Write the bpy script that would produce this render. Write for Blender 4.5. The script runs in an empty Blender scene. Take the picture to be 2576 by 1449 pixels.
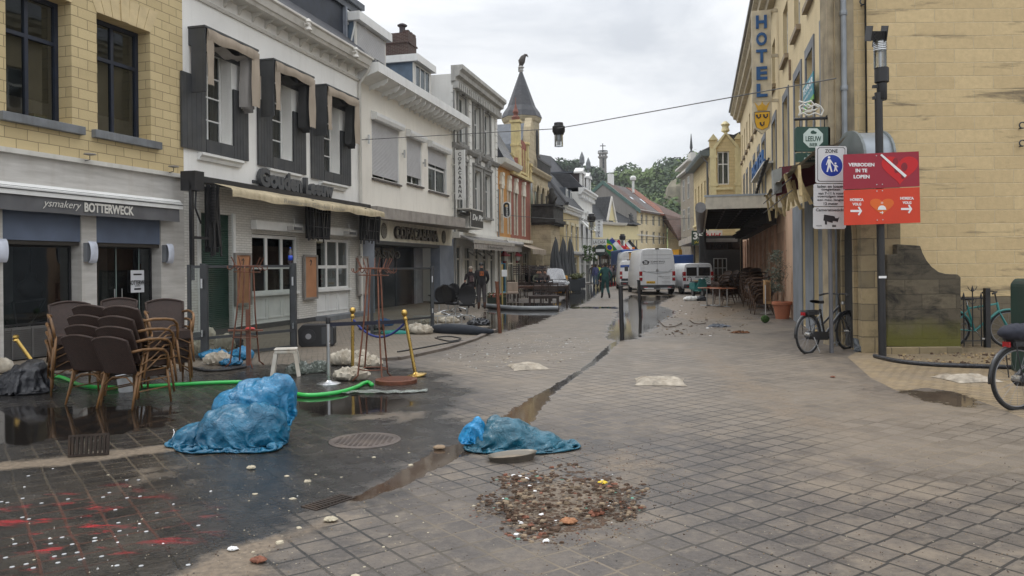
import bpy,bmesh,math,random
import numpy as np
from mathutils import Vector,Matrix,noise
R=math.radians
random.seed(7)
SC=bpy.context.scene
COL=SC.collection
# ---------------------------------------------------------------- camera
FPX,CX,HY,ROLL,CH=1950.0,1288.0,670.0,.010,1.65
cs,sn=math.cos(ROLL),math.sin(ROLL)
cam_d=bpy.data.cameras.new('camera');cam=bpy.data.objects.new('camera',cam_d);COL.objects.link(cam)
cam_d.sensor_width=36;cam_d.lens=36*FPX/2576;cam_d.shift_y=-(724.5-HY)/2576
cam_d.clip_start=.1;cam_d.clip_end=3000
cam.matrix_world=Matrix(((cs,sn,0,0),(0,0,-1,0),(-sn,cs,0,CH),(0,0,0,1)))
SC.camera=cam
# ---------------------------------------------------------------- sky, sun, exposure
W=bpy.data.worlds.new('World');SC.world=W;W.use_nodes=True
nt=W.node_tree;nt.nodes.clear()
def nn(t,ty,**k):
 n=t.nodes.new(ty)
 for a,b in k.items():setattr(n,a,b)
 return n
SUN_EL,SUN_AZ=58,-60
tc=nn(nt,'ShaderNodeTexCoord');sep=nn(nt,'ShaderNodeSeparateXYZ');nt.links.new(tc.outputs['Generated'],sep.inputs[0])
mp=nn(nt,'ShaderNodeMapping');mp.inputs['Scale'].default_value=(1.6,1.6,4.2);nt.links.new(tc.outputs['Generated'],mp.inputs[0])
nz=nn(nt,'ShaderNodeTexNoise');nz.inputs['Scale'].default_value=1.9;nz.inputs['Detail'].default_value=7;nz.inputs['Roughness'].default_value=.55
nz.inputs['Distortion'].default_value=.35;nt.links.new(mp.outputs[0],nz.inputs[0])
rp=nn(nt,'ShaderNodeValToRGB');rp.color_ramp.elements[0].position=.33;rp.color_ramp.elements[1].position=.56
rp.color_ramp.elements[0].color=(.66,.69,.735,1);rp.color_ramp.elements[1].color=(.93,.945,.965,1)
nt.links.new(nz.outputs[0],rp.inputs[0])
mr=nn(nt,'ShaderNodeMapRange');mr.inputs['From Min'].default_value=.28;mr.inputs['From Max'].default_value=1.0
mr.inputs['To Min'].default_value=1.0;mr.inputs['To Max'].default_value=2.5;nt.links.new(sep.outputs['Z'],mr.inputs[0])
vm=nn(nt,'ShaderNodeVectorMath',operation='SCALE');nt.links.new(rp.outputs[0],vm.inputs[0]);nt.links.new(mr.outputs[0],vm.inputs['Scale'])
sky=nn(nt,'ShaderNodeTexSky');sky.sky_type='NISHITA';sky.sun_disc=False;sky.sun_elevation=R(SUN_EL);sky.sun_rotation=R(SUN_AZ)
b1=nn(nt,'ShaderNodeBackground');b1.inputs[1].default_value=.10;nt.links.new(sky.outputs[0],b1.inputs[0])
b2=nn(nt,'ShaderNodeBackground');b2.inputs[1].default_value=1.0;nt.links.new(vm.outputs[0],b2.inputs[0])
mx=nn(nt,'ShaderNodeMixShader');mx.inputs[0].default_value=.93;nt.links.new(b1.outputs[0],mx.inputs[1]);nt.links.new(b2.outputs[0],mx.inputs[2])
wo=nn(nt,'ShaderNodeOutputWorld');nt.links.new(mx.outputs[0],wo.inputs[0])
sd=bpy.data.lights.new('sun','SUN');sd.energy=.8;sd.angle=R(20);sd.color=(1,.97,.92)
so=bpy.data.objects.new('sun',sd);COL.objects.link(so);so.rotation_euler=(R(90-SUN_EL),0,R(-SUN_AZ+180))
SC.view_settings.view_transform='Standard';SC.view_settings.look='None';SC.view_settings.gamma=1;SC.view_settings.exposure=0.16
# ---------------------------------------------------------------- measuring helpers: a photo pixel (2576 wide) to a real point
def ray(px,py):
 a=px-CX;b=HY-py
 return Vector(((a*cs+b*sn)/FPX,1,(-a*sn+b*cs)/FPX))
def gp(px,py,z=0.0):
 r=ray(px,py);t=(z-CH)/r.z
 return Vector((r.x*t,t,z))
def at(px,py,Y):
 r=ray(px,py);return Vector((r.x*Y,Y,CH+r.z*Y))
class Frame:
 """local x along the front (left to right as seen from the street), local -y towards the street"""
 def __init__(s,p0,p1):
  s.o=Vector((p0[0],p0[1],0));d=Vector((p1[0]-p0[0],p1[1]-p0[1],0));s.W=d.length;d.normalize();s.d=d
  s.y=Vector((-d.y,d.x,0));s.a=math.atan2(d.y,d.x)
 def l(s,px,py,y0=0.0):
  r=ray(px,py);c=Vector((0,0,CH));p=s.o+s.y*y0
  t=(p-c).dot(s.y)/r.dot(s.y);q=c+r*t-s.o
  return q.dot(s.d),q.z
 def lx(s,px,py=600,y0=0.0):return s.l(px,py,y0)[0]
 def lz(s,px,py,y0=0.0):return s.l(px,py,y0)[1]
 def w(s,x,y,z=0):return s.o+s.d*x+s.y*y+Vector((0,0,z))
# ---------------------------------------------------------------- materials
MATS={}
def sock(n,v,*names):
 for k in names:
  if k in n.inputs:n.inputs[k].default_value=v;return
def base(name):
 m=bpy.data.materials.new(name);m.use_nodes=True;t=m.node_tree;t.nodes.clear()
 o=nn(t,'ShaderNodeOutputMaterial');p=nn(t,'ShaderNodeBsdfPrincipled');t.links.new(p.outputs[0],o.inputs[0])
 return m,t,p,o
def c4(c):return(c[0],c[1],c[2],1)
def mixc(t,fac,a,b,blend='MIX'):
 n=nn(t,'ShaderNodeMix',data_type='RGBA',blend_type=blend,clamp_factor=True)
 for s_,v in((n.inputs[0],fac),(n.inputs[6],a),(n.inputs[7],b)):
  if hasattr(v,'links'):t.links.new(v,s_)
  elif isinstance(v,(int,float)):s_.default_value=v
  else:s_.default_value=c4(v)
 return n.outputs[2]
def noisen(t,vec,scale,detail=4,rough=.55,dist=0):
 n=nn(t,'ShaderNodeTexNoise');n.inputs['Scale'].default_value=scale;n.inputs['Detail'].default_value=detail
 n.inputs['Roughness'].default_value=rough;n.inputs['Distortion'].default_value=dist
 if vec is not None:t.links.new(vec,n.inputs[0])
 return n.outputs[0]
def ramp(t,v,a,b,ca=(0,0,0),cb=(1,1,1)):
 n=nn(t,'ShaderNodeValToRGB');e=n.color_ramp.elements;e[0].position=a;e[1].position=b;e[0].color=c4(ca);e[1].color=c4(cb)
 t.links.new(v,n.inputs[0]);return n.outputs[0]
def mth(t,op,a,b=None):
 n=nn(t,'ShaderNodeMath',operation=op)
 for s_,v in((n.inputs[0],a),(n.inputs[1],b)):
  if v is None:continue
  if hasattr(v,'links'):t.links.new(v,s_)
  else:s_.default_value=v
 return n.outputs[0]
def bumpn(t,p,h,strength=.3,dist=.01,prev=None):
 n=nn(t,'ShaderNodeBump');n.inputs['Strength'].default_value=strength;n.inputs['Distance'].default_value=dist
 t.links.new(h,n.inputs['Height'])
 if prev is not None:t.links.new(prev,n.inputs['Normal'])
 t.links.new(n.outputs[0],p.inputs['Normal']);return n.outputs[0]
def mapn(t,sc=(1,1,1),coord='Object',rot=(0,0,0)):
 c=nn(t,'ShaderNodeTexCoord');m=nn(t,'ShaderNodeMapping');m.inputs['Scale'].default_value=sc;m.inputs['Rotation'].default_value=rot
 t.links.new(c.outputs[coord],m.inputs[0]);return m.outputs[0]
def M(name,col,rough=.7,metal=0,var=.18,sc=3.0,bump=.15,bsc=60,bd=.004,spec=.5,col2=None,grime=0,stretch=1,coat=0,trans=0,gcol=(.06,.05,.04)):
 """plain surface with uneven colour, fine relief and optional streaky grime"""
 if name in MATS:return MATS[name]
 m,t,p,o=base(name);v=mapn(t,(1,1,stretch))
 c2=col2 or tuple(min(1,x*(1+var))for x in col);c1=tuple(x*(1-var)for x in col)
 out=mixc(t,ramp(t,noisen(t,v,sc,5),.3,.7),c1,c2)
 if grime:
  g=noisen(t,mapn(t,(2.3,2.3,.35)),1.6,6,.65);g=ramp(t,g,.5,.78)
  out=mixc(t,mth(t,'MULTIPLY',g,grime),out,gcol)
 t.links.new(out,p.inputs['Base Color'])
 rn=mth(t,'ADD',mth(t,'MULTIPLY',noisen(t,v,sc*4,3),.25),rough-.12);t.links.new(rn,p.inputs['Roughness'])
 sock(p,metal,'Metallic');sock(p,spec,'Specular IOR Level','Specular');sock(p,coat,'Coat Weight');sock(p,trans,'Transmission Weight')
 if bump:bumpn(t,p,noisen(t,v,bsc,4),bump,bd)
 MATS[name]=m;return m
def Mbrick(name,c1,c2,mortar,bw,bh,ms=.006,rough=.85,bump=.5,off=.5,var=.3,stain=.35,scol=(.05,.045,.035),ssc=.5,msm=.2,moss=None,smap=(1,1,2.0),sth=(.52,.74)):
 """coursed masonry / tiles mapped on real metres: x+y along the wall, z up"""
 if name in MATS:return MATS[name]
 m,t,p,o=base(name);c=nn(t,'ShaderNodeTexCoord');s=nn(t,'ShaderNodeSeparateXYZ');t.links.new(c.outputs['Object'],s.inputs[0])
 xy=mth(t,'ADD',s.outputs[0],s.outputs[1]);cb=nn(t,'ShaderNodeCombineXYZ');t.links.new(xy,cb.inputs[0]);t.links.new(s.outputs[2],cb.inputs[1])
 wob=noisen(t,c.outputs['Object'],3,2);wv=nn(t,'ShaderNodeVectorMath',operation='ADD');t.links.new(cb.outputs[0],wv.inputs[0])
 wn=nn(t,'ShaderNodeCombineXYZ');t.links.new(mth(t,'MULTIPLY',wob,.03),wn.inputs[0]);t.links.new(mth(t,'MULTIPLY',wob,.02),wn.inputs[1]);t.links.new(wn.outputs[0],wv.inputs[1])
 b=nn(t,'ShaderNodeTexBrick');b.inputs['Scale'].default_value=1;b.inputs['Brick Width'].default_value=bw;b.inputs['Row Height'].default_value=bh
 b.inputs['Mortar Size'].default_value=ms;b.inputs['Mortar Smooth'].default_value=msm;b.inputs['Bias'].default_value=0;b.offset=off
 b.inputs['Color1'].default_value=c4(c1);b.inputs['Color2'].default_value=c4(c2);b.inputs['Mortar'].default_value=c4(mortar)
 t.links.new(wv.outputs[0],b.inputs[0])
 v=c.outputs['Object']
 col=mixc(t,mth(t,'MULTIPLY',ramp(t,noisen(t,v,9,5),.35,.7),var),b.outputs[0],tuple(x*.62 for x in c1))
 if stain:
  g=ramp(t,noisen(t,mapn(t,smap),ssc,8,.68,.4),*sth);col=mixc(t,mth(t,'MULTIPLY',g,stain),col,scol)
 if moss:
  zz=nn(t,'ShaderNodeMapRange');t.links.new(s.outputs[2],zz.inputs[0]);zz.inputs[1].default_value=moss[0];zz.inputs[2].default_value=moss[1];zz.inputs[3].default_value=1;zz.inputs[4].default_value=0
  f=ramp(t,mth(t,'ADD',mth(t,'MULTIPLY',zz.outputs[0],.75),mth(t,'MULTIPLY',noisen(t,v,2.2,6,.7),.6)),.62,.95);col=mixc(t,f,col,moss[2])
 t.links.new(col,p.inputs['Base Color']);sock(p,rough,'Roughness')
 inv=mth(t,'SUBTRACT',1,b.outputs['Fac']);h=mth(t,'ADD',mth(t,'MULTIPLY',inv,.6),mth(t,'MULTIPLY',noisen(t,v,22,5),.5))
 bumpn(t,p,h,bump,.02);MATS[name]=m;return m
def Mglass(name='glass',tint=(.5,.55,.55),refl=.5,rough=.02):
 if name in MATS:return MATS[name]
 m,t,p,o=base(name);t.nodes.remove(p)
 tr=nn(t,'ShaderNodeBsdfTransparent');tr.inputs[0].default_value=c4(tint);gl=nn(t,'ShaderNodeBsdfGlossy');gl.inputs['Roughness'].default_value=rough
 gl.inputs['Color'].default_value=(.85,.9,.92,1)
 fr=nn(t,'ShaderNodeFresnel');fr.inputs[0].default_value=1.5;f=mth(t,'ADD',mth(t,'MULTIPLY',fr.outputs[0],refl*1.6),refl*.06)
 mxs=nn(t,'ShaderNodeMixShader');t.links.new(f,mxs.inputs[0]);t.links.new(tr.outputs[0],mxs.inputs[1]);t.links.new(gl.outputs[0],mxs.inputs[2])
 bp=nn(t,'ShaderNodeBump');bp.inputs['Strength'].default_value=.04;bp.inputs['Distance'].default_value=.02;t.links.new(noisen(t,mapn(t),1.5,2),bp.inputs['Height']);t.links.new(bp.outputs[0],gl.inputs['Normal'])
 t.links.new(mxs.outputs[0],o.inputs[0]);MATS[name]=m;return m
def Mtiles(name,c1,c2,w=.24,h=.3,rough=.7):
 return Mbrick(name,c1,c2,tuple(x*.25 for x in c1),w,h,.018,rough,1.0,0,.5,.5,(.05,.05,.045),.8,.6)
# ---------------------------------------------------------------- mesh builder
class MB:
 def __init__(s):s.v=[];s.f=[];s.mi=[];s.m=0;s.T=None
 def add(s,vs,fs):
  n=len(s.v)
  for p in vs:
   p=Vector(p)
   if s.T is not None:p=s.T@p
   s.v.append(p)
  for f in fs:s.f.append([n+i for i in f]);s.mi.append(s.m)
  return s
 def q(s,a,b,c,d):return s.add([a,b,c,d],[(0,1,2,3)])
 def box(s,x0,x1,y0,y1,z0,z1):
  if x0>x1:x0,x1=x1,x0
  if y0>y1:y0,y1=y1,y0
  if z0>z1:z0,z1=z1,z0
  return s.add([(x0,y0,z0),(x1,y0,z0),(x1,y1,z0),(x0,y1,z0),(x0,y0,z1),(x1,y0,z1),(x1,y1,z1),(x0,y1,z1)],
[(3,2,1,0),(4,5,6,7),(0,1,5,4),(1,2,6,5),(2,3,7,6),(3,0,4,7)])
 def beam(s,a,b,w,h=None,up=(0,0,1)):
  a=Vector(a);b=Vector(b);d=(b-a).normalized();h=w if h is None else h;u=Vector(up)
  if abs(d.dot(u))>.98:u=Vector((0,1,0))
  x=d.cross(u).normalized();z=x.cross(d);vs=[]
  for p in(a,b):
   for i,j in((-1,-1),(1,-1),(1,1),(-1,1)):vs.append(p+x*(i*w/2)+z*(j*h/2))
  return s.add(vs,[(0,1,2,3),(7,6,5,4),(0,4,5,1),(1,5,6,2),(2,6,7,3),(3,7,4,0)])
 def prism(s,poly,a,b,ax='y'):
  """poly of 2-D points; ax='y': (x,z) extruded y a..b; 'x': (y,z) along x; 'z': (x,y) along z"""
  n=len(poly)
  def P(p,t):return{'y':(p[0],t,p[1]),'x':(t,p[0],p[1]),'z':(p[0],p[1],t)}[ax]
  return s.add([P(p,a)for p in poly]+[P(p,b)for p in poly],
[tuple(range(n)),tuple(range(2*n-1,n-1,-1))]+[((i+1)%n,i,i+n,(i+1)%n+n)for i in range(n)])
 def tube(s,pts,r,n=8,cap=True,closed=False):
  pts=[Vector(p)for p in pts];k=len(pts);rs=r if isinstance(r,(list,tuple))else[r]*k;vs=[];prev=None
  for i,p in enumerate(pts):
   if closed:d=pts[(i+1)%k]-pts[i-1]
   else:d=pts[min(i+1,k-1)]-pts[max(i-1,0)]
   d=d.normalized()if d.length>1e-9 else Vector((0,0,1))
   if prev is None:
    u=Vector((0,0,1))if abs(d.z)<.9 else Vector((1,0,0));x=d.cross(u).normalized()
   else:x=(prev-d*prev.dot(d));x=x.normalized()if x.length>1e-6 else d.orthogonal().normalized()
   prev=x;y=d.cross(x)
   for j in range(n):t=2*math.pi*j/n;vs.append(p+(x*math.cos(t)+y*math.sin(t))*rs[i])
  fs=[]
  for i in range(k if closed else k-1):
   for j in range(n):a=i*n+j;b=i*n+(j+1)%n;c=((i+1)%k)*n;fs.append((a,b,c+(j+1)%n,c+j))
  if cap and not closed:fs.append(tuple(range(n-1,-1,-1)));fs.append(tuple((k-1)*n+j for j in range(n)))
  return s.add(vs,fs)
 def lathe(s,prof,c=(0,0,0),n=16,sx=1,sy=1):
  vs=[];fs=[];k=len(prof)
  for r,z in prof:
   for j in range(n):t=2*math.pi*j/n;vs.append((c[0]+r*math.cos(t)*sx,c[1]+r*math.sin(t)*sy,c[2]+z))
  for i in range(k-1):
   for j in range(n):a=i*n;b=(i+1)*n;fs.append((a+j,a+(j+1)%n,b+(j+1)%n,b+j))
  fs.append(tuple(range(n-1,-1,-1)));fs.append(tuple((k-1)*n+j for j in range(n)))
  return s.add(vs,fs)
 def grid(s,fn,nu,nv,closed_u=False):
  vs=[fn(i/nu,j/nv)for j in range(nv+1)for i in range(nu+(0 if closed_u else 1))];w=nu if closed_u else nu+1
  return s.add(vs,[(j*w+i,j*w+(i+1)%w,(j+1)*w+(i+1)%w,(j+1)*w+i)for j in range(nv)for i in range(nu)])
 def build(s,name,mat,parent=None,smooth=False,bevel=0,loc=None,rz=0):
  me=bpy.data.meshes.new(name);me.from_pydata([tuple(p)for p in s.v],[],s.f)
  for mm in(mat if isinstance(mat,(list,tuple))else[mat]):me.materials.append(mm)
  if isinstance(mat,(list,tuple)):me.polygons.foreach_set('material_index',s.mi)
  if smooth is True:me.polygons.foreach_set('use_smooth',[True]*len(me.polygons))
  elif smooth:me.polygons.foreach_set('use_smooth',[True]*len(me.polygons));me.set_sharp_from_angle(angle=R(smooth))
  me.update();o=bpy.data.objects.new(name,me);COL.objects.link(o)
  if parent is not None:o.parent=parent
  if loc is not None:o.location=loc
  if rz:o.rotation_euler=(0,0,rz)
  if bevel:
   b=o.modifiers.new('bevel','BEVEL');b.width=bevel;b.segments=2;b.limit_method='ANGLE'
  return o
def tag(o,label=None,cat=None,group=None,kind=None):
 if label:o['label']=label
 if cat:o['category']=cat
 if group:o['group']=group
 if kind:o['kind']=kind
 return o
def thing(name,label,cat,loc=(0,0,0),rz=0,group=None,fr=None):
 o=bpy.data.objects.new(name,None);COL.objects.link(o);o.empty_display_size=.1
 if fr is not None:o.location=fr.o;o.rotation_euler=(0,0,fr.a)
 else:o.location=loc;o.rotation_euler=(0,0,rz)
 return tag(o,label,cat,group)
def dup(root,loc=None,rz=None,label=None,group=None):
 r=root.copy();COL.objects.link(r)
 if loc is not None:r.location=loc
 if rz is not None:r.rotation_euler=(root.rotation_euler[0],root.rotation_euler[1],rz)
 if label:r['label']=label
 if group:r['group']=group
 for ch in list(root.children):
  c=ch.copy();COL.objects.link(c);c.parent=r
  for g in ch.children:d=g.copy();COL.objects.link(d);d.parent=c
 return r
def text(name,s,x0,x1,z0,z1,y,mat,parent,depth=.01,bold=0.0,keep=False,shear=0):
 """lettering as real relief on a plane facing local -y, fitted to the box x0..x1, z0..z1"""
 cu=bpy.data.curves.new(name,'FONT');cu.body=s;cu.extrude=.05;cu.offset=bold;cu.shear=shear;cu.resolution_u=3
 o=bpy.data.objects.new(name,cu);COL.objects.link(o);bpy.context.view_layer.update()
 me=bpy.data.meshes.new_from_object(o.evaluated_get(bpy.context.evaluated_depsgraph_get()));bpy.data.objects.remove(o);bpy.data.curves.remove(cu)
 n=len(me.vertices);co=np.zeros(n*3);me.vertices.foreach_get('co',co);co=co.reshape(-1,3)
 mn=co.min(0);mx_=co.max(0);sx=(x1-x0)/(mx_[0]-mn[0]);sz=(z1-z0)/(mx_[1]-mn[1])
 if keep:sx=sz=min(sx,sz);x0=(x0+x1)/2-sx*(mx_[0]-mn[0])/2
 X=x0+(co[:,0]-mn[0])*sx;Z=z0+(co[:,1]-mn[1])*sz;Yv=y-(co[:,2]-mn[2])/.1*depth
 me.vertices.foreach_set('co',np.stack([X,Yv,Z],1).ravel());me.name=name;me.materials.clear();me.materials.append(mat);me.update()
 b=bpy.data.objects.new(name,me);COL.objects.link(b);b.parent=parent;return b
def smooth_noise(p,s=1.0):return noise.noise(Vector(p)*s)
# ---------------------------------------------------------------- ground: one paved sheet, stains and puddles as measured patches
def sd_poly(px,py,poly):
 """signed distance (metres, negative inside) of points to a polygon"""
 P=np.array(poly);d=np.full(px.shape,1e9);ins=np.zeros(px.shape,bool);n=len(P)
 for i in range(n):
  a=P[i];b=P[(i+1)%n];e=b-a;wx=px-a[0];wy=py-a[1];t=np.clip((wx*e[0]+wy*e[1])/max(e.dot(e),1e-9),0,1)
  d=np.minimum(d,np.hypot(wx-t*e[0],wy-t*e[1]));c=((a[1]<=py)&(b[1]>py))|((b[1]<=py)&(a[1]>py))
  with np.errstate(divide='ignore',invalid='ignore'):xi=a[0]+(py-a[1])/(b[1]-a[1])*e[0]
  ins^=c&(px<xi)
 return np.where(ins,-d,d)
def G2(pts):return[tuple(gp(*p).xy)for p in pts]
def make_ground():
 xs=np.concatenate([[-400,-120,-50,-25,-17],np.arange(-13,15.01,.08),[17,25,50,120,400]])
 ys=[-30,-5,1,2.6]
 while ys[-1]<130:ys.append(ys[-1]*1.011)
 ys=np.array(ys+[180,300,700]);X,Y=np.meshgrid(xs,ys);nx,ny=len(xs),len(ys);X=X.ravel();Y=Y.ravel()
 co=np.stack([X,Y,np.zeros_like(X)],1);i=np.arange(nx-1);j=np.arange(ny-1);I,J=np.meshgrid(i,j);a=(J*nx+I).ravel()
 fc=np.stack([a,a+1,a+nx+1,a+nx],1);me=bpy.data.meshes.new('ground');me.vertices.add(len(co));me.vertices.foreach_set('co',co.ravel())
 me.loops.add(fc.size);me.loops.foreach_set('vertex_index',fc.ravel());me.polygons.add(len(fc));me.polygons.foreach_set('loop_start',np.arange(0,fc.size,4));me.polygons.foreach_set('loop_total',np.full(len(fc),4));me.update(calc_edges=True)
 def soft(polys,w):
  """w: edge softness in metres; 1 inside, 0 outside, .5 on the outline"""
  out=np.zeros_like(X)
  for p in polys:out=np.maximum(out,np.clip(.5-sd_poly(X,Y,G2(p))/w,0,1))
  return out
 chan=[(1545,856),(1508,885),(1482,911),(1451,933),(1419,951),(1391,968),(1345,994),(1310,1012),(1240,1060),(1180,1105),(1100,1128),(1040,1165),(990,1195),(915,1236),(860,1262),(905,1262),(960,1243),(1040,1215),(1100,1184),(1170,1152),(1230,1110),(1330,1074),(1352,1052),(1385,1006),(1414,977),(1445,954),(1465,939),(1500,916),(1531,891),(1563,856)]
 wetp=[[(1215,800),(1228,842),(1262,836),(1302,827),(1356,810),(1405,790),(1425,778),(1470,764),(1500,742),(1520,726),(1560,715),(1470,716),(1430,730),(1420,752),(1400,762),(1270,762),(1222,772)],
[(1528,848),(1537,819),(1554,790),(1568,756),(1585,742),(1614,744),(1700,743),(1654,767),(1700,783),(1672,805),(1637,830),(1594,853),(1563,857),(1540,857)],
[(1408,771),(1560,772),(1560,777),(1408,776)],
[(-40,1020),(130,1022),(300,1030),(430,1022),(440,1060),(300,1090),(120,1110),(-40,1120)],[(700,1000),(900,995),(1000,1000),(1060,1012),(960,1040),(820,1045),(730,1030)],
[(2285,982),(2330,984),(2400,986),(2465,1010),(2450,1024),(2380,1019),(2310,1003)]]
 wet=soft(wetp,.9);ch=soft([chan],.22)
 mud=np.clip(soft([[(1330,990),(1400,990),(1400,1090),(1150,1130),(1150,1250),(860,1290),(860,1180),(1150,1050)],wetp[-1]],.6),0,1)
 damp=soft([[(-400,960),(350,930),(800,910),(1120,935),(1190,1020),(1150,1130),(1040,1170),(880,1262),(820,1330),(560,1460),(-400,1800)]],1.8)
 sand=soft([[(880,1262),(850,1300),(740,1335),(600,1362),(520,1400),(430,1460),(730,1460),(640,1405),(700,1385),(780,1345),(840,1310),(900,1275)],[(-60,1165),(150,1150),(280,1132),(420,1118),(560,1105),(560,1122),(400,1140),(250,1158),(140,1175),(-60,1190)],
[(1650,752),(1700,748),(1800,752),(1900,770),(1820,800),(1740,806),(1690,795),(1640,768)],[(1290,1225),(1420,1205),(1530,1220),(1530,1260),(1480,1300),(1350,1310),(1270,1270)],
],.35)
 sand=np.maximum(sand,.58*soft([[(1440,1130),(1620,1120),(1720,1160),(1640,1240),(1540,1300),(1560,1360),(1400,1380),(1180,1340),(1240,1260),(1460,1190)],[(270,1175),(420,1165),(530,1190),(520,1225),(400,1240),(280,1215)],[(840,1020),(1120,1030),(1090,1075),(850,1065)],[(1690,860),(1830,890),(2050,1010),(2200,1100),(1980,1080),(1800,990)],[(2110,905),(2240,990),(2400,1060),(2250,1050),(2080,930)]],.7))
 beige=soft([[(1235,838),(1060,905),(1080,930),(1260,985),(1200,1050),(1500,1020),(1900,1100),(2300,1200),(2800,1250),(2800,1020),(2480,1012),(2240,985),(2130,905),(2000,880),(1800,700),(1560,700)]],2.2)
 yel=soft([[(2132,898),(2190,950),(2260,985),(2330,975),(2400,985),(2500,1022),(2600,1062),(2900,1120),(3300,900),(2600,860),(2200,860)]],.12)
 terr=soft([[(1244,834),(1190,856),(1110,880),(1000,905),(930,905),(840,905),(700,930),(480,945),(200,940),(-300,950),(-300,700),(1244,700)]],.12)
 red=soft([[(-60,1300),(100,1250),(330,1225),(380,1260),(500,1290),(500,1360),(340,1385),(140,1460),(-60,1460)]],1.0)
 for nm,r,g,b in(('m1',wet,ch,mud),('m2',damp,sand,beige),('m3',yel,terr,red)):
  at_=me.color_attributes.new(nm,'FLOAT_COLOR','POINT');at_.data.foreach_set('color',np.stack([r,g,b,np.ones_like(r)],1).astype(np.float32).ravel())
 m,t,p,o=base('street_paving');c=nn(t,'ShaderNodeTexCoord');v=c.outputs['Object']
 def attr(n):
  a=nn(t,'ShaderNodeAttribute',attribute_name=n);s=nn(t,'ShaderNodeSeparateColor');t.links.new(a.outputs['Color'],s.inputs[0]);return s.outputs
 m1,m2,m3=attr('m1'),attr('m2'),attr('m3')
 n1=noisen(t,v,.9,11,.7);n2=noisen(t,v,3.5,6,.65);n3=noisen(t,v,26,5,.6);n4=noisen(t,v,.35,4,.5)
 def thr(mk,nz_,amp,lo=.42,hi=.58):return ramp(t,mth(t,'ADD',mk,mth(t,'MULTIPLY',mth(t,'SUBTRACT',nz_,.5),amp)),lo,hi)
 wv=nn(t,'ShaderNodeVectorMath',operation='ADD');t.links.new(v,wv.inputs[0]);wc=nn(t,'ShaderNodeTexNoise');wc.inputs['Scale'].default_value=1.1;t.links.new(v,wc.inputs[0])
 sc_=nn(t,'ShaderNodeVectorMath',operation='SCALE');t.links.new(wc.outputs[1],sc_.inputs[0]);sc_.inputs['Scale'].default_value=.06;t.links.new(sc_.outputs[0],wv.inputs[1])
 def brick(rot,w,h,ms,off,bias=0):
  mp_=nn(t,'ShaderNodeMapping');mp_.inputs['Rotation'].default_value=(0,0,R(rot));t.links.new(wv.outputs[0],mp_.inputs[0]);b=nn(t,'ShaderNodeTexBrick');b.offset=off
  for k,x in(('Scale',1),('Brick Width',w),('Row Height',h),('Mortar Size',ms),('Mortar Smooth',.12),('Bias',bias)):b.inputs[k].default_value=x
  b.inputs['Color1'].default_value=(.0,.0,.0,1);b.inputs['Color2'].default_value=(1,1,1,1);b.inputs['Mortar'].default_value=(.5,.5,.5,1);t.links.new(mp_.outputs[0],b.inputs[0]);return b
 bA=brick(54.2,.205,.21,.0095,.07);bB=brick(-14,.205,.10,.007,.5)
 fine=mth(t,'MAXIMUM',m3[0],m3[1]);fineb=ramp(t,fine,.45,.55)
 joint=mth(t,'ADD',mth(t,'MULTIPLY',bA.outputs['Fac'],mth(t,'SUBTRACT',1,fineb)),mth(t,'MULTIPLY',bB.outputs['Fac'],fineb))
 var=mixc(t,fineb,bA.outputs['Color'],bB.outputs['Color'])
 tile=mixc(t,var,(.046,.039,.035),(.092,.077,.066));tile=mixc(t,mth(t,'MULTIPLY',ramp(t,n3,.35,.7),.4),tile,(.15,.13,.115))
 dk=mixc(t,var,(.009,.0095,.011),(.021,.0205,.021));wd=mth(t,'MAXIMUM',thr(m2[0],n1,1.6,.36,.60),mth(t,'MULTIPLY',ramp(t,noisen(t,v,.8,10,.72),.56,.66),.45));tile=mixc(t,wd,tile,dk)
 bg=mixc(t,var,(.14,.116,.09),(.20,.167,.132));bgf=mth(t,'MULTIPLY',thr(m2[2],n1,.9,.3,.75),mth(t,'SUBTRACT',1,mth(t,'MULTIPLY',wd,.9)));tile=mixc(t,mth(t,'MULTIPLY',bgf,.9),tile,bg)
 tile=mixc(t,ramp(t,m3[0],.45,.55),tile,mixc(t,var,(.27,.20,.115),(.33,.25,.15)))
 tile=mixc(t,mth(t,'MULTIPLY',ramp(t,m3[1],.45,.55),mth(t,'SUBTRACT',1,mth(t,'MULTIPLY',wd,.75))),tile,mixc(t,var,(.17,.14,.105),(.23,.19,.145)))
 n5=noisen(t,v,75,3,.7);tile=mixc(t,mth(t,'MULTIPLY',ramp(t,n5,.50,.62),.45),tile,(.035,.03,.027));tile=mixc(t,mth(t,'MULTIPLY',ramp(t,noisen(t,v,7,8,.75),.55,.62),.35),tile,mixc(t,wd,(.23,.19,.14),(.06,.054,.047)));tile=mixc(t,mth(t,'MULTIPLY',ramp(t,n2,.42,.66),.42),tile,mixc(t,wd,(.17,.142,.112),(.036,.032,.028)))
 dust=mth(t,'MULTIPLY',ramp(t,noisen(t,mapn(t,(1,1,1)),.55,11,.76),.5,.62),mth(t,'SUBTRACT',.75,mth(t,'MULTIPLY',wd,.62)));tile=mixc(t,dust,tile,(.205,.165,.122))
 sj=mth(t,'ADD',mth(t,'MULTIPLY',ramp(t,n4,.46,.60),.75),mth(t,'MULTIPLY',bgf,.08));sj=mth(t,'MULTIPLY',sj,mth(t,'SUBTRACT',1,mth(t,'MULTIPLY',wd,.45)))
 jc=mixc(t,sj,(.014,.013,.012),(.225,.18,.128));jc=mixc(t,mth(t,'MULTIPLY',ramp(t,m3[2],.3,.8),.22),jc,(.30,.09,.06))
 col=mixc(t,mth(t,'MULTIPLY',joint,.92),tile,jc)
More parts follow.
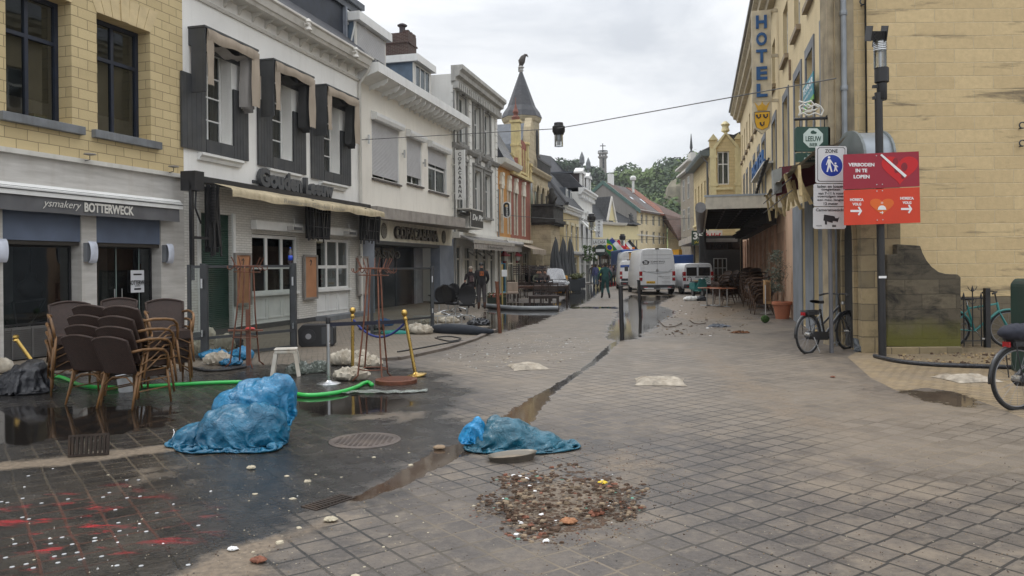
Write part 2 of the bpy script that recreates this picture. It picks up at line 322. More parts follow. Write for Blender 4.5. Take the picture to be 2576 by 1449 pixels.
 sd_=thr(m2[1],mth(t,'ADD',mth(t,'MULTIPLY',n2,.6),mth(t,'MULTIPLY',n1,.4)),1.5,.40,.72);scol=mixc(t,ramp(t,n3,.35,.65),(.12,.092,.065),(.215,.165,.115));col=mixc(t,mth(t,'MULTIPLY',sd_,.93),col,scol)
 rn=noisen(t,mapn(t,(2.0,5.5,1),rot=(0,0,R(54))),1.3,6,.6);rm=mth(t,'MULTIPLY',thr(m3[2],rn,0,.3,.8),ramp(t,rn,.56,.66));col=mixc(t,mth(t,'MULTIPLY',rm,.93),col,(.36,.02,.028))
 wn_=mth(t,'MULTIPLY',mth(t,'SUBTRACT',mth(t,'ADD',mth(t,'MULTIPLY',n2,.5),mth(t,'MULTIPLY',n1,.5)),.5),2.0);w0=mth(t,'ADD',m1[0],wn_);wet_=ramp(t,w0,.40,.56)
 chn=ramp(t,mth(t,'ADD',m1[1],mth(t,'MULTIPLY',mth(t,'SUBTRACT',n2,.5),1.3)),.52,.66);pool=mth(t,'MAXIMUM',wet_,chn)
 wcol=mixc(t,m1[2],mixc(t,.86,col,(.012,.010,.009)),mixc(t,.75,col,(.06,.036,.022)));col=mixc(t,pool,col,wcol)
 t.links.new(col,p.inputs['Base Color'])
 rdry=mth(t,'ADD',.36,mth(t,'MULTIPLY',n2,.42));rdamp=mth(t,'ADD',.01,mth(t,'MULTIPLY',n2,.46));rr=nn(t,'ShaderNodeMix');t.links.new(mth(t,'MULTIPLY',wd,mth(t,'SUBTRACT',1,sd_)),rr.inputs[0]);t.links.new(rdry,rr.inputs[2]);t.links.new(rdamp,rr.inputs[3])
 r2=nn(t,'ShaderNodeMix');t.links.new(pool,r2.inputs[0]);t.links.new(rr.outputs[0],r2.inputs[2]);t.links.new(mth(t,'ADD',.02,mth(t,'MULTIPLY',n2,.06)),r2.inputs[3]);t.links.new(r2.outputs[0],p.inputs['Roughness'])
 hgt=mth(t,'ADD',mth(t,'MULTIPLY',mth(t,'SUBTRACT',1,joint),mth(t,'SUBTRACT',1,mth(t,'MULTIPLY',sd_,.8))),mth(t,'ADD',mth(t,'MULTIPLY',n3,.7),mth(t,'MULTIPLY',n2,.5)));hgt=mth(t,'ADD',hgt,mth(t,'MULTIPLY',var if False else bA.outputs['Fac'],-.1))
 bn=nn(t,'ShaderNodeBump');bn.inputs['Distance'].default_value=.012;t.links.new(hgt,bn.inputs['Height']);t.links.new(mth(t,'SUBTRACT',.75,mth(t,'MULTIPLY',pool,.73)),bn.inputs['Strength'])
 t.links.new(bn.outputs[0],p.inputs['Normal']);sock(p,.5,'Specular IOR Level')
 me.materials.append(m);o_=bpy.data.objects.new('ground',me);COL.objects.link(o_);tag(o_,'wet muddy stone paving of the flooded street',kind='structure')
make_ground()
def kerb(pts,w,h,name,mat,label):
 b=MB();P=[gp(*p)for p in pts]
 rp_=[]
 for i in range(len(P)-1):
  n=max(1,int((P[i+1]-P[i]).length/.8))
  for k in range(n):rp_.append(P[i].lerp(P[i+1],k/n))
 rp_.append(P[-1])
 for a,c in zip(rp_[:-1],rp_[1:]):d=(c-a).normalized()*.008;b.beam(a+d+Vector((0,0,h/2-.02)),c-d+Vector((0,0,h/2-.02)),w,h+.04)
 o=b.build(name,mat);tag(o,label,kind='structure');return o
kerb([(1246,832),(1190,857),(1120,879),(1040,897),(1000,905),(935,908)],.14,.05,'kerb',M('kerb_stone',(.14,.115,.095),.6,var=.3,grime=.4),'low stone kerb along the left terrace')
# ---------------------------------------------------------------- shared materials
glass=Mglass();glass_dk=Mglass('glass_dark',(.30,.33,.33),.75)
black=M('black_paint',(.018,.018,.02),.45,var=.3,bump=.05)
darkg=M('anthracite_paint',(.045,.048,.052),.5,grime=.2,gcol=(.10,.09,.07))
white=M('white_paint',(.72,.72,.70),.5,var=.06,grime=.25,gcol=(.35,.32,.27))
offw=M('offwhite_paint',(.62,.60,.55),.55,var=.08,grime=.35,gcol=(.3,.26,.2))
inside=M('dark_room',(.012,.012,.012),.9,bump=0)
bluest=M('bluestone',(.17,.18,.19),.75,var=.25,grime=.5,bump=.4,bsc=30)
zinc=M('zinc_sheet',(.30,.33,.36),.45,metal=.5,var=.15,grime=.3)
steel=M('steel',(.55,.56,.57),.3,metal=1,var=.1)
brass=M('brass',(.55,.37,.11),.28,metal=1,var=.2,grime=.3)
curt=M('curtain_brown',(.16,.12,.08),.9,sc=1,stretch=.1,var=.35)
curtl=M('curtain_light',(.42,.40,.36),.9,stretch=.1,var=.3)
navy=M('navy_frame',(.012,.018,.035),.4,var=.3)
cream_stone=M('cream_trim',(.60,.54,.38),.8,var=.12,grime=.45,bump=.3)
zinc_d=M('lead_roof',(.09,.10,.115),.55,metal=.3,var=.25,grime=.3)
stucco=M('white_stucco',(.86,.85,.815),.92,var=.05,sc=1.2,bump=.9,bsc=45,bd=.012,grime=.16,gcol=(.28,.24,.18))
wbrick=Mbrick('white_brick',(.70,.68,.63),(.62,.60,.56),(.48,.46,.42),.23,.065,.008,.85,.9,var=.12,stain=.25,scol=(.25,.21,.15))
blockY=Mbrick('yellow_marl_blocks',(.62,.50,.28),(.53,.42,.23),(.26,.20,.11),.46,.205,.008,.9,.5,var=.10,stain=.22,scol=(.20,.16,.09),ssc=.45)
marble=M('veined_marble',(.47,.45,.42),.35,var=.12,sc=1.2,stretch=7,col2=(.60,.58,.55),grime=.25,gcol=(.25,.2,.14),bump=.05)
tile_dark=Mtiles('dark_roof_tiles',(.035,.037,.042),(.055,.057,.062));tile_brown=Mtiles('brown_roof_tiles',(.10,.055,.04),(.13,.075,.055));tile_red=Mtiles('red_roof_tiles',(.22,.07,.035),(.28,.10,.05))
slate=Mbrick('slate_roof',(.045,.047,.055),(.065,.067,.075),(.02,.02,.025),.25,.14,.01,.6,.6,var=.3,stain=.3)
# ---------------------------------------------------------------- building helpers
def wall(parent,x0,x1,z0,z1,holes,mat,name='wall',depth=.35,sides=6.0,rev=None,y=0.0,top=True,back=None):
 b=MB();xs=sorted({x0,x1,*[h[0]for h in holes],*[h[1]for h in holes]});zs=sorted({z0,z1,*[h[2]for h in holes],*[h[3]for h in holes]})
 xs=[v for v in xs if x0-1e-6<=v<=x1+1e-6];zs=[v for v in zs if z0-1e-6<=v<=z1+1e-6]
 for i in range(len(xs)-1):
  for j in range(len(zs)-1):
   cx=(xs[i]+xs[i+1])/2;cz=(zs[j]+zs[j+1])/2
   if any(h[0]<cx<h[1]and h[2]<cz<h[3]for h in holes):continue
   b.q((xs[i],y,zs[j]),(xs[i+1],y,zs[j]),(xs[i+1],y,zs[j+1]),(xs[i],y,zs[j+1]))
 b.m=1 if rev else 0
 for h in holes:
  a0,a1,c0,c1=max(h[0],x0),min(h[1],x1),max(h[2],z0),min(h[3],z1);d=y+depth
  b.q((a0,y,c0),(a0,y,c1),(a0,d,c1),(a0,d,c0));b.q((a1,y,c1),(a1,y,c0),(a1,d,c0),(a1,d,c1))
  b.q((a0,y,c1),(a1,y,c1),(a1,d,c1),(a0,d,c1));b.q((a0,y,c0),(a0,d,c0),(a1,d,c0),(a1,y,c0))
 b.m=0
 if sides:
  b.q((x0,y,z0),(x0,y,z1),(x0,y+sides,z1),(x0,y+sides,z0));b.q((x1,y,z1),(x1,y,z0),(x1,y+sides,z0),(x1,y+sides,z1))
  if top:b.q((x0,y,z1),(x1,y,z1),(x1,y+sides,z1),(x0,y+sides,z1))
  b.q((x0,y+sides,z0),(x1,y+sides,z0),(x1,y+sides,z1),(x0,y+sides,z1))
 return b.build(name,[mat,rev]if rev else mat,parent)
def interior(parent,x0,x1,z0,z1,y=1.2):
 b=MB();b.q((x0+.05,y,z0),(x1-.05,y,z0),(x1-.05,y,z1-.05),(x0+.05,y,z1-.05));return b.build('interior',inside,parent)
def win(parent,x0,x1,z0,z1,y,cols=2,rows=(.68,),fw=.06,fd=.06,fm=None,gm=None,curtain=None,mw=None,name='window',cz=1.0,topcols=None):
 fm=fm or white;gm=gm or glass;mw=mw or fw;b=MB();yb=y+fd
 b.box(x0,x0+fw,y,yb,z0,z1);b.box(x1-fw,x1,y,yb,z0,z1);b.box(x0+fw,x1-fw,y,yb,z0,z0+fw);b.box(x0+fw,x1-fw,y,yb,z1-fw,z1)
 zs=[z0+fw]+[z0+(z1-z0)*r for r in rows]+[z1-fw]
 for k,r in enumerate(zs[1:-1]):b.box(x0+fw,x1-fw,y+.004,yb,r-mw/2,r+mw/2)
 for i in range(1,cols):
  cx=x0+(x1-x0)*i/cols
  for k in range(len(zs)-1):
   lo=zs[k]+(mw/2 if k else 0);hi=zs[k+1]-(mw/2 if k<len(zs)-2 else 0);b.box(cx-mw/2,cx+mw/2,y+.006,yb,lo,hi)
 w=b.build(name,fm,parent)
 g=MB();g.q((x0+fw*.5,y+fd*.6,z0+fw*.5),(x1-fw*.5,y+fd*.6,z0+fw*.5),(x1-fw*.5,y+fd*.6,z1-fw*.5),(x0+fw*.5,y+fd*.6,z1-fw*.5));g.build('pane',gm,w)
 if curtain:
  c=MB();zt=z0+(z1-z0)*cz;n=14
  c.grid(lambda u,v:(x0+.02+(x1-x0-.04)*u,yb+.06+.02*math.sin(u*n*3.1),zt-(zt-z0-.02)*(1-v)if cz>=1 else z1-(z1-z0)*cz*v),n*3,1);c.build('curtain',curtain,w)
 return w
def gable_roof(parent,W,H,depth,rise,mat,oh=.4,x0=0,th=.16,name='roof',y0=0,ext=0.0):
 b=MB();m=y0+depth/2
 b.prism([(y0-oh,H),(m,H+rise),(y0+depth+oh,H),(y0+depth+oh,H-th),(m,H+rise-th),(y0-oh,H-th)],x0-ext,x0+W+ext,'x');return b.build(name,mat,parent)
def cornice(parent,x0,x1,z,prof,mat,name='cornice',y=0):
 """prof: list of (out, up) from the wall outwards, extruded along the front"""
 b=MB();b.prism([(y-o_,z+u)for o_,u in prof],x0,x1,'x');return b.build(name,mat,parent)
# ---------------------------------------------------------------- the left row, seen from the street
FB1=Frame((-10.24,10.79),(-7.77,18.4));FGL=Frame((-7.77,18.4),(-5.37,27.39));FCO=Frame((-5.37,27.39),(-2.85,37.5))
FWH=Frame((-2.85,37.5),(-.84,45.55));FOR=Frame((-.84,45.55),(1.31,54.2));FST=Frame((1.31,54.2),(2.85,60.4))
def lampbox(parent_fr,x0,x1,z0,z1,label):
 t=thing('wall_lamp',label,'wall lamp',fr=parent_fr,group='curved wall lamps on the ice cream shop')
 b=MB();b.box(x0,x1,-.09,-.003,z0+.03,z1-.03);b.build('housing',M('lamp_grey',(.28,.29,.31),.4,metal=.4),t)
 xm=(x0+x1)/2;b=MB()
 b.grid(lambda u,v:(x0+.02+(x1-x0-.04)*u,-.10-.09*math.sin(math.pi*v)**.5*(1-.5*abs(u-.3)),z0+(z1-z0)*v),6,10);b.build('diffuser',M('frosted',(.55,.58,.66),.35),t,smooth=True)
 return t
def b1():
 F=FB1;t=thing('corner_shop','ice cream shop of yellow marl blocks above a grey marble shopfront','building',fr=F);W_=F.W
 zs=3.87;xa0,zA0=F.l(16,283);xa1=F.lx(181.5,300);xb0,zb0=F.l(246,328);xb1=F.lx(380,345);ztop=F.lz(246,31.5)
 H=[(xa0,xa1,zb0,ztop),(xb0,xb1,zb0,ztop),(-3.0,-1.2,zb0,ztop)]
 wall(t,-4,W_,zs,11.5,H,blockY,'upper_wall',depth=.34,sides=8)
 for a,b_ in((xa0,xa1),(xb0,xb1)):
  win(t,a,b_,zb0,ztop,.34,2,(.66,),.09,.08,navy,glass_dk,None,.075)
  m=MB();m.box(a+.1,b_-.1,.5,.52,zb0+.45,ztop-.1);m.build('roller_blind',M('blind_grey',(.10,.10,.09),.9,stretch=.2),t)
  s=MB();s.box(a-.16,b_+.22,-.12,.3,zb0-.17,zb0-.004);s.build('sill',bluest,t,bevel=.01)
  k=MB();n=7;cx=(a+b_)/2
  for i in range(n):
   u0=a-.02+(b_-a+.04)*i/n+.008;u1=a-.02+(b_-a+.04)*(i+1)/n-.008;f=lambda u:cx+(u-cx)*1.32
   if i==3:f=lambda u:cx+(u-cx)*1.25
   k.prism([(u0,ztop+.003),(u1,ztop+.003),(f(u1),ztop+.52+(.14 if i==3 else 0)),(f(u0),ztop+.52+(.14 if i==3 else 0))],-.012-(.02 if i==3 else 0),.1)
  k.build('window_arch',M('marl_voussoir',(.60,.48,.28),.9,var=.12,bump=.4),t)
 for lab,a in(('stack of books with a green cover lying inside the left window',xa0+.95),):
  g=thing('book_stack',lab,'books',fr=F);m=MB();m.box(a,a+.5,.46,.7,zb0+.10,zb0+.14);m.build('book',M('green_book',(.03,.25,.05),.6),g)
  m=MB();m.box(a+.03,a+.3,.48,.68,zb0+.143,zb0+.2);m.build('book',M('tan_book',(.5,.42,.25),.6),g)
# string course and marble fascia
 m=MB();m.box(-4,W_,-.09,-.002,zs-.06,zs+.03);m.build('string_course',offw,t)
 zb=F.lz(200,478+18,0);xs=[F.lx(v,620)for v in(7,205,243,405)]
 zl=2.95;wall(t,-4,W_,-.2,zs-.061,[(-3.9,xs[0]-.35,.05,zl),(xs[0],xs[1],.0,zl),(xs[2],xs[3],.0,zl)],marble,'shopfront',depth=.3,sides=0)
 for a,b_ in((xs[0],xs[1]),(xs[2],xs[3])):
  m=MB();m.box(a+.003,b_-.003,.03,.28,2.23,zl-.003);m.build('shutter_box',M('blue_box',(.10,.125,.18),.6,var=.2,sc=1.5),t)
  m=MB();m.box(a+.004,b_-.004,.05,.12,2.15,2.228);m.build('shutter_rail',M('dark_rail',(.03,.025,.02),.5),t)
 win(t,xs[0]+.01,xs[1]-.01,.62,2.15,.26,1,(),.04,.04,black,glass_dk,name='shop_window')
 m=MB();z=.02
 m.box(xs[0]+.01,xs[1]-.01,.26,.30,-.15,.6)
 for k in range(16):m.box(xs[0]+.06,xs[1]-.06,.235,.258,.0+k*.036,.018+k*.036)
 for u in(.2,.45,.7):m.box(xs[0]+(xs[1]-xs[0])*u,xs[0]+(xs[1]-xs[0])*u+.03,.225,.234,-.02,.58)
 m.build('vent_grille',M('grille_grey',(.12,.115,.11),.6,grime=.3),t)
 d=win(t,xs[2]+.01,xs[3]-.01,-.05,2.15,.26,1,(),.035,.04,black,glass_dk,name='shop_door')
 m=MB();xm=xs[2]+(xs[3]-xs[2])*.42;m.box(xm,xm+.012,.255,.27,-.05,2.15);m.box(xs[2]+(xs[3]-xs[2])*.78,xs[2]+(xs[3]-xs[2])*.78+.012,.255,.27,0,2.15);m.build('glass_edge',M('edge_green',(.25,.32,.30),.2),d)
 m=MB();m.tube([(xm-.1,.2,1.25),(xm-.1,.2,.55)],.012);m.tube([(xm+.1,.2,1.25),(xm+.1,.2,.55)],.012);m.build('handle',steel,d)
# interior: pale wall column, ice-cream-like pendant shapes, counter
 m=MB();m.box(xs[0]-1.5,W_+3,2.6,2.65,0,3);m.build('interior',M('shop_inside',(.05,.05,.048),.9,sc=.8,var=.6),t)
 m=MB();m.box(xs[2]+1.0,xs[2]+1.25,1.0,1.1,0,2.2);m.box(xs[0]+1.1,xs[0]+1.5,1.6,1.7,0,2.2);m.build('interior_column',M('inside_pale',(.30,.30,.28),.8),t)
 for cx in(xs[1]-.55,xs[2]+.35):
  m=MB();m.lathe([(.02,2.1),(.02,1.62),(.09,1.6),(.1,1.5),(.22,1.42),(.25,1.3),(.2,1.15),(.08,1.1)],(cx,.7,0),16);m.build('pendant_lamp',black,t,smooth=True)
 m=MB();m.box(xs[0]+.1,xs[1]-.9,.7,1.2,0,1.02);m.build('counter',M('counter_green',(.13,.17,.15),.3),t)
 m=MB();a,b_=xs[1]-1.15,xs[1]-.45
 for p,q in(((a,.45,1.06),(b_,.45,1.10)),((a,.45,1.06),(a+.12,.45,.3)),((a+.12,.45,.3),(b_-.1,.45,.95)),((b_,.45,1.1),(b_-.1,.45,.95)),((a+.12,.45,.3),(xs[0]+.4,.45,.72))):m.beam(p,q,.035)
 m.build('display_frame',M('display_alu',(.22,.23,.23),.4,metal=.6),t)
# poster with black lettering
 px0,pz1=F.l(332,680,.2);px1,pz0=F.l(366,735,.2)
 po=thing('poster','white paper notice taped inside the shop door glass','poster',fr=F)
 m=MB();m.box(px0,px1,.236,.240,pz0,pz1);m.build('paper',M('paper',(.62,.63,.66),.8,var=.03,bump=0),po)
 m=MB();w=px1-px0;h=pz1-pz0
 m.box(px0+w*.2,px1-w*.2,.230,.235,pz1-h*.22,pz1-h*.15);m.box(px0+w*.25,px1-w*.25,.230,.235,pz0+h*.12,pz0+h*.2);m.box(px0+w*.3,px1-w*.3,.230,.235,pz0+h*.28,pz0+h*.31);m.build('print',black,po)
 bx0,bz=F.l(323,717,.25);bx1=F.lx(374,717,.25)
 text('door_lettering','BOTTERWECK',bx0,bx1,bz,bz+.1,.222,black,t,.003,.02)
# awning cassette with fabric sign
 a=thing('shop_awning','grey sign awning with white lettering above the ice cream shop','awning',fr=F);xe=F.lx(459,530,-.28);z1=F.lz(459,519,-.28)+.0;z1=3.24
 m=MB();m.prism([(-.003,z1),(-.20,z1+.02),(-.30,z1-.08),(-.30,z1-.2),(-.003,z1-.17)],-4,xe,'x');m.build('cassette',white,a)
 m=MB();m.box(-4,xe-.01,-.315,-.302,z1-.115,z1-.10);m.box(-4,xe-.01,-.315,-.302,z1-.055,z1-.048);m.build('cassette_groove',darkg,a)
 m=MB();m.grid(lambda u,v:(-4+(xe+3.92)*u,-.26-.012*math.sin(u*40)*(1-v),z1-.49+.29*v+.004*math.sin(u*55)*(1-v)),160,3);m.build('valance',M('grey_fabric',(.115,.115,.12),.9,grime=.3,gcol=(.2,.18,.16)),a)
 x0=F.lx(108,540,-.28);x1=F.lx(205,548,-.28);x2=F.lx(213,548,-.28);x3=F.lx(337,548,-.28)
 text('lettering','ysmakery',x0,x1,z1-.42,z1-.24,-.276,offw,a,.004,-.005,shear=.35);text('lettering','BOTTERWECK',x2,x3,z1-.425,z1-.235,-.276,offw,a,.004,.035)
 for px,py,l in((224,389,'small dish shaped spot lamp on the string course left of centre'),(435,420,'small dish shaped spot lamp on the string course beside the white house')):
  x,z=F.l(px,py,-.2);s=thing('spot_lamp',l,'spot lamp',fr=F);m=MB();m.tube([(x,-.09,z-.12),(x+.02,-.2,z-.1),(x,-.22,z-.02)],.008,6);m.build('arm',darkg,s)
  m=MB();m.lathe([(.03,.03),(.11,.02),(.12,0),(.02,-.02)],(x,-.22,z),14);m.build('dish',M('dish_grey',(.25,.23,.2),.6),s)
 for i,(a0,a1,zz0,zz1)in enumerate(((218,248,607,662),(415,441,613,663),(-14,9,600,660))):
  x0=F.lx(a0,630,-.09);x1=F.lx(a1,630,-.09)
  lampbox(F,x0,x0+.24,F.lz(a0,zz1,-.09),F.lz(a0,zz0,-.09),['curved grey wall lamp on the middle marble pillar','curved grey wall lamp on the right marble pillar by the glass door','curved grey wall lamp cut by the left picture edge'][i])
b1()
# ---------------------------------------------------------------- white restaurant house
taupe=M('taupe_canvas',(.36,.30,.235),.95,sc=1.5,var=.15,bump=.5,bsc=25,grime=.5,gcol=(.16,.13,.09));greyc=M('grey_canvas',(.38,.36,.34),.95,sc=1.5,var=.1,bump=.4,bsc=25,grime=.3)
shut=Mbrick('shutter_boards',(.045,.047,.05),(.05,.052,.055),(.015,.015,.016),5.0,30.0,.02,.6,.3,0,.1,.25,(.12,.11,.09),1.0)
shut=M('shutter_grey',(.047,.049,.052),.6,grime=.35,gcol=(.14,.13,.11))
def boards(mb,x0,x1,z0,z1,y0,y1,n):
 w=(x1-x0)/n
 for i in range(n):mb.box(x0+w*i+.004,x0+w*(i+1)-.004,y0,y1,z0,z1)
 mb.box(x0+.003,x1-.003,y0+.008,y1+.002,z0+.005,z1-.005)
def gl():
 F=FGL;t=thing('restaurant_house','white stucco restaurant with three upstairs windows and dark slate dormer','building',fr=F);W_=F.W;HC=8.65
 wins=[((513,580),350,(452,513),(178,364),(580,620),(226,398),(482,630),58),((681,731),394,(644.6,683.5),(248,407),(731.6,765),(288,433),(660.5,767),143.7),((811,851),429,(779,812),(302,440.7),(851,878),(330,461),(791,880),207)]
 holes=[];info=[]
 for(o0,o1),zb_,sl,sly,sr,sry,hd,ht in wins:
  x0=F.lx(o0,zb_-40);x1=F.lx(o1+3,zb_-20);z0=F.lz(o0,zb_);z1=F.lz(hd[0],ht,-.5)-.15;holes.append((x0,x1,z0,z1));info.append((x0,x1,z0,z1))
# ground floor openings
 gx=[F.lx(v,650)for v in(503,583,634,750,796,880)]
 zt=2.98;z_sill=1.0
 holes+=[(gx[0],gx[1],0.05,3.05),(gx[2],gx[3],.12,2.62),(gx[4],gx[5],.12,2.62)]
 zline=F.lz(700,497)
 wall(t,0,W_,zline,HC,holes[:3],stucco,'upper_wall',depth=.38,sides=7)
 wall(t,0,W_,-.2,zline-.003,holes[3:],wbrick,'lower_wall',depth=.18,sides=0)
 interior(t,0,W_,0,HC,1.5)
 for k,(x0,x1,z0,z1)in enumerate(info):
  win(t,x0+.02,x1-.02,z0,z1,.3,2,(.25,.5,.72),.07,.05,white,glass,curt,.035)
  ss=wins[k];a0=F.lx(ss[2][0],300);b1_=F.lx(ss[4][1],330)
  zl0=F.lz(ss[2][0],ss[3][1]);zl1=F.lz(ss[2][0],ss[3][0]);zl0=z0-.32
  m=MB();boards(m,a0,x0-.01,zl0,zl1,-.07,-.02,5);m.build('shutter',shut,t)
  m=MB();boards(m,x1+.01,b1_,zl0,zl1,-.07,-.02,5);m.build('shutter',shut,t)
  m=MB();boards(m,x0+.0,x1,zl0+.0,z0-.005,-.075,-.022,2);m.build('panel',shut,t)
  m=MB();m.prism([(-.002,z0-.36),(-.16,z0-.36),(-.16,z0-.42),(-.10,z0-.46),(-.07,z0-.54),(-.002,z0-.54)],x0-.28,x1+.32,'x');m.build('sill',white,t)
# box blind: dark hood with hanging canvas on three sides
  h=thing('window_blind',['dark box blind with torn taupe canvas on the first upstairs window','dark box blind with taupe canvas on the middle upstairs window','dark box blind with creased taupe canvas on the window by the downpipe'][k],'window blind',fr=F,group='box blinds on the white restaurant')
  hx0=F.lx(ss[6][0],ss[7]+40,-.07);hx1=x1+.52;hz=F.lz(ss[6][0]+30,ss[7]+4,-.55);hb=z0+(z1-z0)*.44;D=.46
  hx0=x0-.56
  m=MB();m.box(hx0,hx0+.05,-D,-.072,hb,hz);m.box(hx1-.05,hx1,-D+.12,-.072,hb,hz-.1);m.box(hx0-.02,hx1+.02,-D-.02,-.002,hz,hz+.05);m.box(hx0,hx1,-.07,-.003,hz-.4,hz-.003);m.build('hood',shut,h)
  m=MB();rnd=random.Random(k)
  def strip(xa,xb,za,zb2,side):
   m.grid(lambda u,v:(xa+(xb-xa)*u+.012*math.sin(v*5+k)*(1-v),-D-.03-.035*math.sin(u*3.1)-.012*math.sin(v*7+u*3+side),za+(zb2-za)*v),4,14)
  strip(hx0+.05,hx0+.30,hb+.18,hz-.02,0);strip(hx1-.34,hx1+.04,hb+.02,hz-.06,2)
  m.grid(lambda u,v:(hx0+.05+(hx1-hx0-.1)*u,-D-.05-.03*math.sin(v*3.1)-.02*math.sin(u*17),hz-.02-(.26+.03*math.sin(u*8+k))*(1-v)),16,4)
  m.build('canvas',taupe,h,smooth=True)
  m=MB()
  for q in range(5):xx=hx1-.12-q*.055;m.grid(lambda u,v:(xx+.03*math.sin(v*5+q),-D+.08+(D-.2)*u,hb-.12+q*.03+(hz-hb+.02)*v),4,6)
  m.grid(lambda u,v:(hx0+.3+(hx1-hx0-.65)*u,-D+.1+.3*v,hz-.28-.05*math.sin(u*12)-.08*v),12,3);m.build('folded_canvas',greyc if k==0 else M('dark_canvas',(.05,.05,.05),.9),h,smooth=True)
# eaves cornice with brackets
 m=MB();m.prism([(0,HC-.42),(-.05,HC-.42),(-.07,HC-.36),(-.05,HC-.33),(0,HC-.33)],0,W_,'x');m.prism([(0,HC-.02),(-.42,HC-.02),(-.46,HC+.06),(-.50,HC+.08),(-.56,HC+.26),(-.62,HC+.3),(-.62,HC+.36),(0,HC+.36)],0,W_+.02,'x');m.build('cornice',offw,t)
 m=MB();n=15
 for i in range(n):
  x=.35+i*(W_-.6)/(n-1);m.prism([(-.003,HC-.26),(-.05,HC-.22),(-.09,HC-.13),(-.24,HC-.09),(-.30,HC-.023),(-.003,HC-.023)],x,x+.07,'x')
 m.build('bracket',offw,t)['kind']='stuff'
 m=MB();xr=F.lx(905,178,-.1);m.tube([(xr,-.45,HC),(xr,-.42,HC-.1),(xr+.02,-.08,HC-.5),(xr+.02,-.08,3.3),(xr+.02,-.08,.05)],.055,10);m.build('downpipe',offw,t,smooth=40)
 m=MB();m.prism([(-.55,HC+.36),(3.5,HC+4.2),(7.5,HC+.36)],0.0,W_,'x');m.build('roof',slate,t)
# slate dormer
 dx1=F.lx(901,60,.25);dx0=dx1-.98;xl=F.lx(690,5,.3)
 m=MB();m.box(xl+.6,dx1,.25,4,HC+.36,HC+2.3);m.build('dormer',M('dormer_navy',(.022,.028,.042),.6,var=.3),t)
 m=MB();m.box(xl+.5,dx1+.14,.05,4,HC+2.3,HC+2.5);m.box(xl+.55,dx1+.06,.15,.25,HC+2.05,HC+2.3);m.build('dormer_cornice',zinc_d,t)
 d=win(t,dx0-.1,dx1-.12,HC+.5,HC+2.0,.17,1,(.70,),.08,.07,white,glass,curtl,name='dormer_window')
 m=MB();m.box(dx0-.22,dx0-.105,.12,.245,HC+.38,HC+2.05);m.build('dormer_post',M('post_grey',(.22,.24,.28),.6),t);m=MB();m.box(dx1-.115,dx1-.0,.12,.245,HC+.38,HC+2.05);m.build('dormer_post',M('post_grey',(.22,.24,.28),.6),t)
 m=MB();x0=dx0+.05;z0=HC+.62;m.beam((x0,.14,z0),(x0+.05,-.12,z0+1.1),.05);m.beam((dx1-.2,.14,z0),(dx1-.15,-.12,z0+1.1),.05);m.beam((x0+.05,-.12,z0+1.1),(dx1-.15,-.12,z0+1.1),.05);m.beam((x0,.14,z0),(dx1-.2,.14,z0),.05);m.build('open_sash',white,d)
 for px,py,l in((892,93,'white lantern lamp on the cornice nearest the camera'),(1085,214,'white lantern lamp on the cornice near the downpipe')):
  pass
 for fx,l in((.50,'white lantern spotlight fixed on the cornice near the middle window'),(.83,'white lantern spotlight fixed on the cornice near the downpipe')):
  s=thing('lantern_spotlight',l,'spotlight',fr=F,group='lantern spotlights on the cornice');x=W_*fx
  m=MB();m.box(x-.1,x+.1,-.75,-.62,HC+.12,HC+.16);m.tube([(x,-.7,HC+.14),(x,-.7,HC+.05)],.02,6);m.build('bracket',offw,s)
  m=MB();m.lathe([(.02,.3),(.07,.26),(.09,.2),(.06,.18),(.055,.05),(.09,.02),(.1,-.04),(.05,-.08)],(x,-.7,HC+.02),12);m.build('lantern',offw,s,smooth=40)
# raised name lettering
 lx0,lz0=F.l(648,466,-.08);lx1,lz1=F.l(830,497,-.08);zb_=F.lz(735,478,-.08)
 s=thing('name_sign','dark grey raised name letters on the white restaurant facade','sign',fr=F);xm=lx0+(lx1-lx0)*.54
 text('lettering','Gouden',lx0,xm,zb_-.06,zb_+.47,-.05,M('letter_grey_dark',(.075,.078,.082),.5),s,.12,.05);text('lettering','Leeuw',xm+.22,lx1+.1,zb_-.06,zb_+.44,-.05,MATS['letter_grey_dark'],s,.12,.05)
 m=MB();m.box(lx0-.15,lx1+.1,-.048,-.003,zb_+.02,zb_+.1);m.build('rail',darkg,s)
# shop awning: dark housing, stained canvas
 a=thing('folded_awning','stained beige restaurant awning half rolled in above the terrace','awning',fr=F);x0=F.lx(520,460,-.2);x1=W_+.25
 zh=F.lz(700,487,-.1)
 m=MB();m.box(x0-.35,x1,-.32,-.005,zh-.05,zh+.09);m.build('housing',black,a)
 def cf(u,v):
  x=x0+.1+(x1-x0-.05)*u;sag=.05*math.sin(u*21)*v+.03*math.sin(u*47+1)*v
  return(x,-.3-.55*min(1,v*1.5)-.02*math.sin(u*30),zh-.03-.16*min(1,v*1.5)-.20*max(0,v*1.5-1)/.5+sag*.4)
 m=MB();m.grid(cf,90,8);m.build('canvas',M('beige_canvas',(.50,.42,.28),.95,sc=2,var=.2,bump=.7,bsc=12,bd=.02,grime=.75,gcol=(.20,.15,.08)),a,smooth=True)
 text('lettering','Restaurant Gouden Leeuw',F.lx(715,505,-.87),F.lx(868,530,-.87),zh-.36,zh-.24,-.872,M('faded_letter',(.34,.31,.25),.9),a,.003,.0)
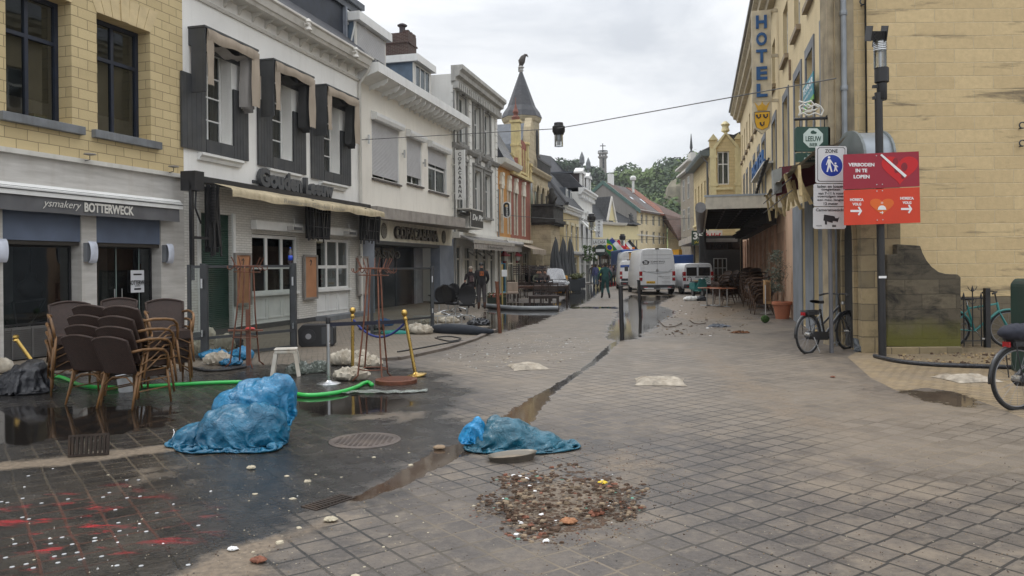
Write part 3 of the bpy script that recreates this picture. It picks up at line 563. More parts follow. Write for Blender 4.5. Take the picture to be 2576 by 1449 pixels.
# folded screen bundles under the awning
 for k,(q0,q1,yb,l)in enumerate(((548,590,650,'bundle of black folded screen arms hanging at the left end of the awning'),(776,834,612,'bundle of black folded screen arms hanging between the restaurant windows'),(911,958,615,'bundle of black folded screen arms hanging by the downpipe'))):
  g=thing('folded_screen',l,'folded screen',fr=F,group='black folded screens below the awning');yy=-.55;qa=F.lx(q0-(0 if k else 22),560,yy);qb=F.lx(q1-(0 if k else 35),560,yy);zt_=zh-.12;zb2=F.lz(q0,yb,yy)
  rnd=random.Random(5+k);m=MB();n=9
  for i in range(n):
   x=qa+(qb-qa)*i/(n-1);m.beam((x,yy+rnd.uniform(-.1,.1),zt_),(x+rnd.uniform(-.03,.03),yy+rnd.uniform(-.1,.12),zb2+rnd.uniform(0,.3)),rnd.uniform(.04,.07),.03)
  for zz in(.25,.6,.85):m.beam((qa,yy,zt_-(zt_-zb2)*zz),(qb,yy+.06,zt_-(zt_-zb2)*zz),.02)
  for i in range(26):m.box(qa+.02,qa+.09,yy-.14,yy-.02,zt_-.02-i*.035,zt_-.002-i*.035)
  m.build('slats',black,g);c=MB();c.grid(lambda u,v:(qa+(qb-qa)*u,yy+.1+.04*math.sin(u*30),zb2+.15+(zt_-zb2-.2)*v),24,2);c.build('cloth',M('black_cloth',(.012,.012,.014),.8),g)
  if k==0:
   c=MB();c.tube([(qa-.45,yy,zt_),(qa-.5,yy,zt_-.6),(qa-.3,yy,zt_-.95)],.022,8);c.box(qa-.62,qa-.3,yy-.1,yy+.3,zt_-.2,zt_+.25);c.box(qa-.62,qa-.54,yy,yy+.08,1.4,zt_);c.box(qa-.62,qa+.2,yy,yy+.06,2.36,2.42);c.build('arm',black,g)
# green roller door, white framed windows, panels
 m=MB()
 for i in range(60):z=.06+i*.05;m.prism([(.10,z),(.085,z+.025),(.10,z+.048)],gx[0]+.01,gx[1]-.01,'x')
 m.box(gx[0]+.005,gx[1]-.005,.101,.16,.05,3.04);m.build('roller_door',M('dark_green',(.012,.045,.03),.5,grime=.25),t)
 m=MB();m.box(gx[1]+.01,gx[1]+.12,-.05,-.002,0.02,3.1);m.box(gx[0]-.1,gx[0]-.01,-.05,-.002,.02,3.1);m.build('door_frame',white,t)
 for a0,a1 in((gx[2],gx[3]),(gx[4],gx[5])):
  win(t,a0+.003,a1-.003,.95,2.6,.06,3,(.45,),.09,.07,white,glass_dk,None,.10)
  m=MB();m.box(a0+.003,a1-.003,.07,.14,.13,.945);n=3
  for i in range(n):
   u0=a0+.1+(a1-a0-.1)*i/n;u1=a0+(a1-a0-.1)*(i+1)/n
   for bx in((u0,u0+.04,.25,.85),(u1-.04,u1,.25,.85),(u0+.04,u1-.04,.25,.29),(u0+.04,u1-.04,.81,.85)):m.box(bx[0],bx[1],.05,.069,bx[2],bx[3])
  m.box(a0-.03,a1+.03,-.04,.05,.90,.97);m.build('panelling',white,t)
  m=MB();m.box(a0-.06,a1+.25,-.2,-.002,2.72,2.98);m.build('shutter_box',white,t,bevel=.02)
  h=thing('patio_heater','white patio heater under the awning above the %s restaurant window'%('first' if a0==gx[2]else 'second'),'heater',fr=F);xm=(a0+a1)/2+.25
  m=MB();m.box(xm-.25,xm+.3,-.55,-.36,2.74,2.86);m.tube([(xm,-.44,2.86),(xm,-.44,3.1)],.012);m.build('casing',M('heater_grey',(.45,.44,.42),.4,metal=.4),h,bevel=.02)
  m=MB();m.box(xm-.2,xm+.25,-.565,-.552,2.755,2.84);m.build('grille',darkg,h)
 m=MB();m.box(0.02,W_-.1,-.06,-.003,-.1,.13);m.build('plinth',M('plinth_dark',(.06,.06,.062),.6),t)
 m=MB();m.box(gx[4]-.2,gx[5]+.3,-.5,-.061,-.1,.15);m.build('doorstep',bluest,t)
 for k,(q0,q1,y1,y0,l)in enumerate(((592.6,634,636,770,'grey framed wooden menu board left of the first restaurant window'),(767,800,641,754,'grey framed wooden menu board between the restaurant windows'),(902,928,644,744,'grey framed menu board swung out beside the downpipe'))):
  g=thing('menu_board',l,'menu board',fr=F,group='menu boards on the white restaurant');a0,z1_=F.l(q0,y1,-.12);a1=F.lx(q1,y1,-.12);z0_=F.lz(q0,y0,-.12)
  m=MB();f=.06;m.box(a0,a0+f,-.12,-.055,z0_,z1_);m.box(a1-f,a1,-.12,-.055,z0_,z1_);m.box(a0+f,a1-f,-.12,-.055,z0_,z0_+f);m.box(a0+f,a1-f,-.12,-.055,z1_-f,z1_);m.build('frame',M('board_grey',(.24,.22,.20),.6,grime=.3),g)
  m=MB();m.box(a0+f,a1-f,-.09,-.057,z0_+f,z1_-f);m.build('board',M('board_orange',(.42,.20,.10),.6,var=.15,grime=.2)if k<2 else greyc,g)
  m=MB();xm=(a0+a1)/2;m.tube([(xm-.06,-.1,z1_-.2),(xm,-.1,z1_-.15),(xm+.03,-.1,z1_-.2),(xm-.02,-.1,z1_-.32)],.012,6);m.build('hook',darkg,g)
gl()
# ---------------------------------------------------------------- casino house
cstuc=M('cream_stucco',(.80,.765,.69),.92,var=.05,sc=.9,bump=.5,bsc=40,grime=.18,gcol=(.3,.24,.17))
brick_dk=Mbrick('dark_red_brick',(.075,.032,.026),(.05,.025,.022),(.16,.14,.12),.22,.065,.01,.9,.8,var=.4,stain=.3)
def corr(m,x0,x1,z0,z1,y):
 n=max(4,int((z1-z0)/.05));d=(z1-z0)/n
 for i in range(n):z=z0+i*d;m.prism([(y,z),(y-.014,z+d*.5),(y,z+d*.92)],x0,x1,'x')
 m.q((x0,y+.004,z0),(x1,y+.004,z0),(x1,y+.004,z1),(x0,y+.004,z1))
slat_w=M('shutter_white',(.56,.56,.57),.45,var=.05,bump=0)
def copa():
 F=FCO;t=thing('casino_house','cream casino building with white roller shutters and scalloped eaves','building',fr=F);W_=F.W;HC=8.55
 ws=[]
 for q0,q1,yt,yb,ys in((935.5,1004,283,437.6,447),(1023,1060.8,326,440,460),(1076.8,1124,352,410,478)):
  x0=F.lx(q0,380);x1=F.lx(q1,380);z1=F.lz(q0,yt+16);zsh=F.lz(q0,yb);z0=F.lz(q0,ys);ws.append((x0,x1,z0,z1,zsh))
 zs=min(w[2]for w in ws);shx0=F.lx(941,620);shx1=F.lx(1103,620)
 wall(t,0,W_,3.0,HC,[(w[0],w[1],w[2],w[3])for w in ws],cstuc,'upper_wall',depth=.2,sides=8)
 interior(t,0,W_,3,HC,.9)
 for k,(x0,x1,z0,z1,zsh)in enumerate(ws):
  win(t,x0,x1,z0,z1,.12,2,()if k<2 else(.55,),.08,.05,white,glass,curtl if k else None)
  m=MB();corr(m,x0+.05,x1-.05,zsh,z1,.05);m.build('roller_shutter',slat_w,t)
  m=MB();m.box(x0,x0+.05,.02,.1,z0,z1);m.box(x1-.05,x1,.02,.1,z0,z1);m.prism([(-.002,z1-.02),(-.2,z1-.02),(-.24,z1+.1),(-.24,z1+.22),(-.002,z1+.3)],x0-.06,x1+.1,'x');m.build('shutter_box',white,t)
  m=MB();m.box(x0-.05,x1+.1,-.08,.19,z0-.07,z0-.003);m.build('sill',M('brown_sill',(.10,.085,.075),.7),t)
# eaves
 m=MB();m.prism([(0,HC-.28),(-.75,HC-.02),(-.80,HC-.02),(-.80,HC+.32),(0,HC+.32)],-.05,W_+.55,'x');m.build('cornice',white,t)
 m=MB();n=17
 for i in range(n):
  x=.9+i*(W_-.8)/n
  if i in(1,4):continue
  m.prism([(-.003,HC-.45),(-.1,HC-.38),(-.18,HC-.42),(-.28,HC-.34),(-.36,HC-.37),(-.46,HC-.28),(-.56,HC-.30),(-.70,HC-.2),(-.74,HC-.035),(-.003,HC-.27)],x,x+.06,'x')
 m.build('scalloped_bracket',white,t)['kind']='stuff'
 m=MB();m.prism([(-.8,HC+.32),(3.9,HC+1.5),(8,HC+.32)],-.02,W_+.5,'x');m.build('roof',zinc_d,t)
 dbl=M('dormer_blue',(.10,.145,.20),.6,grime=.3)
 for q0,q1,l in((931,971,0),(1047,1084,1)):
  x1=F.lx(q1,120+l*50,-.1);x0=F.lx(q0,120+l*50,-.1)if 0 else x1-(2.6 if not l else 2.0);zt_=HC+1.72
  m=MB();m.box(x0,x1,-.02,3,HC+.25,zt_);m.build('dormer',dbl,t)
  m=MB();m.box(x0-.15,x1+.15,-.3,3,zt_+.0,zt_+.3);m.build('dormer_cornice',white,t)
  m=MB();m.box(x0-.03,x0+.1,-.08,-.02,HC+.33,zt_);m.build('dormer_post',offw,t);m=MB();m.box(x1-.1,x1+.03,-.08,-.02,HC+.33,zt_);m.build('dormer_post',offw,t)
  d=win(t,x0+.12,x1-.12,HC+.35,zt_-.03,-.09,3,(),.07,.05,white,glass,curtl,name='dormer_window')
  if l==0:m=MB();corr(m,x0+.13,x1-.13,HC+.8,zt_-.04,-.10);m.build('roller_shutter',slat_w,d)
 cxx=F.lx(1003,155,2.4);m=MB();cz1=F.lz(1003,92,2.4);m.box(cxx-.55,cxx+.55,1.7,3.0,HC,cz1);m.box(cxx-.6,cxx+.6,1.65,3.05,cz1-.5,cz1-.42)
 for i in(-1,0,1):m.box(cxx+i*.38-.12,cxx+i*.38+.12,1.7,2.0,cz1,cz1+.12)
 c=m.build('chimney',brick_dk,t);m=MB();m.lathe([(.16,0),(.17,.1),(.14,.35),(.15,.5),(.24,.56),(.24,.6),(.1,.68)],(cxx+.25,2.3,cz1),14);m.build('chimney_pot',M('pot_dark',(.05,.04,.045),.7),c,smooth=40)
 for q,yy,l in((928,350,'first'),(1018,387,'second'),(1070,410,'third')):
  g=thing('outside_lamp','small steel tube lamp beside the %s roller shutter'%l,'wall lamp',fr=F,group='tube lamps beside the shutters');x,z=F.l(q,yy,-.12);m=MB();m.tube([(x,-.12,z-.16),(x,-.12,z+.16)],.045,10);m.box(x-.02,x+.02,-.1,-.002,z-.03,z+.03);m.build('tube_lamp',steel,g)
# curved canopy, sign band, dark shop recess
 cx0=F.lx(939,520,-.3);cx1=W_-.25;zc=F.lz(939,545,-.55);zc1=zc+.42
 m=MB();pts=[];n=22
 for i in range(n+1):
  u=i/n;x=cx0+(cx1-cx0)*u;out=.35+.0*u;out=.45+.75*math.sin(min(1,u*1.02)*math.pi/2)**1.5 if u<.8 else(1.2)*math.sqrt(max(0,1-((u-.8)/.2)**2));pts.append((x,-max(out,.01)))
 m.prism([(cx0,0)]+pts+[(cx1,0)],zc,zc1,'z');m.build('curved_canopy',M('canopy_grey',(.33,.30,.27),.6,grime=.5),t,smooth=30)
 m=MB();m.box(cx0,cx1-.05,-.06,-.003,zc-.78,zc-.003);m.build('sign_band',M('sign_cream',(.66,.63,.53),.6,grime=.2),t)
 zl=F.lz(1046,585,-.12);x0=F.lx(993,572,-.12);x1=F.lx(1101,580,-.12)
 text('lettering','COPACABANA',x0,x1,zc-.66,zc-.16,-.065,M('letter_dark',(.04,.035,.035),.4),t,.10,.03)
 for q in(967,1117):
  x=F.lx(q,560,-.1);m=MB();m.prism([(x+.26*math.cos(a),zc-.4+.3*math.sin(a))for a in[i*math.pi/10 for i in range(20)]],-.1,-.062);m.build('emblem',M('emblem_grey',(.16,.15,.13),.8,sc=20,var=.7),t)
 zr=zc-.80;slatb=M('blue_grey_pillar',(.20,.225,.27),.6,sc=1.2,var=.3,grime=.4,gcol=(.1,.1,.1))
 pa=F.lx(905,640);pb=F.lx(939,640);pc=F.lx(1104,640);
 m=MB();m.box(0.02,pb,-.05,.4,-.2,3.0);m.box(pc,W_-.02,-.05,.4,-.2,3.0);m.box(pb,pc,-.045,.4,zr+.0,3.0);m.build('pillar',slatb,t)
 m=MB();m.box(pb,pc,1.0,1.1,-.1,3.0);m.build('glazed_front',M('dark_glass_wall',(.02,.022,.024),.12),t)
 m=MB();m.box(pb,pc,-.02,1.1,zr-.12,zr-.003);m.box(pb+.004,pb+.1,.0,1.0,0,zr-.12);m.build('lintel',darkg,t)
 xx=F.lx(1072,640,.6);m=MB();m.box(xx-.55,xx+.35,.9,.99,-.1,zr-.13);m.build('light_panel',M('panel_pale',(.42,.43,.47),.5),t)
 m=MB()
 for u in(.2,.42,.62):m.box(pb+(pc-pb)*u,pb+(pc-pb)*u+.05,.96,.995,0,zr-.13)
 m.build('mullion',darkg,t)
 tx0,tz=F.l(935,634,.9);tx1=F.lx(1011,634,.9);text('window_lettering','CASINO',F.lx(937,634,.9),tx1,zr-.62,zr-.28,.985,M('letter_grey',(.30,.30,.29),.6),t,.01,.005)
# projecting vertical sign is on the boundary
 s=thing('vertical_sign','narrow white projecting sign reading COPACABANA downwards','sign',fr=F);x=W_-.15;za=F.lz(1154,375,-.5);zb_=F.lz(1154,500,-.5)
 m=MB();m.box(x-.07,x+.07,-.70,-.22,zb_,za);m.build('panel',white,s);m=MB();m.box(x-.02,x+.02,-.22,-.002,za-.7,za-.66);m.box(x-.02,x+.02,-.22,-.002,zb_+.3,zb_+.34);m.build('bracket',offw,s)
 L='COPACABANA';h=(za-zb_-.15)/len(L);e=thing('letters_tmp','','',fr=F)
 for i,ch in enumerate(L):
  tt=text('letter',ch,-.16,.16,za-.1-(i+1)*h+.03,za-.1-i*h-.02,0,M('letter_dark',(.04,.035,.035),.4),s,.012,.02,True)
  tt.rotation_euler=(0,0,-math.pi/2);tt.location=(x-.071,-.46,0)
 bpy.data.objects.remove(e)
copa()
# ---------------------------------------------------------------- far left row
wst=M('white_render',(.70,.69,.65),.9,var=.06,sc=.8,bump=.3,grime=.18,gcol=(.3,.26,.2));trimg=M('grey_trim',(.24,.235,.22),.85,var=.2,grime=.3)
def dentil_cornice(t,x0,x1,z,out,h,mat,n,dmat=None,name='cornice'):
 cornice(t,x0,x1,z,[(0,0),(out*.35,0),(out*.4,h*.25),(out*.7,h*.35),(out*.75,h*.6),(out,h*.75),(out,h),(0,h)],mat,name)
 if n:
  m=MB()
  for i in range(n):x=x0+(x1-x0)*(i+.25)/n;m.box(x,x+(x1-x0)/n*.5,-out*.55,-.003,z-h*.45,z-.003)
  m.build('dentils',dmat or mat,t)['kind']='stuff'
def whouse():
 F=FWH;t=thing('ornate_white_house','tall white rendered house with grey ornate window heads and dentilled cornice','building',fr=F);W_=F.W;HC=11.0
 qs=[(1148,1174),(1187,1209),(1213,1234)];holes=[]
 z1t,z1b=F.lz(1187,262),F.lz(1187,375);z2t,z2b=F.lz(1187,425),F.lz(1187,540)
 xs=[(F.lx(a,350)+.25,F.lx(b,350)-.25)for a,b in qs]
 for a,b in xs:holes+=[(a,b,z1b,z1t),(a,b,z2b,z2t)]
 gh=[(.35,1.5,.05,2.7),(1.9,3.2,.05,2.7),(3.6,4.7,.05,2.7),(5.1,6.2,.05,2.7),(6.6,7.7,.05,2.7)]
 wall(t,0,W_,-.2,HC,holes+gh,wst,depth=.22,sides=9);interior(t,0,W_,0,HC,.8)
 for a,b in xs:
  for zb_,zt_,up in((z1b,z1t,0),(z2b,z2t,1)):
   win(t,a,b,zb_,zt_,.14,2 if not up else 2,(.62,),.07,.05,white,glass,curtl)
   m=MB();m.box(a-.2,a-.003,-.09,-.002,zb_,zt_+.2);m.box(b+.003,b+.2,-.09,-.002,zb_,zt_+.2);m.box(a-.26,b+.26,-.14,-.002,zt_+.2,zt_+.34);m.box(a,b,-.08,-.002,zt_+.003,zt_+.2)
   cx=(a+b)/2
   if not up:m.box(cx-.12,cx+.12,-.2,-.002,zt_+.05,zt_+.62);m.box(cx-.3,cx+.3,-.16,-.002,zt_+.34,zt_+.46)
   else:m.prism([(cx-.34,zt_+.34),(cx+.34,zt_+.34),(cx+.26,zt_+.6),(cx+.17,zt_+.95),(cx,zt_+1.15),(cx-.17,zt_+.95),(cx-.26,zt_+.6)],-.17,-.002);m.lathe([(.02,0),(.12,.1),(.12,.3),(.02,.4)],(cx,-.17,zt_+.4),8)
   m.build('window_surround',trimg,t);m=MB();m.box(a-.25,b+.25,-.16,-.002,zb_-.12,zb_-.003);m.build('sill',trimg,t)
 zm=(z1b+z2t)/2+.1;m=MB();m.prism([(0,zm),(-.12,zm+.05),(-.2,zm+.2),(-.2,zm+.27),(0,zm+.3)],0,W_,'x');m.build('string_course',trimg,t)
 m=MB();px_=[0.0,(xs[0][1]+xs[1][0])/2-.18,W_-.42]
 for x in px_:
  z=3.7
  while z<HC-.8:m.box(x,x+.4,-.07,-.002,z,z+.36);z+=.40
 m.build('quoins',wst,t)['kind']='stuff'
 dentil_cornice(t,-.05,W_+.15,HC-.35,.6,.75,M('cornice_grey',(.42,.41,.38),.85,grime=.4),26)
 m=MB();m.box(-.06,W_+.1,-.35,-.002,3.05,3.35);m.build('shop_cornice',wst,t)
 for i,(a,b,c,d)in enumerate(gh):win(t,a,b,c,d,.12,2,(.75,),.09,.06,offw,glass_dk,name='shop_door' if i==2 else 'shop_window')
 m=MB();m.tube([(.06,-.1,10.2),(.06,-.1,.1)],.05,8);m.build('downpipe',M('pipe_grey',(.2,.2,.19),.6),t);m=MB();m.tube([(W_-.03,-.09,6.2),(W_-.03,-.09,.1)],.05,8);m.build('downpipe',M('pipe_grey',(.2,.2,.19),.6),t)
 m=MB();m.tube([(-.003,1.3,10.2),(-.02,1.3,9.6),(-.003,1.3,9.0)],.04,6)
 for s_ in(-1,1):m.tube([(-.02,1.3+s_*.05,10.1),(-.02,1.3+s_*.2,10.25),(-.02,1.3+s_*.28,10.1)],.035,6);m.tube([(-.02,1.3,9.05),(-.02,1.3+s_*.2,8.85)],.035,6)
 m.build('wall_anchor',wst,t)
# shop awning with valance
 a=thing('shop_awning','striped grey awning with scalloped valance on the ornate white house','awning',fr=F);xa,za=F.l(1176,588,-1.0);xb=F.lx(1270,606,-1.0);zt_=3.05
 m=MB();m.prism([(-.003,zt_+.28),(-1.0,zt_-.12),(-1.0,zt_-.2),(-.003,zt_+.2)],.1,W_-.05,'x');m.build('canopy',M('awn_grey',(.20,.19,.18),.7,grime=.4),a)
 m=MB();m.box(.08,W_-.03,-1.06,-1.0,zt_-.24,zt_-.08);m.build('front_rail',M('alu_pale',(.5,.48,.45),.4,metal=.5),a)
 m=MB();m.grid(lambda u,v:(.1+(W_-.15)*u,-1.03-.015*math.sin(u*120),zt_-.56+.33*v+(.03*abs(math.sin(u*60))if v<.1 else 0)),120,3);m.build('valance',M('valance_beige',(.33,.30,.27),.9,var=.2,sc=8,grime=.4),a)
 text('lettering','De Pintelier Food & Bar',2.4,5.6,zt_-.47,zt_-.34,-1.052,black,a,.003)
 for x,l in((1.6,'first'),(3.1,'middle'),(4.9,'last')):
  h=thing('patio_heater','grey patio heater under the grey shop awning, %s of the row'%l,'heater',fr=F,group='heaters under the grey awning');m=MB();m.T=Matrix.Translation((x,-.5,2.35))@Matrix.Rotation(.5,4,'X')@Matrix.Rotation(.2,4,'Y');m.box(-.35,.35,-.14,.14,-.07,.07);m.build('casing',M('heater_grey',(.45,.44,.42),.4,metal=.4),h,bevel=.03)
  m=MB();m.T=Matrix.Translation((x,-.5,2.35))@Matrix.Rotation(.5,4,'X')@Matrix.Rotation(.2,4,'Y');m.box(-.3,.3,-.11,.11,-.08,-.072);m.build('grille',darkg,h)
 s=thing('bar_sign','black bar sign with white script on a bracket above the grey awning','sign',fr=F);x0,z0=F.l(1186,588,-.75);x1,z1=F.l(1214,547,-.75)
 m=MB();m.box(x0,x1,-.78,-.74,3.62,4.45);m.build('panel',black,s);m=MB();m.box(x0-.1,x1+.1,-.76,-.003,3.55,3.6);m.box(x0-.1,x1+.1,-.76,-.003,4.47,4.52);m.build('bracket',offw,s)
 text('lettering',"De Pit",x0+.08,x1-.08,3.95,4.25,-.785,white,s,.01,.02,shear=.3)
 s=thing('brewery_sign','tall rounded black brewery light sign between the white and orange houses','sign',fr=F);x=W_+.15;za=F.lz(1255,502,-.5);zb_=F.lz(1255,544,-.5)
 def stad(w,z0,z1):return[(w*math.cos(a)-.55,(z1-w if math.sin(a)>0 else z0+w)+w*math.sin(a))for a in[i*math.pi/8+.01 for i in range(16)]]
 m=MB();m.prism(stad(.24,zb_,za),x-.08,x+.08,'x');m.build('rim',white,s);m=MB();m.prism(stad(.19,zb_+.05,za-.05),x-.086,x+.086,'x');m.build('panel',black,s)
 m=MB();m.prism([(-.63,za-.3),(-.47,za-.3),(-.47,za-.22),(-.55,za-.16),(-.63,za-.22)],x-.09,x-.0865,'x');m.build('emblem',M('gold_paint',(.55,.32,.03),.5),s)
 tt=text('lettering','Leeuwen',-.38,.38,-.09,.09,0,white,s,.004);tt.rotation_euler=(0,-math.pi/2,-math.pi/2);tt.location=(x-.088,-.55,(za+zb_)/2-.1)
 tt.rotation_euler=(math.pi/2,0,0);tt.rotation_euler=Matrix(((0,0,1),(-1,0,0),(0,1,0))).to_euler()
 tt.matrix_local=Matrix.Translation((x-.088,-.55,(za+zb_)/2-.1))@Matrix(((0,1,0,0),(0,0,1,0),(1,0,0,0),(0,0,0,1)))
whouse()
def orange():
 F=FOR;t=thing('orange_red_house','low painted house, orange on the left and brick red on the right','building',fr=F);W_=F.W;HC=7.65;xm=F.lx(1284,520)
 oc=M('orange_render',(.50,.25,.075),.9,var=.08,sc=1.5,grime=.2);rc=M('red_render',(.27,.095,.065),.9,var=.12,sc=1.5,grime=.2);cw=M('cream_white',(.66,.62,.52),.8,grime=.3)
 ws=[];
 for q0,q1 in((1257,1266),(1274,1285),(1291,1302),(1311,1321)):ws.append((F.lx(q0,570)+.3,F.lx(q1,570)-.3))
 zb_,zt_=F.lz(1290,565+27),F.lz(1290,487)
 zb_=3.75
 wall(t,0,xm,3.3,HC,[(a,b,zb_,zt_)for a,b in ws[:2]],oc,'orange_wall',sides=0,depth=.25);wall(t,xm+.001,W_,3.3,HC,[(a,b,zb_,zt_)for a,b in ws[2:]],rc,'red_wall',sides=0,depth=.25)
 wall(t,0,W_,-.2,3.3,[(.8,2.2,.05,2.6),(2.6,4.2,.05,2.6),(4.6,6.2,.05,2.6),(6.6,8.2,.05,2.6)],M('shopfront_beige',(.42,.37,.28),.85,grime=.6),'lower_wall',sides=8,depth=.2)
 interior(t,0,W_,0,HC,.7)
 for i,(a,b)in enumerate(ws):
  win(t,a,b,zb_,zt_,.15,1,(.7,),.07,.05,cw,glass,curtl);cx=(a+b)/2
  m=MB();m.box(a-.12,a-.003,-.08,-.002,zb_-.1,zt_+.05);m.box(b+.003,b+.12,-.08,-.002,zb_-.1,zt_+.05);m.box(a-.18,b+.18,-.13,-.002,zt_+.053,zt_+.25)
  m.prism([(cx-.42,zt_+.25),(cx+.42,zt_+.25),(cx+.35,zt_+.55),(cx+.3,zt_+.8),(cx-.3,zt_+.8),(cx-.35,zt_+.55)],-.14,-.002);m.box(cx-.18,cx+.18,-.2,-.002,zt_+.8,zt_+1.0)
  m.build('window_surround',cw,t)
 m=MB();m.box(-.02,W_+.02,-.18,-.002,3.22,3.42);m.build('string_course',cw,t)
 for i,(a,b)in enumerate(((.8,2.2),(2.6,4.2),(4.6,6.2),(6.6,8.2))):win(t,a,b,.05,2.6,.1,2,(.7,),.08,.05,M('shop_blue',(.06,.32,.52),.5)if i==0 else cw,glass_dk,name='shop_window')
 m=MB();m.prism([(0,HC),(-.3,HC),(-.5,HC+.15),(-.55,HC+.4),(0,HC+.4)],-.02,xm+1.2,'x');m.build('cornice',offw,t)
 m=MB();m.prism([(-.45,HC+.4),(.8,HC+2.6),(4,HC+3.0),(7,HC)],0,xm-.2,'x');m.build('roof',Mtiles('glazed_dark_tiles',(.045,.05,.065),(.07,.075,.09),.3,.35,.35),t)
# stepped yellow brick gable front with red infill
 yb=M('gable_yellow',(.58,.48,.24),.85,grime=.4);g0=xm-.1;cx=(g0+W_)/2+.6
 m=MB();m.prism([(g0+.1,HC),(W_-.1,HC),(W_-.3,HC+.9),(cx+1.3,HC+1.1),(cx+1.1,HC+2.2),(cx+.45,HC+2.4),(cx-.5,HC+2.4),(cx-1.1,HC+2.2),(cx-1.3,HC+1.1),(g0+.3,HC+.9)],-.05,.35);m.build('gable',rc,t)
 m=MB()
 for x,h in((g0+.1,.95),(cx-1.45,3.4),(cx+.95,2.3),(W_-.5,.95)):m.box(x,x+.42,-.16,.4,HC,HC+h);m.box(x-.08,x+.5,-.24,.48,HC+h,HC+h+.16);m.box(x-.04,x+.46,-.2,.44,HC+h*.55,HC+h*.55+.14)
 m.box(cx-1.0,cx+.9,-.12,-.052,HC+.15,HC+.3);m.box(cx-.9,cx-.7,-.13,-.052,HC+.3,HC+1.8);m.box(cx-.1,cx+.05,-.13,-.052,HC+.3,HC+1.8);m.box(cx+.6,cx+.8,-.13,-.052,HC+.3,HC+1.8)
 m.box(g0,W_+.02,-.25,-.002,HC-.18,HC-.003);m.build('gable_pilaster',yb,t)['kind']='stuff'
 m=MB();m.lathe([(.25,0),(.28,.2),(.12,.35),(.2,.55),(.1,.8),(.03,1.1),(.02,1.5)],(cx-1.24,.12,HC+3.56),10);m.build('finial',M('finial_red',(.18,.07,.05),.8),t)
# awnings and lanterns
 a=thing('shop_awning','short beige awning with fringe on the orange and red house','awning',fr=F);xa=F.lx(1311,600,-.9);xb=F.lx(1347,605,-.9);m=MB();m.grid(lambda u,v:(4.6+(W_-4.6)*u,-.1-1.0*v,3.1-.35*v-(.0)),20,3);m.grid(lambda u,v:(4.6+(W_-4.6)*u,-1.1-.02*math.sin(u*40),2.75-.32*(1-v)),40,2);m.build('canvas',taupe,a)
 a=thing('rolled_awning','shiny rolled awning cassette above the blue shop window','awning',fr=F);m=MB();m.tube([(.3,-.45,3.05),(4.3,-.45,3.05)],.15,12);m.box(.3,4.3,-.45,-.3,2.55,2.93);m.build('cassette',M('roll_alu',(.5,.48,.46),.35,metal=.5),a)
 for px,py,Y,l in((1269,648,47,'first'),(1300,648,50,'second')):
  g=thing('red_lantern','red four sided street lantern, %s along the house front'%l,'lantern',tuple(at(px,py,Y)),group='red lanterns on the shop fronts');m=MB()
  m.lathe([(.05,.42),(.12,.36),(.12,.30),(.36,.12),(.36,.08),(.28,.08)],(0,0,0),4);m.lathe([(.03,-.35),(.1,-.3),(.09,-.22),(.17,-.2),(.03,-.2)],(0,0,0),4);m.build('frame',M('lantern_red',(.22,.02,.03),.4),g)
  m=MB();m.lathe([(.16,-.2),(.27,.08)],(0,0,0),4);m.build('glass',M('lantern_glass',(.42,.42,.40),.2),g)
  m=MB();m.tube([(0,0,.42),(0,0,.55),(-.3,0,.62),(-.5,0,.5)],.018,6)
  if l=='second':m.lathe([(.18,.42),(.2,.55),(.15,.68),(.05,.75)],(0,0,0),10)
  m.build('bracket',darkg,g)
orange()
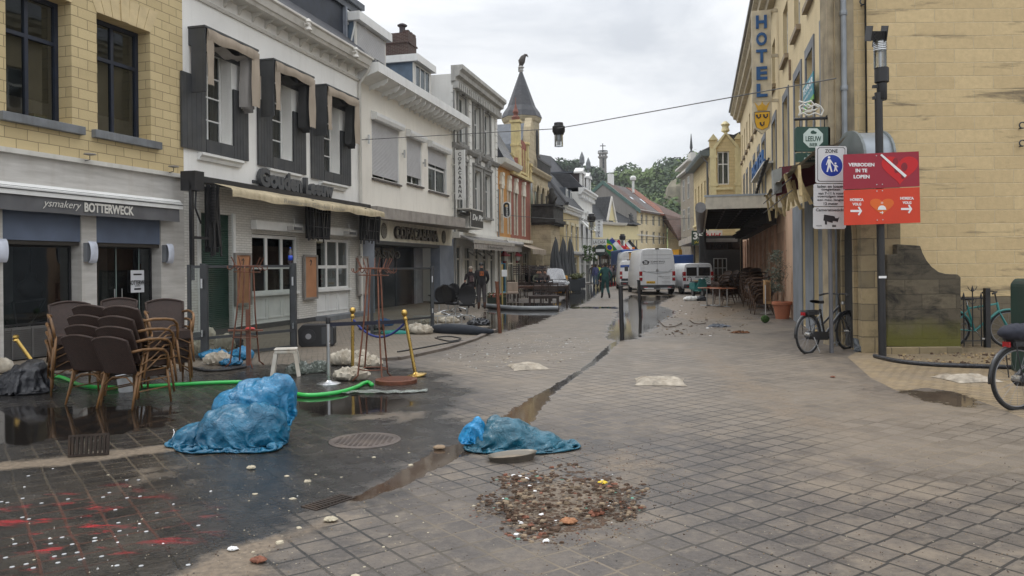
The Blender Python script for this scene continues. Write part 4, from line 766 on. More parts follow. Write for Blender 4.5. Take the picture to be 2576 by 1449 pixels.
def old_mansion():
 F=FST;t=thing('old_stone_mansion','old yellow stone mansion with arched windows, stone porch and dark balcony','building',fr=F);W_=F.W;HC=8.3;st=Mbrick('old_ashlar',(.50,.42,.28),(.43,.36,.24),(.25,.2,.13),.6,.3,.008,.9,.5,var=.3,stain=.6,scol=(.07,.06,.045),ssc=.7)
 def arch(cx,w,z0,z1,n=8):return[(cx-w,z0),(cx+w,z0)]+[(cx+w*math.cos(a),z1-w+w*math.sin(a))for a in[math.pi*i/n for i in range(n+1)]]
 wall(t,0,W_,-.2,HC,[],st,sides=9)
 for q in(1349,1362,1374):
  cx=F.lx(q,520);m=MB();m.prism(arch(cx,.52,4.9,7.5),-.02,-.003);m.build('window',M('dark_pane',(.015,.015,.016),.15),t)
  m=MB();P=arch(cx,.52,4.9,7.5)[1:];Q=arch(cx,.75,4.9,7.75)[1:]
  for i in range(len(P)-1):m.prism([P[i],Q[i],Q[i+1],P[i+1]],-.16,-.0035)
  m.build('arch_trim',st,t)
 cx=F.lx(1335,500);m=MB();m.prism(arch(cx+.3,.35,4.9,7.6),-.02,-.003);m.build('window',MATS['dark_pane'],t)
 cornice(t,0,W_,HC-.1,[(0,0),(.2,.05),(.35,.3),(.35,.4),(0,.4)],st)
 m=MB()
 for i in range(16):x=1.5+(W_-1.6)*i/16;m.box(x,x+.08,-.3,-.22,HC+.3,HC+1.0)
 m.box(1.4,W_,-.32,-.2,HC+1.0,HC+1.12);m.build('balustrade',M('railing_dark',(.08,.08,.08),.8),t)
# ornate grey gable with scroll top
 m=MB();m.prism([(-.8,HC+.3),(2.4,HC+.3),(2.2,HC+1.4),(1.6,HC+2.0),(1.4,HC+3.2),(.9,HC+3.9),(.4,HC+3.2),(.1,HC+2.0),(-.6,HC+1.5)],.0,.5);m.build('scroll_gable',st,t)
 m=MB();m.prism([(-.9,HC+.5),(-.4,HC+1.9),(1.2,HC+3.6),(2.6,HC+.5)],.5,6);m.build('roof',zinc_d,t)
# porch with arch and balcony sticking out into the street
 q=thing('stone_porch','massive stone entrance porch with round arch under a blackened balcony','porch',fr=F);x0=.5;x1=4.0;P=1.35
 m=MB();nA=10;cxx=(x0+x1)/2;w=1.25;zt=3.4
 A=[(cxx+w*math.cos(a),2.3+w*math.sin(a))for a in[math.pi*i/nA for i in range(nA+1)]]
 m.prism([(x1,-.1),(x1,4.7),(x0,4.7),(x0,-.1),(cxx-w,-.1)]+A[::-1]+[(cxx+w,-.1)],-P,-P+.5)
 m.build('front_arch',st,q);m=MB();w2=.45;cy=-P/2-.05;A=[(cy+w2*math.cos(a),2.4+w2*math.sin(a))for a in[math.pi*i/nA for i in range(nA+1)]]
 m.prism([(-.003,-.1),(-.003,4.7),(-P-.002,4.7),(-P-.002,-.1),(cy-w2,-.1)]+A[::-1]+[(cy+w2,-.1)],x0-.02,x0+.45,'x');m.build('side_arch',st,q)
 b=MB();b.box(x0-.35,x1+.3,-P-.4,-.003,4.7,4.95);b.box(x0-.25,x1+.2,-P-.3,-.003,4.55,4.7);b.box(x0-.2,x0-.0,-P-.25,-.05,4.95,5.85);b.box(x0,x1+.1,-P-.25,-P-.05,4.95,5.85);b.box(x0-.32,x1+.25,-P-.38,-P+.05,5.85,6.0);b.box(x0-.32,x0+.05,-P+.05,-.05,5.85,6.0);b.build('balcony',M('blackened_stone',(.035,.033,.03),.9,var=.5,bump=.6,bsc=12),q)
 b=MB();rnd=random.Random(3)
 for k in range(3):x=x0+k*.5;b.lathe([(.1,0),(.28,.1),(.22,.35),(.3,.6),(.16,.8),(.2,1.0),(.05,1.15)],(x,-P-.1+k*.1,6.0),8);b.tube([(x,-P-.1,6.5),(x+.25,-P-.2,6.6),(x+.4,-P,6.3)],.09,6)
 b.build('lion_statue',MATS['blackened_stone'],q,smooth=True)
old_mansion()
def church():
 c=at(1312,300,66);R0=1.5;t=thing('church_tower','octagonal stone church tower with slate spire and bird on top','tower',(c.x,c.y,0))
 st=Mbrick('tower_stone',(.42,.36,.25),(.36,.31,.21),(.2,.17,.12),.6,.3,.008,.9,.5,var=.3,stain=.6,scol=(.06,.055,.04),ssc=.4)
 ze=at(1312,298,66).z;za=at(1299,178,66).z
 m=MB();m.lathe([(R0,0),(R0,ze-.45),(R0+.1,ze-.35),(R0+.2,ze-.1),(R0+.2,ze)],(0,0,0),8);m.build('wall',st,t)
 m=MB();m.lathe([(R0+.26,ze),(R0+.04,ze+.5),(R0*.80,ze+(za-ze)*.24),(.08,za)],(0,0,0),8);m.build('spire',slate,t)
 for k in range(8):
  a=(k+.5)*math.pi/4;d=Vector((math.cos(a),math.sin(a),0));s=Vector((-d.y,d.x,0));r=R0*math.cos(math.pi/8)+.003
  if d.y>.5:continue
  P=[(-.3,ze-3.3),(.3,ze-3.3)]+[(.3*math.cos(q),ze-1.4+.3*math.sin(q))for q in[math.pi*i/8 for i in range(9)]]
  m=MB();T=Matrix(((s.x,d.x,0,d.x*r),(s.y,d.y,0,d.y*r),(0,0,1,0),(0,0,0,1)));m.T=T
  m.prism(P,.0,.03);f=m.build('louvre_window',M('louvre_dark',(.02,.018,.017),.6),t)
  m=MB();m.T=T
  for i in range(9):m.prism([(.03,ze-3.2+i*.2),(.10,ze-3.25+i*.2),(.10,ze-3.22+i*.2)],-.27,.27,'x')
  m.box(-.38,.38,0,.15,ze-3.45,ze-3.3);m.build('louvre',M('louvre_wood',(.06,.045,.035),.8),f)
 m=MB();m.lathe([(.12,0),(.22,.15),(.16,.3),(.28,.42),(.1,.6)],(0,0,za-.15),8);m.build('finial',M('pale_lead',(.35,.34,.33),.6),t)
 m=MB();m.tube([(0,0,za+.35),(.05,0,za+.8),(.2,0,za+1.15),(.35,0,za+1.3)],[.12,.3,.22,.13],8);m.tube([(.3,0,za+1.3),(.5,0,za+1.32),(.62,0,za+1.15)],[.14,.1,.02],8);m.tube([(0,0,za+.7),(-.15,0,za+.2),(-.2,0,za-.1)],[.16,.1,.04],6);m.build('bird',M('bird_dark',(.06,.05,.045),.7),t,smooth=True)
# long dark nave roof behind the mansion
 n=thing('church_nave','long dark slate church roof descending behind the old mansion','building');m=MB()
 def pt(px,py,Y):return at(px,py,Y)
 A=pt(1345,386,72);B=pt(1386,393,84);C=pt(1424,432,84);D_=pt(1350,470,72);E=at(1456,482,84)
 m.add([A,B,C,E,(E.x,E.y-3,6),(D_.x+1.2,D_.y,6.0)],[(0,1,2,3,4,5)]);m.add([A+Vector((0,0,-.01)),B+Vector((0,0,-.01)),B+Vector((-6,4,-8)),A+Vector((-6,4,-8))],[(3,2,1,0)]);m.build('roof',slate,n)
 m=MB();a=Vector((A.x,A.y,0));m.add([(D_.x+1.2,D_.y+.02,0),(D_.x+1.2,D_.y+.02,5),A+Vector((0,.02,0)),A+Vector((-6,.02,-8)),A+Vector((-6,.02,-A.z))],[(0,1,2,3,4)])
 m.add([(E.x,E.y,0),E,B,B+Vector((0,3,-B.z))],[(0,1,2,3)]);m.build('wall',st,n)
church()
def mid():
# yellow hipped house set forward
 F=Frame((4.15,61.5),(5.94,68.4));t=thing('hipped_roof_house','cream yellow house with dark hipped roof standing forward past the porch','building',fr=F);W_=F.W;yr=M('pale_yellow_render',(.55,.45,.26),.9,var=.1,sc=1,grime=.4);HC=6.15
 z0,z1=2.9,5.0;xs=[(F.lx(a,580),F.lx(b,580))for a,b in((1424,1429),(1436,1442),(1448,1454))]
 wall(t,0,W_,-.1,HC,[(a,b,z0,z1)for a,b in xs]+[(.8,2.6,0,2.4),(3.3,6.3,0,2.4)],yr,depth=.2,sides=7);interior(t,0,W_,0,HC,.6)
 for a,b in xs:win(t,a,b,z0,z1,.1,2,(.7,),.07,.05,white,glass,curtl);m=MB();m.box(a-.15,b+.15,-.06,-.002,z1+.003,z1+.25);m.box(a-.15,b+.15,-.12,-.002,z0-.12,z0-.003);m.build('window_surround',cream_stone,t)
 for a,b in((.8,2.6),(3.3,6.3)):win(t,a,b,0,2.4,.1,2,(.75,),.08,.05,offw,glass_dk,name='shop_window')
 dentil_cornice(t,-.3,W_+.3,HC-.1,.45,.4,white,18);cornice(t,-.1,W_,2.55,[(0,0),(.25,.1),(.3,.3),(0,.3)],white,'shop_cornice')
 m=MB();h=3.2;o=.45;m.add([(-o,-o,HC+.3),(W_+o,-o,HC+.3),(W_+o,7,HC+.3),(-o,7,HC+.3),(1.9,2.2,HC+.3+h),(W_-.5,2.2,HC+.3+h),(W_-.5,5,HC+.3+h),(1.9,5,HC+.3+h)],[(0,1,5,4),(1,2,6,5),(2,3,7,6),(3,0,4,7),(4,5,6,7)]);m.build('roof',tile_dark,t)
 m=MB();m.tube([(-o+.1,-o+.1,HC+.42),(1.9,2.2,HC+h+.42)],.16,8);m.build('ridge_tiles',M('ridge_dark',(.05,.05,.055),.7),t)
 for x in(3.2,5.3):win(t,x,x+.7,HC+.5,HC+1.9,.35,1,(),.08,.06,white,glass,name='dormer_window');m=MB();m.box(x-.12,x+.82,.42,2.5,HC+.4,HC+2.05);m.build('dormer',zinc_d,t)
 m=MB();m.tube([(-.1,1.5,4.4),(-.1,1.5,.1)],.06,8);m.lathe([(.14,4.3),(.35,4.55),(.35,4.7),(.05,4.7)],(-.12,1.5,0),8);m.build('downpipe',offw,t)
# white ornate hotel
 F=Frame((5.94,68.4),(7.97,76.5));t=thing('white_hotel','ornate white hotel with twin dormers and potted plants on its sills','building',fr=F);W_=F.W;HC=8.2;z0,z1=3.2,5.6
 xs=[(F.lx(a,560),F.lx(b,560))for a,b in((1458.5,1464),(1471,1476.5),(1483,1487))]
 wall(t,0,W_,-.1,HC,[(a,b,z0,z1)for a,b in xs]+[(1,3,0,2.4),(4,7,0,2.4)],wst,depth=.2,sides=7);interior(t,0,W_,0,HC,.6)
 for a,b in xs:
  win(t,a,b,z0,z1,.1,2,(.7,),.07,.05,white,glass);cx=(a+b)/2
  m=MB();m.box(a-.25,a-.003,-.1,-.002,z0-.2,z1+.3);m.box(b+.003,b+.25,-.1,-.002,z0-.2,z1+.3);m.box(a-.3,b+.3,-.25,-.002,z1+.303,z1+.5);m.box(cx-.2,cx+.2,-.3,-.002,z1+.6,z1+1.1);m.prism([(-.003,z1+.2),(-.9,z1-.7),(-.9,z1-.76),(-.003,z1-.1)],a-.1,b+.1,'x');m.build('window_surround',white,t)
  p=MB();rnd=random.Random(int(cx*10))
  for i in range(60):c=Vector((cx+rnd.gauss(0,.3),-.35+rnd.gauss(0,.1),z0+rnd.uniform(-1.1,.3)));d=Vector((rnd.gauss(0,1),rnd.gauss(0,1),rnd.gauss(0,1))).normalized()*.12;e=d.orthogonal()*.8;p.add([c+d,c+e,c-d,c-e],[(0,1,2,3)])
  pl=p.build('hanging_plant',M('plant_green',(.06,.10,.03),.8),None);pl.parent=t
 dentil_cornice(t,-.1,W_+.1,HC-.25,.6,.6,white,9);m=MB();m.box(0,W_,-.12,-.002,6.5,6.8);m.box(0,W_,-.3,-.002,2.7,3.0);m.build('string_course',white,t)
 for a,b in((1,3),(4,7)):win(t,a,b,0,2.4,.1,2,(.75,),.08,.05,offw,glass_dk,name='shop_window')
 m=MB();m.prism([(-.4,HC+.35),(.8,HC+1.6),(5,HC+1.9),(6.8,HC+.3)],0,W_,'x');m.build('roof',slate,t)
 dbr=M('dormer_brown',(.09,.07,.07),.8,var=.2)
 for x in(1.3,5.2):
  m=MB();m.box(x,x+1.6,.1,4.5,HC+.35,HC+1.8);m.build('dormer',dbr,t);m=MB();m.box(x-.15,x+.15,-.1,.098,HC+.35,HC+1.75);m.box(x+1.45,x+1.75,-.1,.098,HC+.35,HC+1.75);m.prism([(x-.3,HC+1.75),(x+1.9,HC+1.75),(x+1.9,HC+1.9),(x+.8,HC+2.35),(x-.3,HC+1.9)],-.2,.6);m.build('dormer_front',white,t)
  m=MB();m.box(x-.2,x+1.8,.6,4.6,HC+1.8,HC+1.95);m.build('dormer_roof',zinc_d,t);m=MB();m.lathe([(.3,0),(.3,.15),(.12,.3),(.1,.6),(.25,.8),(.22,1.3),(.1,1.6),(.02,1.8)],(x+.8,0,HC+2.0),8);m.build('finial',bluest,t)
  win(t,x+.2,x+1.4,HC+.5,HC+1.65,.03,2,(.7,),.07,.05,white,glass,name='dormer_window')
 s=thing('vertical_hotel_sign','narrow white sign reading HOTEL downwards on the far white hotel','sign',fr=F);x=6.6;za=F.lz(1487,545,-.9);zb_=F.lz(1487,592,-.9)
 m=MB();m.box(x-.06,x+.06,-1.25,-.55,zb_,za);m.box(x-.06,x+.06,-1.6,-.25,zb_-.75,zb_-.15);m.build('panel',white,s);m=MB();m.box(x-.02,x+.02,-.55,-.002,zb_+.5,zb_+.56);m.build('bracket',darkg,s)
 h=(za-zb_)/5
 def yl(ch,y0,y1,z0_,z1_,mat=black,par=s,bold=.03):
  tt=text('letter',ch,y0,y1,z0_,z1_,0,mat,par,.012,bold,True);tt.rotation_euler=(0,0,-math.pi/2);tt.location=(x-.062,0,0)
 for i,ch in enumerate('HOTEL'):yl(ch,.6,1.2,za-(i+1)*h+.05,za-i*h-.05)
 tt=text('lettering','LA CASA',.35,1.5,zb_-.6,zb_-.3,0,black,s,.012,.0);tt.rotation_euler=(0,0,-math.pi/2);tt.location=(x-.062,0,0)
 s=thing('round_beer_sign','round black sign with pale band below the far hotel sign','sign',fr=F);zc=F.lz(1489,627,-1);m=MB();m.prism([(-1+.55*math.cos(a),zc+.55*math.sin(a))for a in[i*math.pi/12 for i in range(24)]],x-.12,x+.12,'x');m.build('panel',M('sign_black',(.02,.035,.03),.4),s);m=MB();m.box(x-.13,x-.121,-1.42,-.58,zc-.16,zc+.12);m.build('band',white,s)
# cream house with steep twin gable roof, nearly facing us
 F=Frame((8.2,79.5),(14.1,86.2));t=thing('cream_flag_house','pale yellow house with dark tiled roof and steep white cross gable','building',fr=F);W_=F.W;HC=5.95;cy=M('cream_yellow',(.64,.56,.33),.9,var=.06,sc=.8,grime=.2)
 xs=[(F.lx(a,610),F.lx(b,610))for a,b in((1494,1500),(1505,1512),(1518,1524),(1530,1536),(1544,1550),(1568,1573),(1583,1588),(1591,1596),(1599,1604))]
 wall(t,0,W_,-.1,HC,[(a,b,2.7,4.4)for a,b in xs],cy,depth=.18,sides=6);interior(t,0,W_,0,HC,.5)
 for a,b in xs:win(t,a,b,2.7,4.4,.1,2,(.7,),.06,.05,offw,glass);
 m=MB();m.prism([(0,HC-.1),(-.35,HC),(-.45,HC+.25),(0,HC+.25)],-.1,W_*.68,'x');m.build('cornice',offw,t)
 m=MB();m.prism([(-.4,HC+.2),(2.2,HC+2.7),(3.6,HC+2.7),(6,HC)],0,W_*.40,'x');m.build('roof',tile_dark,t)
 m=MB();x=W_*.38;m.prism([(x-.75,HC+.25),(x+.75,HC+.25),(x,HC+2.6)],-.15,3);m.build('cross_gable',cy,t);P1=[(x-.95,HC+.25),(x-.75,HC+.25),(x+.0,HC+2.6),(x,HC+3.0)];P2=[(x+.75,HC+.25),(x+.95,HC+.25),(x,HC+3.0),(x+.002,HC+2.6)];m=MB();m.prism(P1,-.3,-.12);m.prism(P2,-.3,-.12);m.build('gable_verge',offw,t);m=MB();m.prism(P1,-.118,3.2);m.prism(P2,-.118,3.2);m.build('gable_roof',tile_dark,t)
 m=MB();m.prism([(-.4,HC+.15),(3.0,HC+2.1),(6,HC)],W_*.48,W_+.02,'x');m.build('roof',tile_dark,t)
 m=MB();x=F.lx(1598,540,-.1);zc=F.lz(1588,548,-.1);xc=F.lx(1588,548,-.1);m.prism([(xc+(.22 if i%2 else.55)*math.cos(i*math.pi/8),zc+(.22 if i%2 else.55)*math.sin(i*math.pi/8))for i in range(16)],-.12,-.003);m.build('star_ornament',darkg,t)
# tall house with blind grey gable
 F=Frame((13.9,86.0),(19.0,95.0));t=thing('grey_gable_house','cream two storey house with bare grey side gable and green verge','building',fr=F);W_=F.W;HC=7.75;D_=8.0
 xs=[(F.lx(a,545),F.lx(b,545))for a,b in((1612,1618),(1624,1629),(1641,1647),(1656,1662),(1667,1672))]
 rows=[(F.lz(1615,564),F.lz(1615,538)),(F.lz(1615,612),F.lz(1615,580))]
 wall(t,0,W_,-.1,HC,[(a,b,z[0],z[1])for a,b in xs for z in rows],M('cream_render',(.60,.51,.33),.9,var=.08,grime=.35),depth=.18,sides=0);interior(t,0,W_,0,HC,.5)
 for a,b in xs:
  for z in rows:win(t,a,b,z[0],z[1],.1,2,(.68,),.06,.05,offw,glass)
 m=MB();m.box(-.01,W_,-.06,-.002,4.95,5.1);m.box(0,W_,-.3,-.002,HC-.1,HC+.1);m.build('string_course',offw,t)
 m=MB();m.prism([(0,0),(D_,0),(D_,HC),(D_/2,HC+3.4),(0,HC)],-.01,.25,'x');m.prism([(0,0),(D_,0),(D_,HC),(D_/2,HC+3.4),(0,HC)],W_-.25,W_,'x');m.build('side_gable',M('grey_render',(.27,.255,.235),.9,var=.1,sc=.6,grime=.2),t)
 gable_roof(t,W_*.32,HC,D_,3.4,tile_brown,.35,0.1,.2);gable_roof(t,W_*.35,HC,D_,3.35,M('roof_grey_brown',(.10,.085,.08),.8,var=.3),.35,W_*.33,.2);gable_roof(t,W_*.31,HC,D_,3.4,tile_red,.35,W_*.69,.2)
 m=MB();o=.45
 for y0,y1,za,zb2 in((-.4,D_/2,HC,HC+3.45),(D_/2,D_+.4,HC+3.45,HC)):m.prism([(y0,za-.35),(y1,zb2-.35),(y1,zb2+.1),(y0,za+.1)],-.1,.08,'x')
 m.build('verge',M('verge_green',(.10,.17,.15),.6,grime=.3),t)
 for x,l in((W_*.3,.9),(W_*.62,.9)):m=MB();yy=D_*.2;m.T=Matrix.Translation((x,yy,HC+3.4*.4+.06))@Matrix.Rotation(math.atan2(3.4,D_/2),4,'X');m.box(-.3,.3,-.5,.5,0,.08);m.build('skylight',M('skylight',(.45,.5,.55),.15),t)
 m=MB();m.box(W_*.2,W_*.2+.5,D_/2-.3,D_/2+.3,HC+3.2,HC+4.5);m.build('chimney',white,t);m=MB();m.lathe([(.15,HC+2.6),(.15,HC+4.0),(.35,HC+4.1),(.38,HC+4.4),(.2,HC+4.6)],(W_*.62,D_*.35,0),10);m.build('chimney',M('vent_white',(.6,.6,.58),.5),t)
 m=MB();m.box(W_*.45,W_,-.12,-.002,2.2,3.0);m.build('shop_fascia',M('fascia_orange',(.38,.17,.08),.7),t)
# brown roofed house at the bend with gable to us
 F=Frame((19.05,94.5),(23.5,91.5));t=thing('brown_roof_house','cream house at the bend under a large sloping brown tiled roof','building',fr=F);W_=F.W
 zE=F.lz(1735,553,-.2);zA=F.lz(1632,500,4);m=MB();m.prism([(0,0),(W_,0),(W_,F.lz(1733,560)),(0,F.lz(1680,552))],0,4);m.build('wall',MATS['cream_render'],t)
 m=MB();Q=[F.o*-1+at(*q)for q in((1588,506,99),(1630,501,98),(1748,558,92.5),(1708,602,90.6),(1672,538,93.2))];Rm=Matrix.Rotation(-F.a,4,'Z');Q=[Rm@q for q in Q];m.add(Q+[q-Vector((0,0,.3))for q in Q],[(0,4,3,2,1),(5,6,7,8,9)]+[(i,(i+1)%5,(i+1)%5+5,i+5)for i in range(5)]);m.build('roof',tile_brown,t)
 m=MB();m.box(W_-1.3,W_+1.2,-1.2,-.1,2.8,zE-.25);m.build('red_banner',M('banner_red',(.09,.012,.014),.8),t)
mid()
def right_far():
# dark bar fronts at the foot of the far houses
 t=thing('dark_bar_front','black framed bar terrace front below the flags','terrace front');a=at(1440,700,78);b_=at(1560,700,84);F=Frame((a.x,76),(at(1575,700,80).x,80));t.location=F.o;t.rotation_euler=(0,0,F.a);W_=F.W
 m=MB();m.box(0,W_,0,3,2.75,3.1);
 for i in range(7):x=W_*i/6;m.box(x-.07,x+.07,0,.14,0,2.75)
 m.box(0,W_*.45,.5,.6,0,2.75);m.build('frame',M('bar_black',(.025,.024,.023),.6),t);m=MB();m.box(W_*.45,W_,2,2.1,0,2.75);m.build('back_wall',M('bar_brown',(.14,.10,.075),.8,sc=1.5,var=.7),t)
 m=MB();m.box(1.4,3.0,-.1,-.003,2.35,2.65);m.build('sign_panel',white,t)
 m=MB()
 for i in range(10):m.box(W_*(.47+.05*i),W_*(.47+.05*i)+.2,1.0,1.2,1.9-.1*(i%3),2.3);
 m.build('terrace_lamps',offw,t)['kind']='stuff'
right_far()
# ---------------------------------------------------------------- right hand row
hotelw=M('hotel_render',(.60,.49,.30),.92,var=.09,sc=.7,bump=.9,bsc=14,bd=.02,grime=.35,gcol=(.24,.18,.10))
trimb=M('bluestone_trim',(.165,.175,.19),.75,var=.2,grime=.4)
FH=Frame((14.96,50.5),(6.5,15.5))
def hotel():
 F=FH;t=thing('long_hotel','long three storey cream hotel with bluestone window surrounds on the right','building',fr=F);W_=F.W;HC=11.25
 zA1,zA0=F.lz(2094.8,25),3.95;up0=F.lz(2025,44)+.1;up1=up0+1.65;up1=min(up1,10.3)
 first=[(F.lx(a,c),F.lx(b,c))for a,b,c in((2068,2092,100),(2030,2047,170),(2000,2016,230),(1972,1984,300),(1944,1953,340),(1918,1926,380))]
 second=[(F.lx(a,c),F.lx(b,c))for a,b,c in((2031,2047,10),(1998,2013,60),(1970,1982,90),(1942,1950,160),(1920,1926,200))]
 x=first[-1][0]-2.6
 while x>1:first.append((x,x+.95));x-=2.9
 x=second[-1][0]-2.4
 while x>1:second.append((x,x+.95));x-=2.4
 second.insert(0,(W_-1.75,W_-.8))
 gh=[];gz1=3.1
 gp_=[(F.lx(a,640),F.lx(b,640))for a,b in((1997,2020),(2028,2048),(2062,2076),(2090,2106))]
 bays=[(gp_[0][1],gp_[1][0]),(gp_[1][1],gp_[2][0]),(gp_[2][1],gp_[3][0])]
 wall(t,0,W_,3.3,HC,[(a,b,zA0,zA1)for a,b in first]+[(a,b,up0,up1)for a,b in second],hotelw,'upper_wall',depth=.22,sides=0)
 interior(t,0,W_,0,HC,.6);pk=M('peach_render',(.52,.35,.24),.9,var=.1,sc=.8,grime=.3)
 wall(t,0,gp_[0][0]-.02,-.2,3.297,[],pk,'lower_wall',sides=0);wall(t,gp_[0][0]-.017,W_,-.2,3.297,[(a,b,.02,gz1)for a,b in bays],hotelw,'shop_wall',sides=0,depth=.3)
 for a,b in first:
  win(t,a,b,zA0,zA1,.12,2,(.7,),.07,.06,offw,glass_dk,curtl if a<20 else None);m=MB();m.box(a-.2,a-.003,-.035,-.001,zA0-.02,zA1+.25);m.box(b+.003,b+.2,-.035,-.001,zA0-.02,zA1+.25);m.box(a-.003,b+.003,-.035,-.001,zA1+.003,zA1+.25);m.box(a-.25,b+.25,-.09,-.001,zA0-.16,zA0-.022);m.build('window_surround',trimb,t)
 for a,b in second:
  win(t,a,b,up0,up1,.12,2,(.6,),.07,.06,offw,glass_dk,None);m=MB();m.box(a-.12,b+.12,-.12,-.001,up0-.14,up0-.004);m.build('sill',M('stone_sill',(.30,.24,.17),.85,grime=.4),t)
 for a,b in gp_:m=MB();m.box(a,b,-.03,-.002,-.1,gz1+.15);m.build('pillar',slatb2,t)
 for a,b in bays:win(t,a+.01,b-.01,.02,gz1,.12,2,(.8,),.09,.06,offw,glass_dk,name='shop_window')
 m=MB();m.box(.5,gp_[0][0]-2.2,-.03,-.002,.6,2.7)
 for i in range(10):
  x=3+i*2.3
  if x>gp_[0][0]-2:break
  m.box(x,x+.35,-.12,-.031,0,3.0)
 m.build('terrace_panelling',M('panel_brown',(.40,.25,.17),.8,var=.2,grime=.4),t)
 dentil_cornice(t,-.05,W_+.02,HC-.4,.62,.7,M('hotel_cornice',(.50,.43,.30),.8,grime=.4),0)
 m=MB();m.box(-.1,W_+.05,-.72,.1,HC+.3,HC+.42);m.build('gutter',M('gutter_grey',(.25,.25,.25),.6),t)
 m=MB();m.prism([(-.6,HC+.4),(5,HC+3.5),(10,HC)],0,W_,'x');m.build('roof',slate,t)
 m=MB()
 for i,x in enumerate((W_-5.4,W_-8.9,W_-13.2,W_-17)):m.prism([(x+(.04 if j%2 else.1)*math.cos(j*.8),7.5+(j-4)*.08)for j in range(3)]+[(x-.05,7.2)],-.04,-.003)
 m=MB();m.tube([(W_-7.3,-.06,7.6),(W_-7.3,-.06,7.0)],.035,6);m.build('wall_anchor',M('anchor_rust',(.2,.14,.09),.8),t)
 m=MB();x0=F.lx(1922,600);m.box(x0,x0+.4,-.1,-.02,0,0)
# big vertical hotel sign with town shield
 s=thing('hotel_sign','tall cream projecting sign with blue letters HOTEL above a yellow shield','sign',fr=F);xs=F.lx(1957,100,0);
# panel faces the camera: lies across the street direction
 Yd=F.w(xs,0).y;za=at(1890,33,Yd-.0).z;zb_=at(1897,258,Yd).z;zsh=at(1905,338,Yd).z
 def yout(px,py):return-(F.w(xs,0)-at(px,py,Yd-.2)).dot(F.y)*-1
 ya=-1.02;yb=-.27;pc=M('sign_cream2',(.56,.50,.38),.6,grime=.3);bl=M('sign_blue',(.015,.09,.26),.5,var=.1)
 for _ in range(1):
# the outer and inner edge of the sign measured on the plane x = xs
  def edge(px,py):
   r=ray(px,py);c=Vector((0,0,CH));n=F.d;q0=F.w(xs,0);tt_=(q0-c).dot(n)/r.dot(n);q=c+r*tt_;return(q-F.o).dot(F.y),q.z
 ya,za=edge(1890,30);yb,_=edge(1939,36);_,zb_=edge(1895,258);_,zsh=edge(1917,338);_,zst=edge(1900,258)
 m=MB();m.box(xs-.09,xs+.09,ya,yb,zb_,za);m.build('panel',pc,s)
 w=(yb-ya)/2;cy=(ya+yb)/2;T=[]
 m=MB();sh=[(cy-w,zb_-.01),(cy-w,zb_-(zb_-zsh)*.55),(cy-w*.8,zb_-(zb_-zsh)*.8),(cy,zsh),(cy+w*.8,zb_-(zb_-zsh)*.8),(cy+w,zb_-(zb_-zsh)*.55),(cy+w,zb_-.01)]
 m.prism(sh,xs-.09,xs+.09,'x');m.build('shield_panel',pc,s)
 H_=zb_-zsh
 def shp(k,z1):return[(cy-w*k,z1),(cy-w*k,zb_-H_*.62),(cy-w*k*.75,zb_-H_*.8),(cy,zsh+H_*.1*(2-k)),(cy+w*k*.75,zb_-H_*.8),(cy+w*k,zb_-H_*.62),(cy+w*k,z1)]
 m=MB();m.prism(shp(.80,zb_-H_*.31),xs+.091,xs+.101,'x');m.build('shield_border',black,s)
 m=MB();m.prism(shp(.74,zb_-H_*.335),xs+.102,xs+.112,'x');yl=m.build('shield',M('shield_yellow',(.75,.42,.02),.5,var=.05),s)
 for hx,hz in((-.36,.46),(.36,.46),(0,.70)):
  m=MB();r=w*.22;c0=cy+hx*w;z0=zb_-H_*hz;m.tube([(xs+.118,c0-r,z0+r*.9),(xs+.118,c0-r*.75,z0-r*.2),(xs+.118,c0-r*.1,z0-r*.8),(xs+.118,c0+r*.75,z0-r*.1),(xs+.118,c0+r*.6,z0+r*.8),(xs+.118,c0+r*1.1,z0+r*1.15)],[r*.42,r*.40,r*.34,r*.28,r*.3,r*.12],6);m.build('horn',M('horn_blue',(.01,.014,.05),.5),s)
 m=MB();zc=zb_-H_*.28;m.box(xs+.091,xs+.11,cy-w*.5,cy+w*.5,zc,zc+.05);cr=[(cy-w*.5,zc+.05),(cy-w*.8,zc+.30),(cy-w*.4,zc+.16),(cy-w*.12,zc+.22),(cy,zc+.33),(cy+w*.12,zc+.22),(cy+w*.4,zc+.16),(cy+w*.8,zc+.30),(cy+w*.5,zc+.05)]
 m.prism(cr,xs+.092,xs+.11,'x');m.build('crown',M('crown_gold',(.62,.36,.03),.5),s)
 h=(za-zb_-.2)/5
 for i,ch in enumerate('HOTEL'):
  tt=text('letter',ch,-w*.56,w*.56,za-.12-(i+1)*h+h*.13,za-.12-i*h-h*.10,0,bl,s,.05,.035);tt.rotation_euler=(0,0,math.pi/2);tt.location=(xs+.092,cy,0)
 for z in(za-.02,za-(za-zb_)*.5,zb_+.03):m=MB();m.box(xs-.04,xs+.04,yb+.002,-.002,z-.05,z+.05);m.build('bracket',pc,s)
 s=thing('blue_letter_sign','blue raised letters on a slim shelf high on the hotel wall','sign',fr=F);a=F.lx(1895,370,-.3);b_=F.lx(1908,340,-.3)
 m=MB();m.box(a-1,b_+3.0,-.35,-.003,5.35,5.42);m.build('shelf',offw,s);text('lettering','HOTEL',a-.8,b_+2.6,5.45,6.0,-.25,bl,s,.08,.03)
slatb2=M('blue_grey_stone',(.17,.19,.215),.7,sc=1.5,var=.25,grime=.3)
hotel()
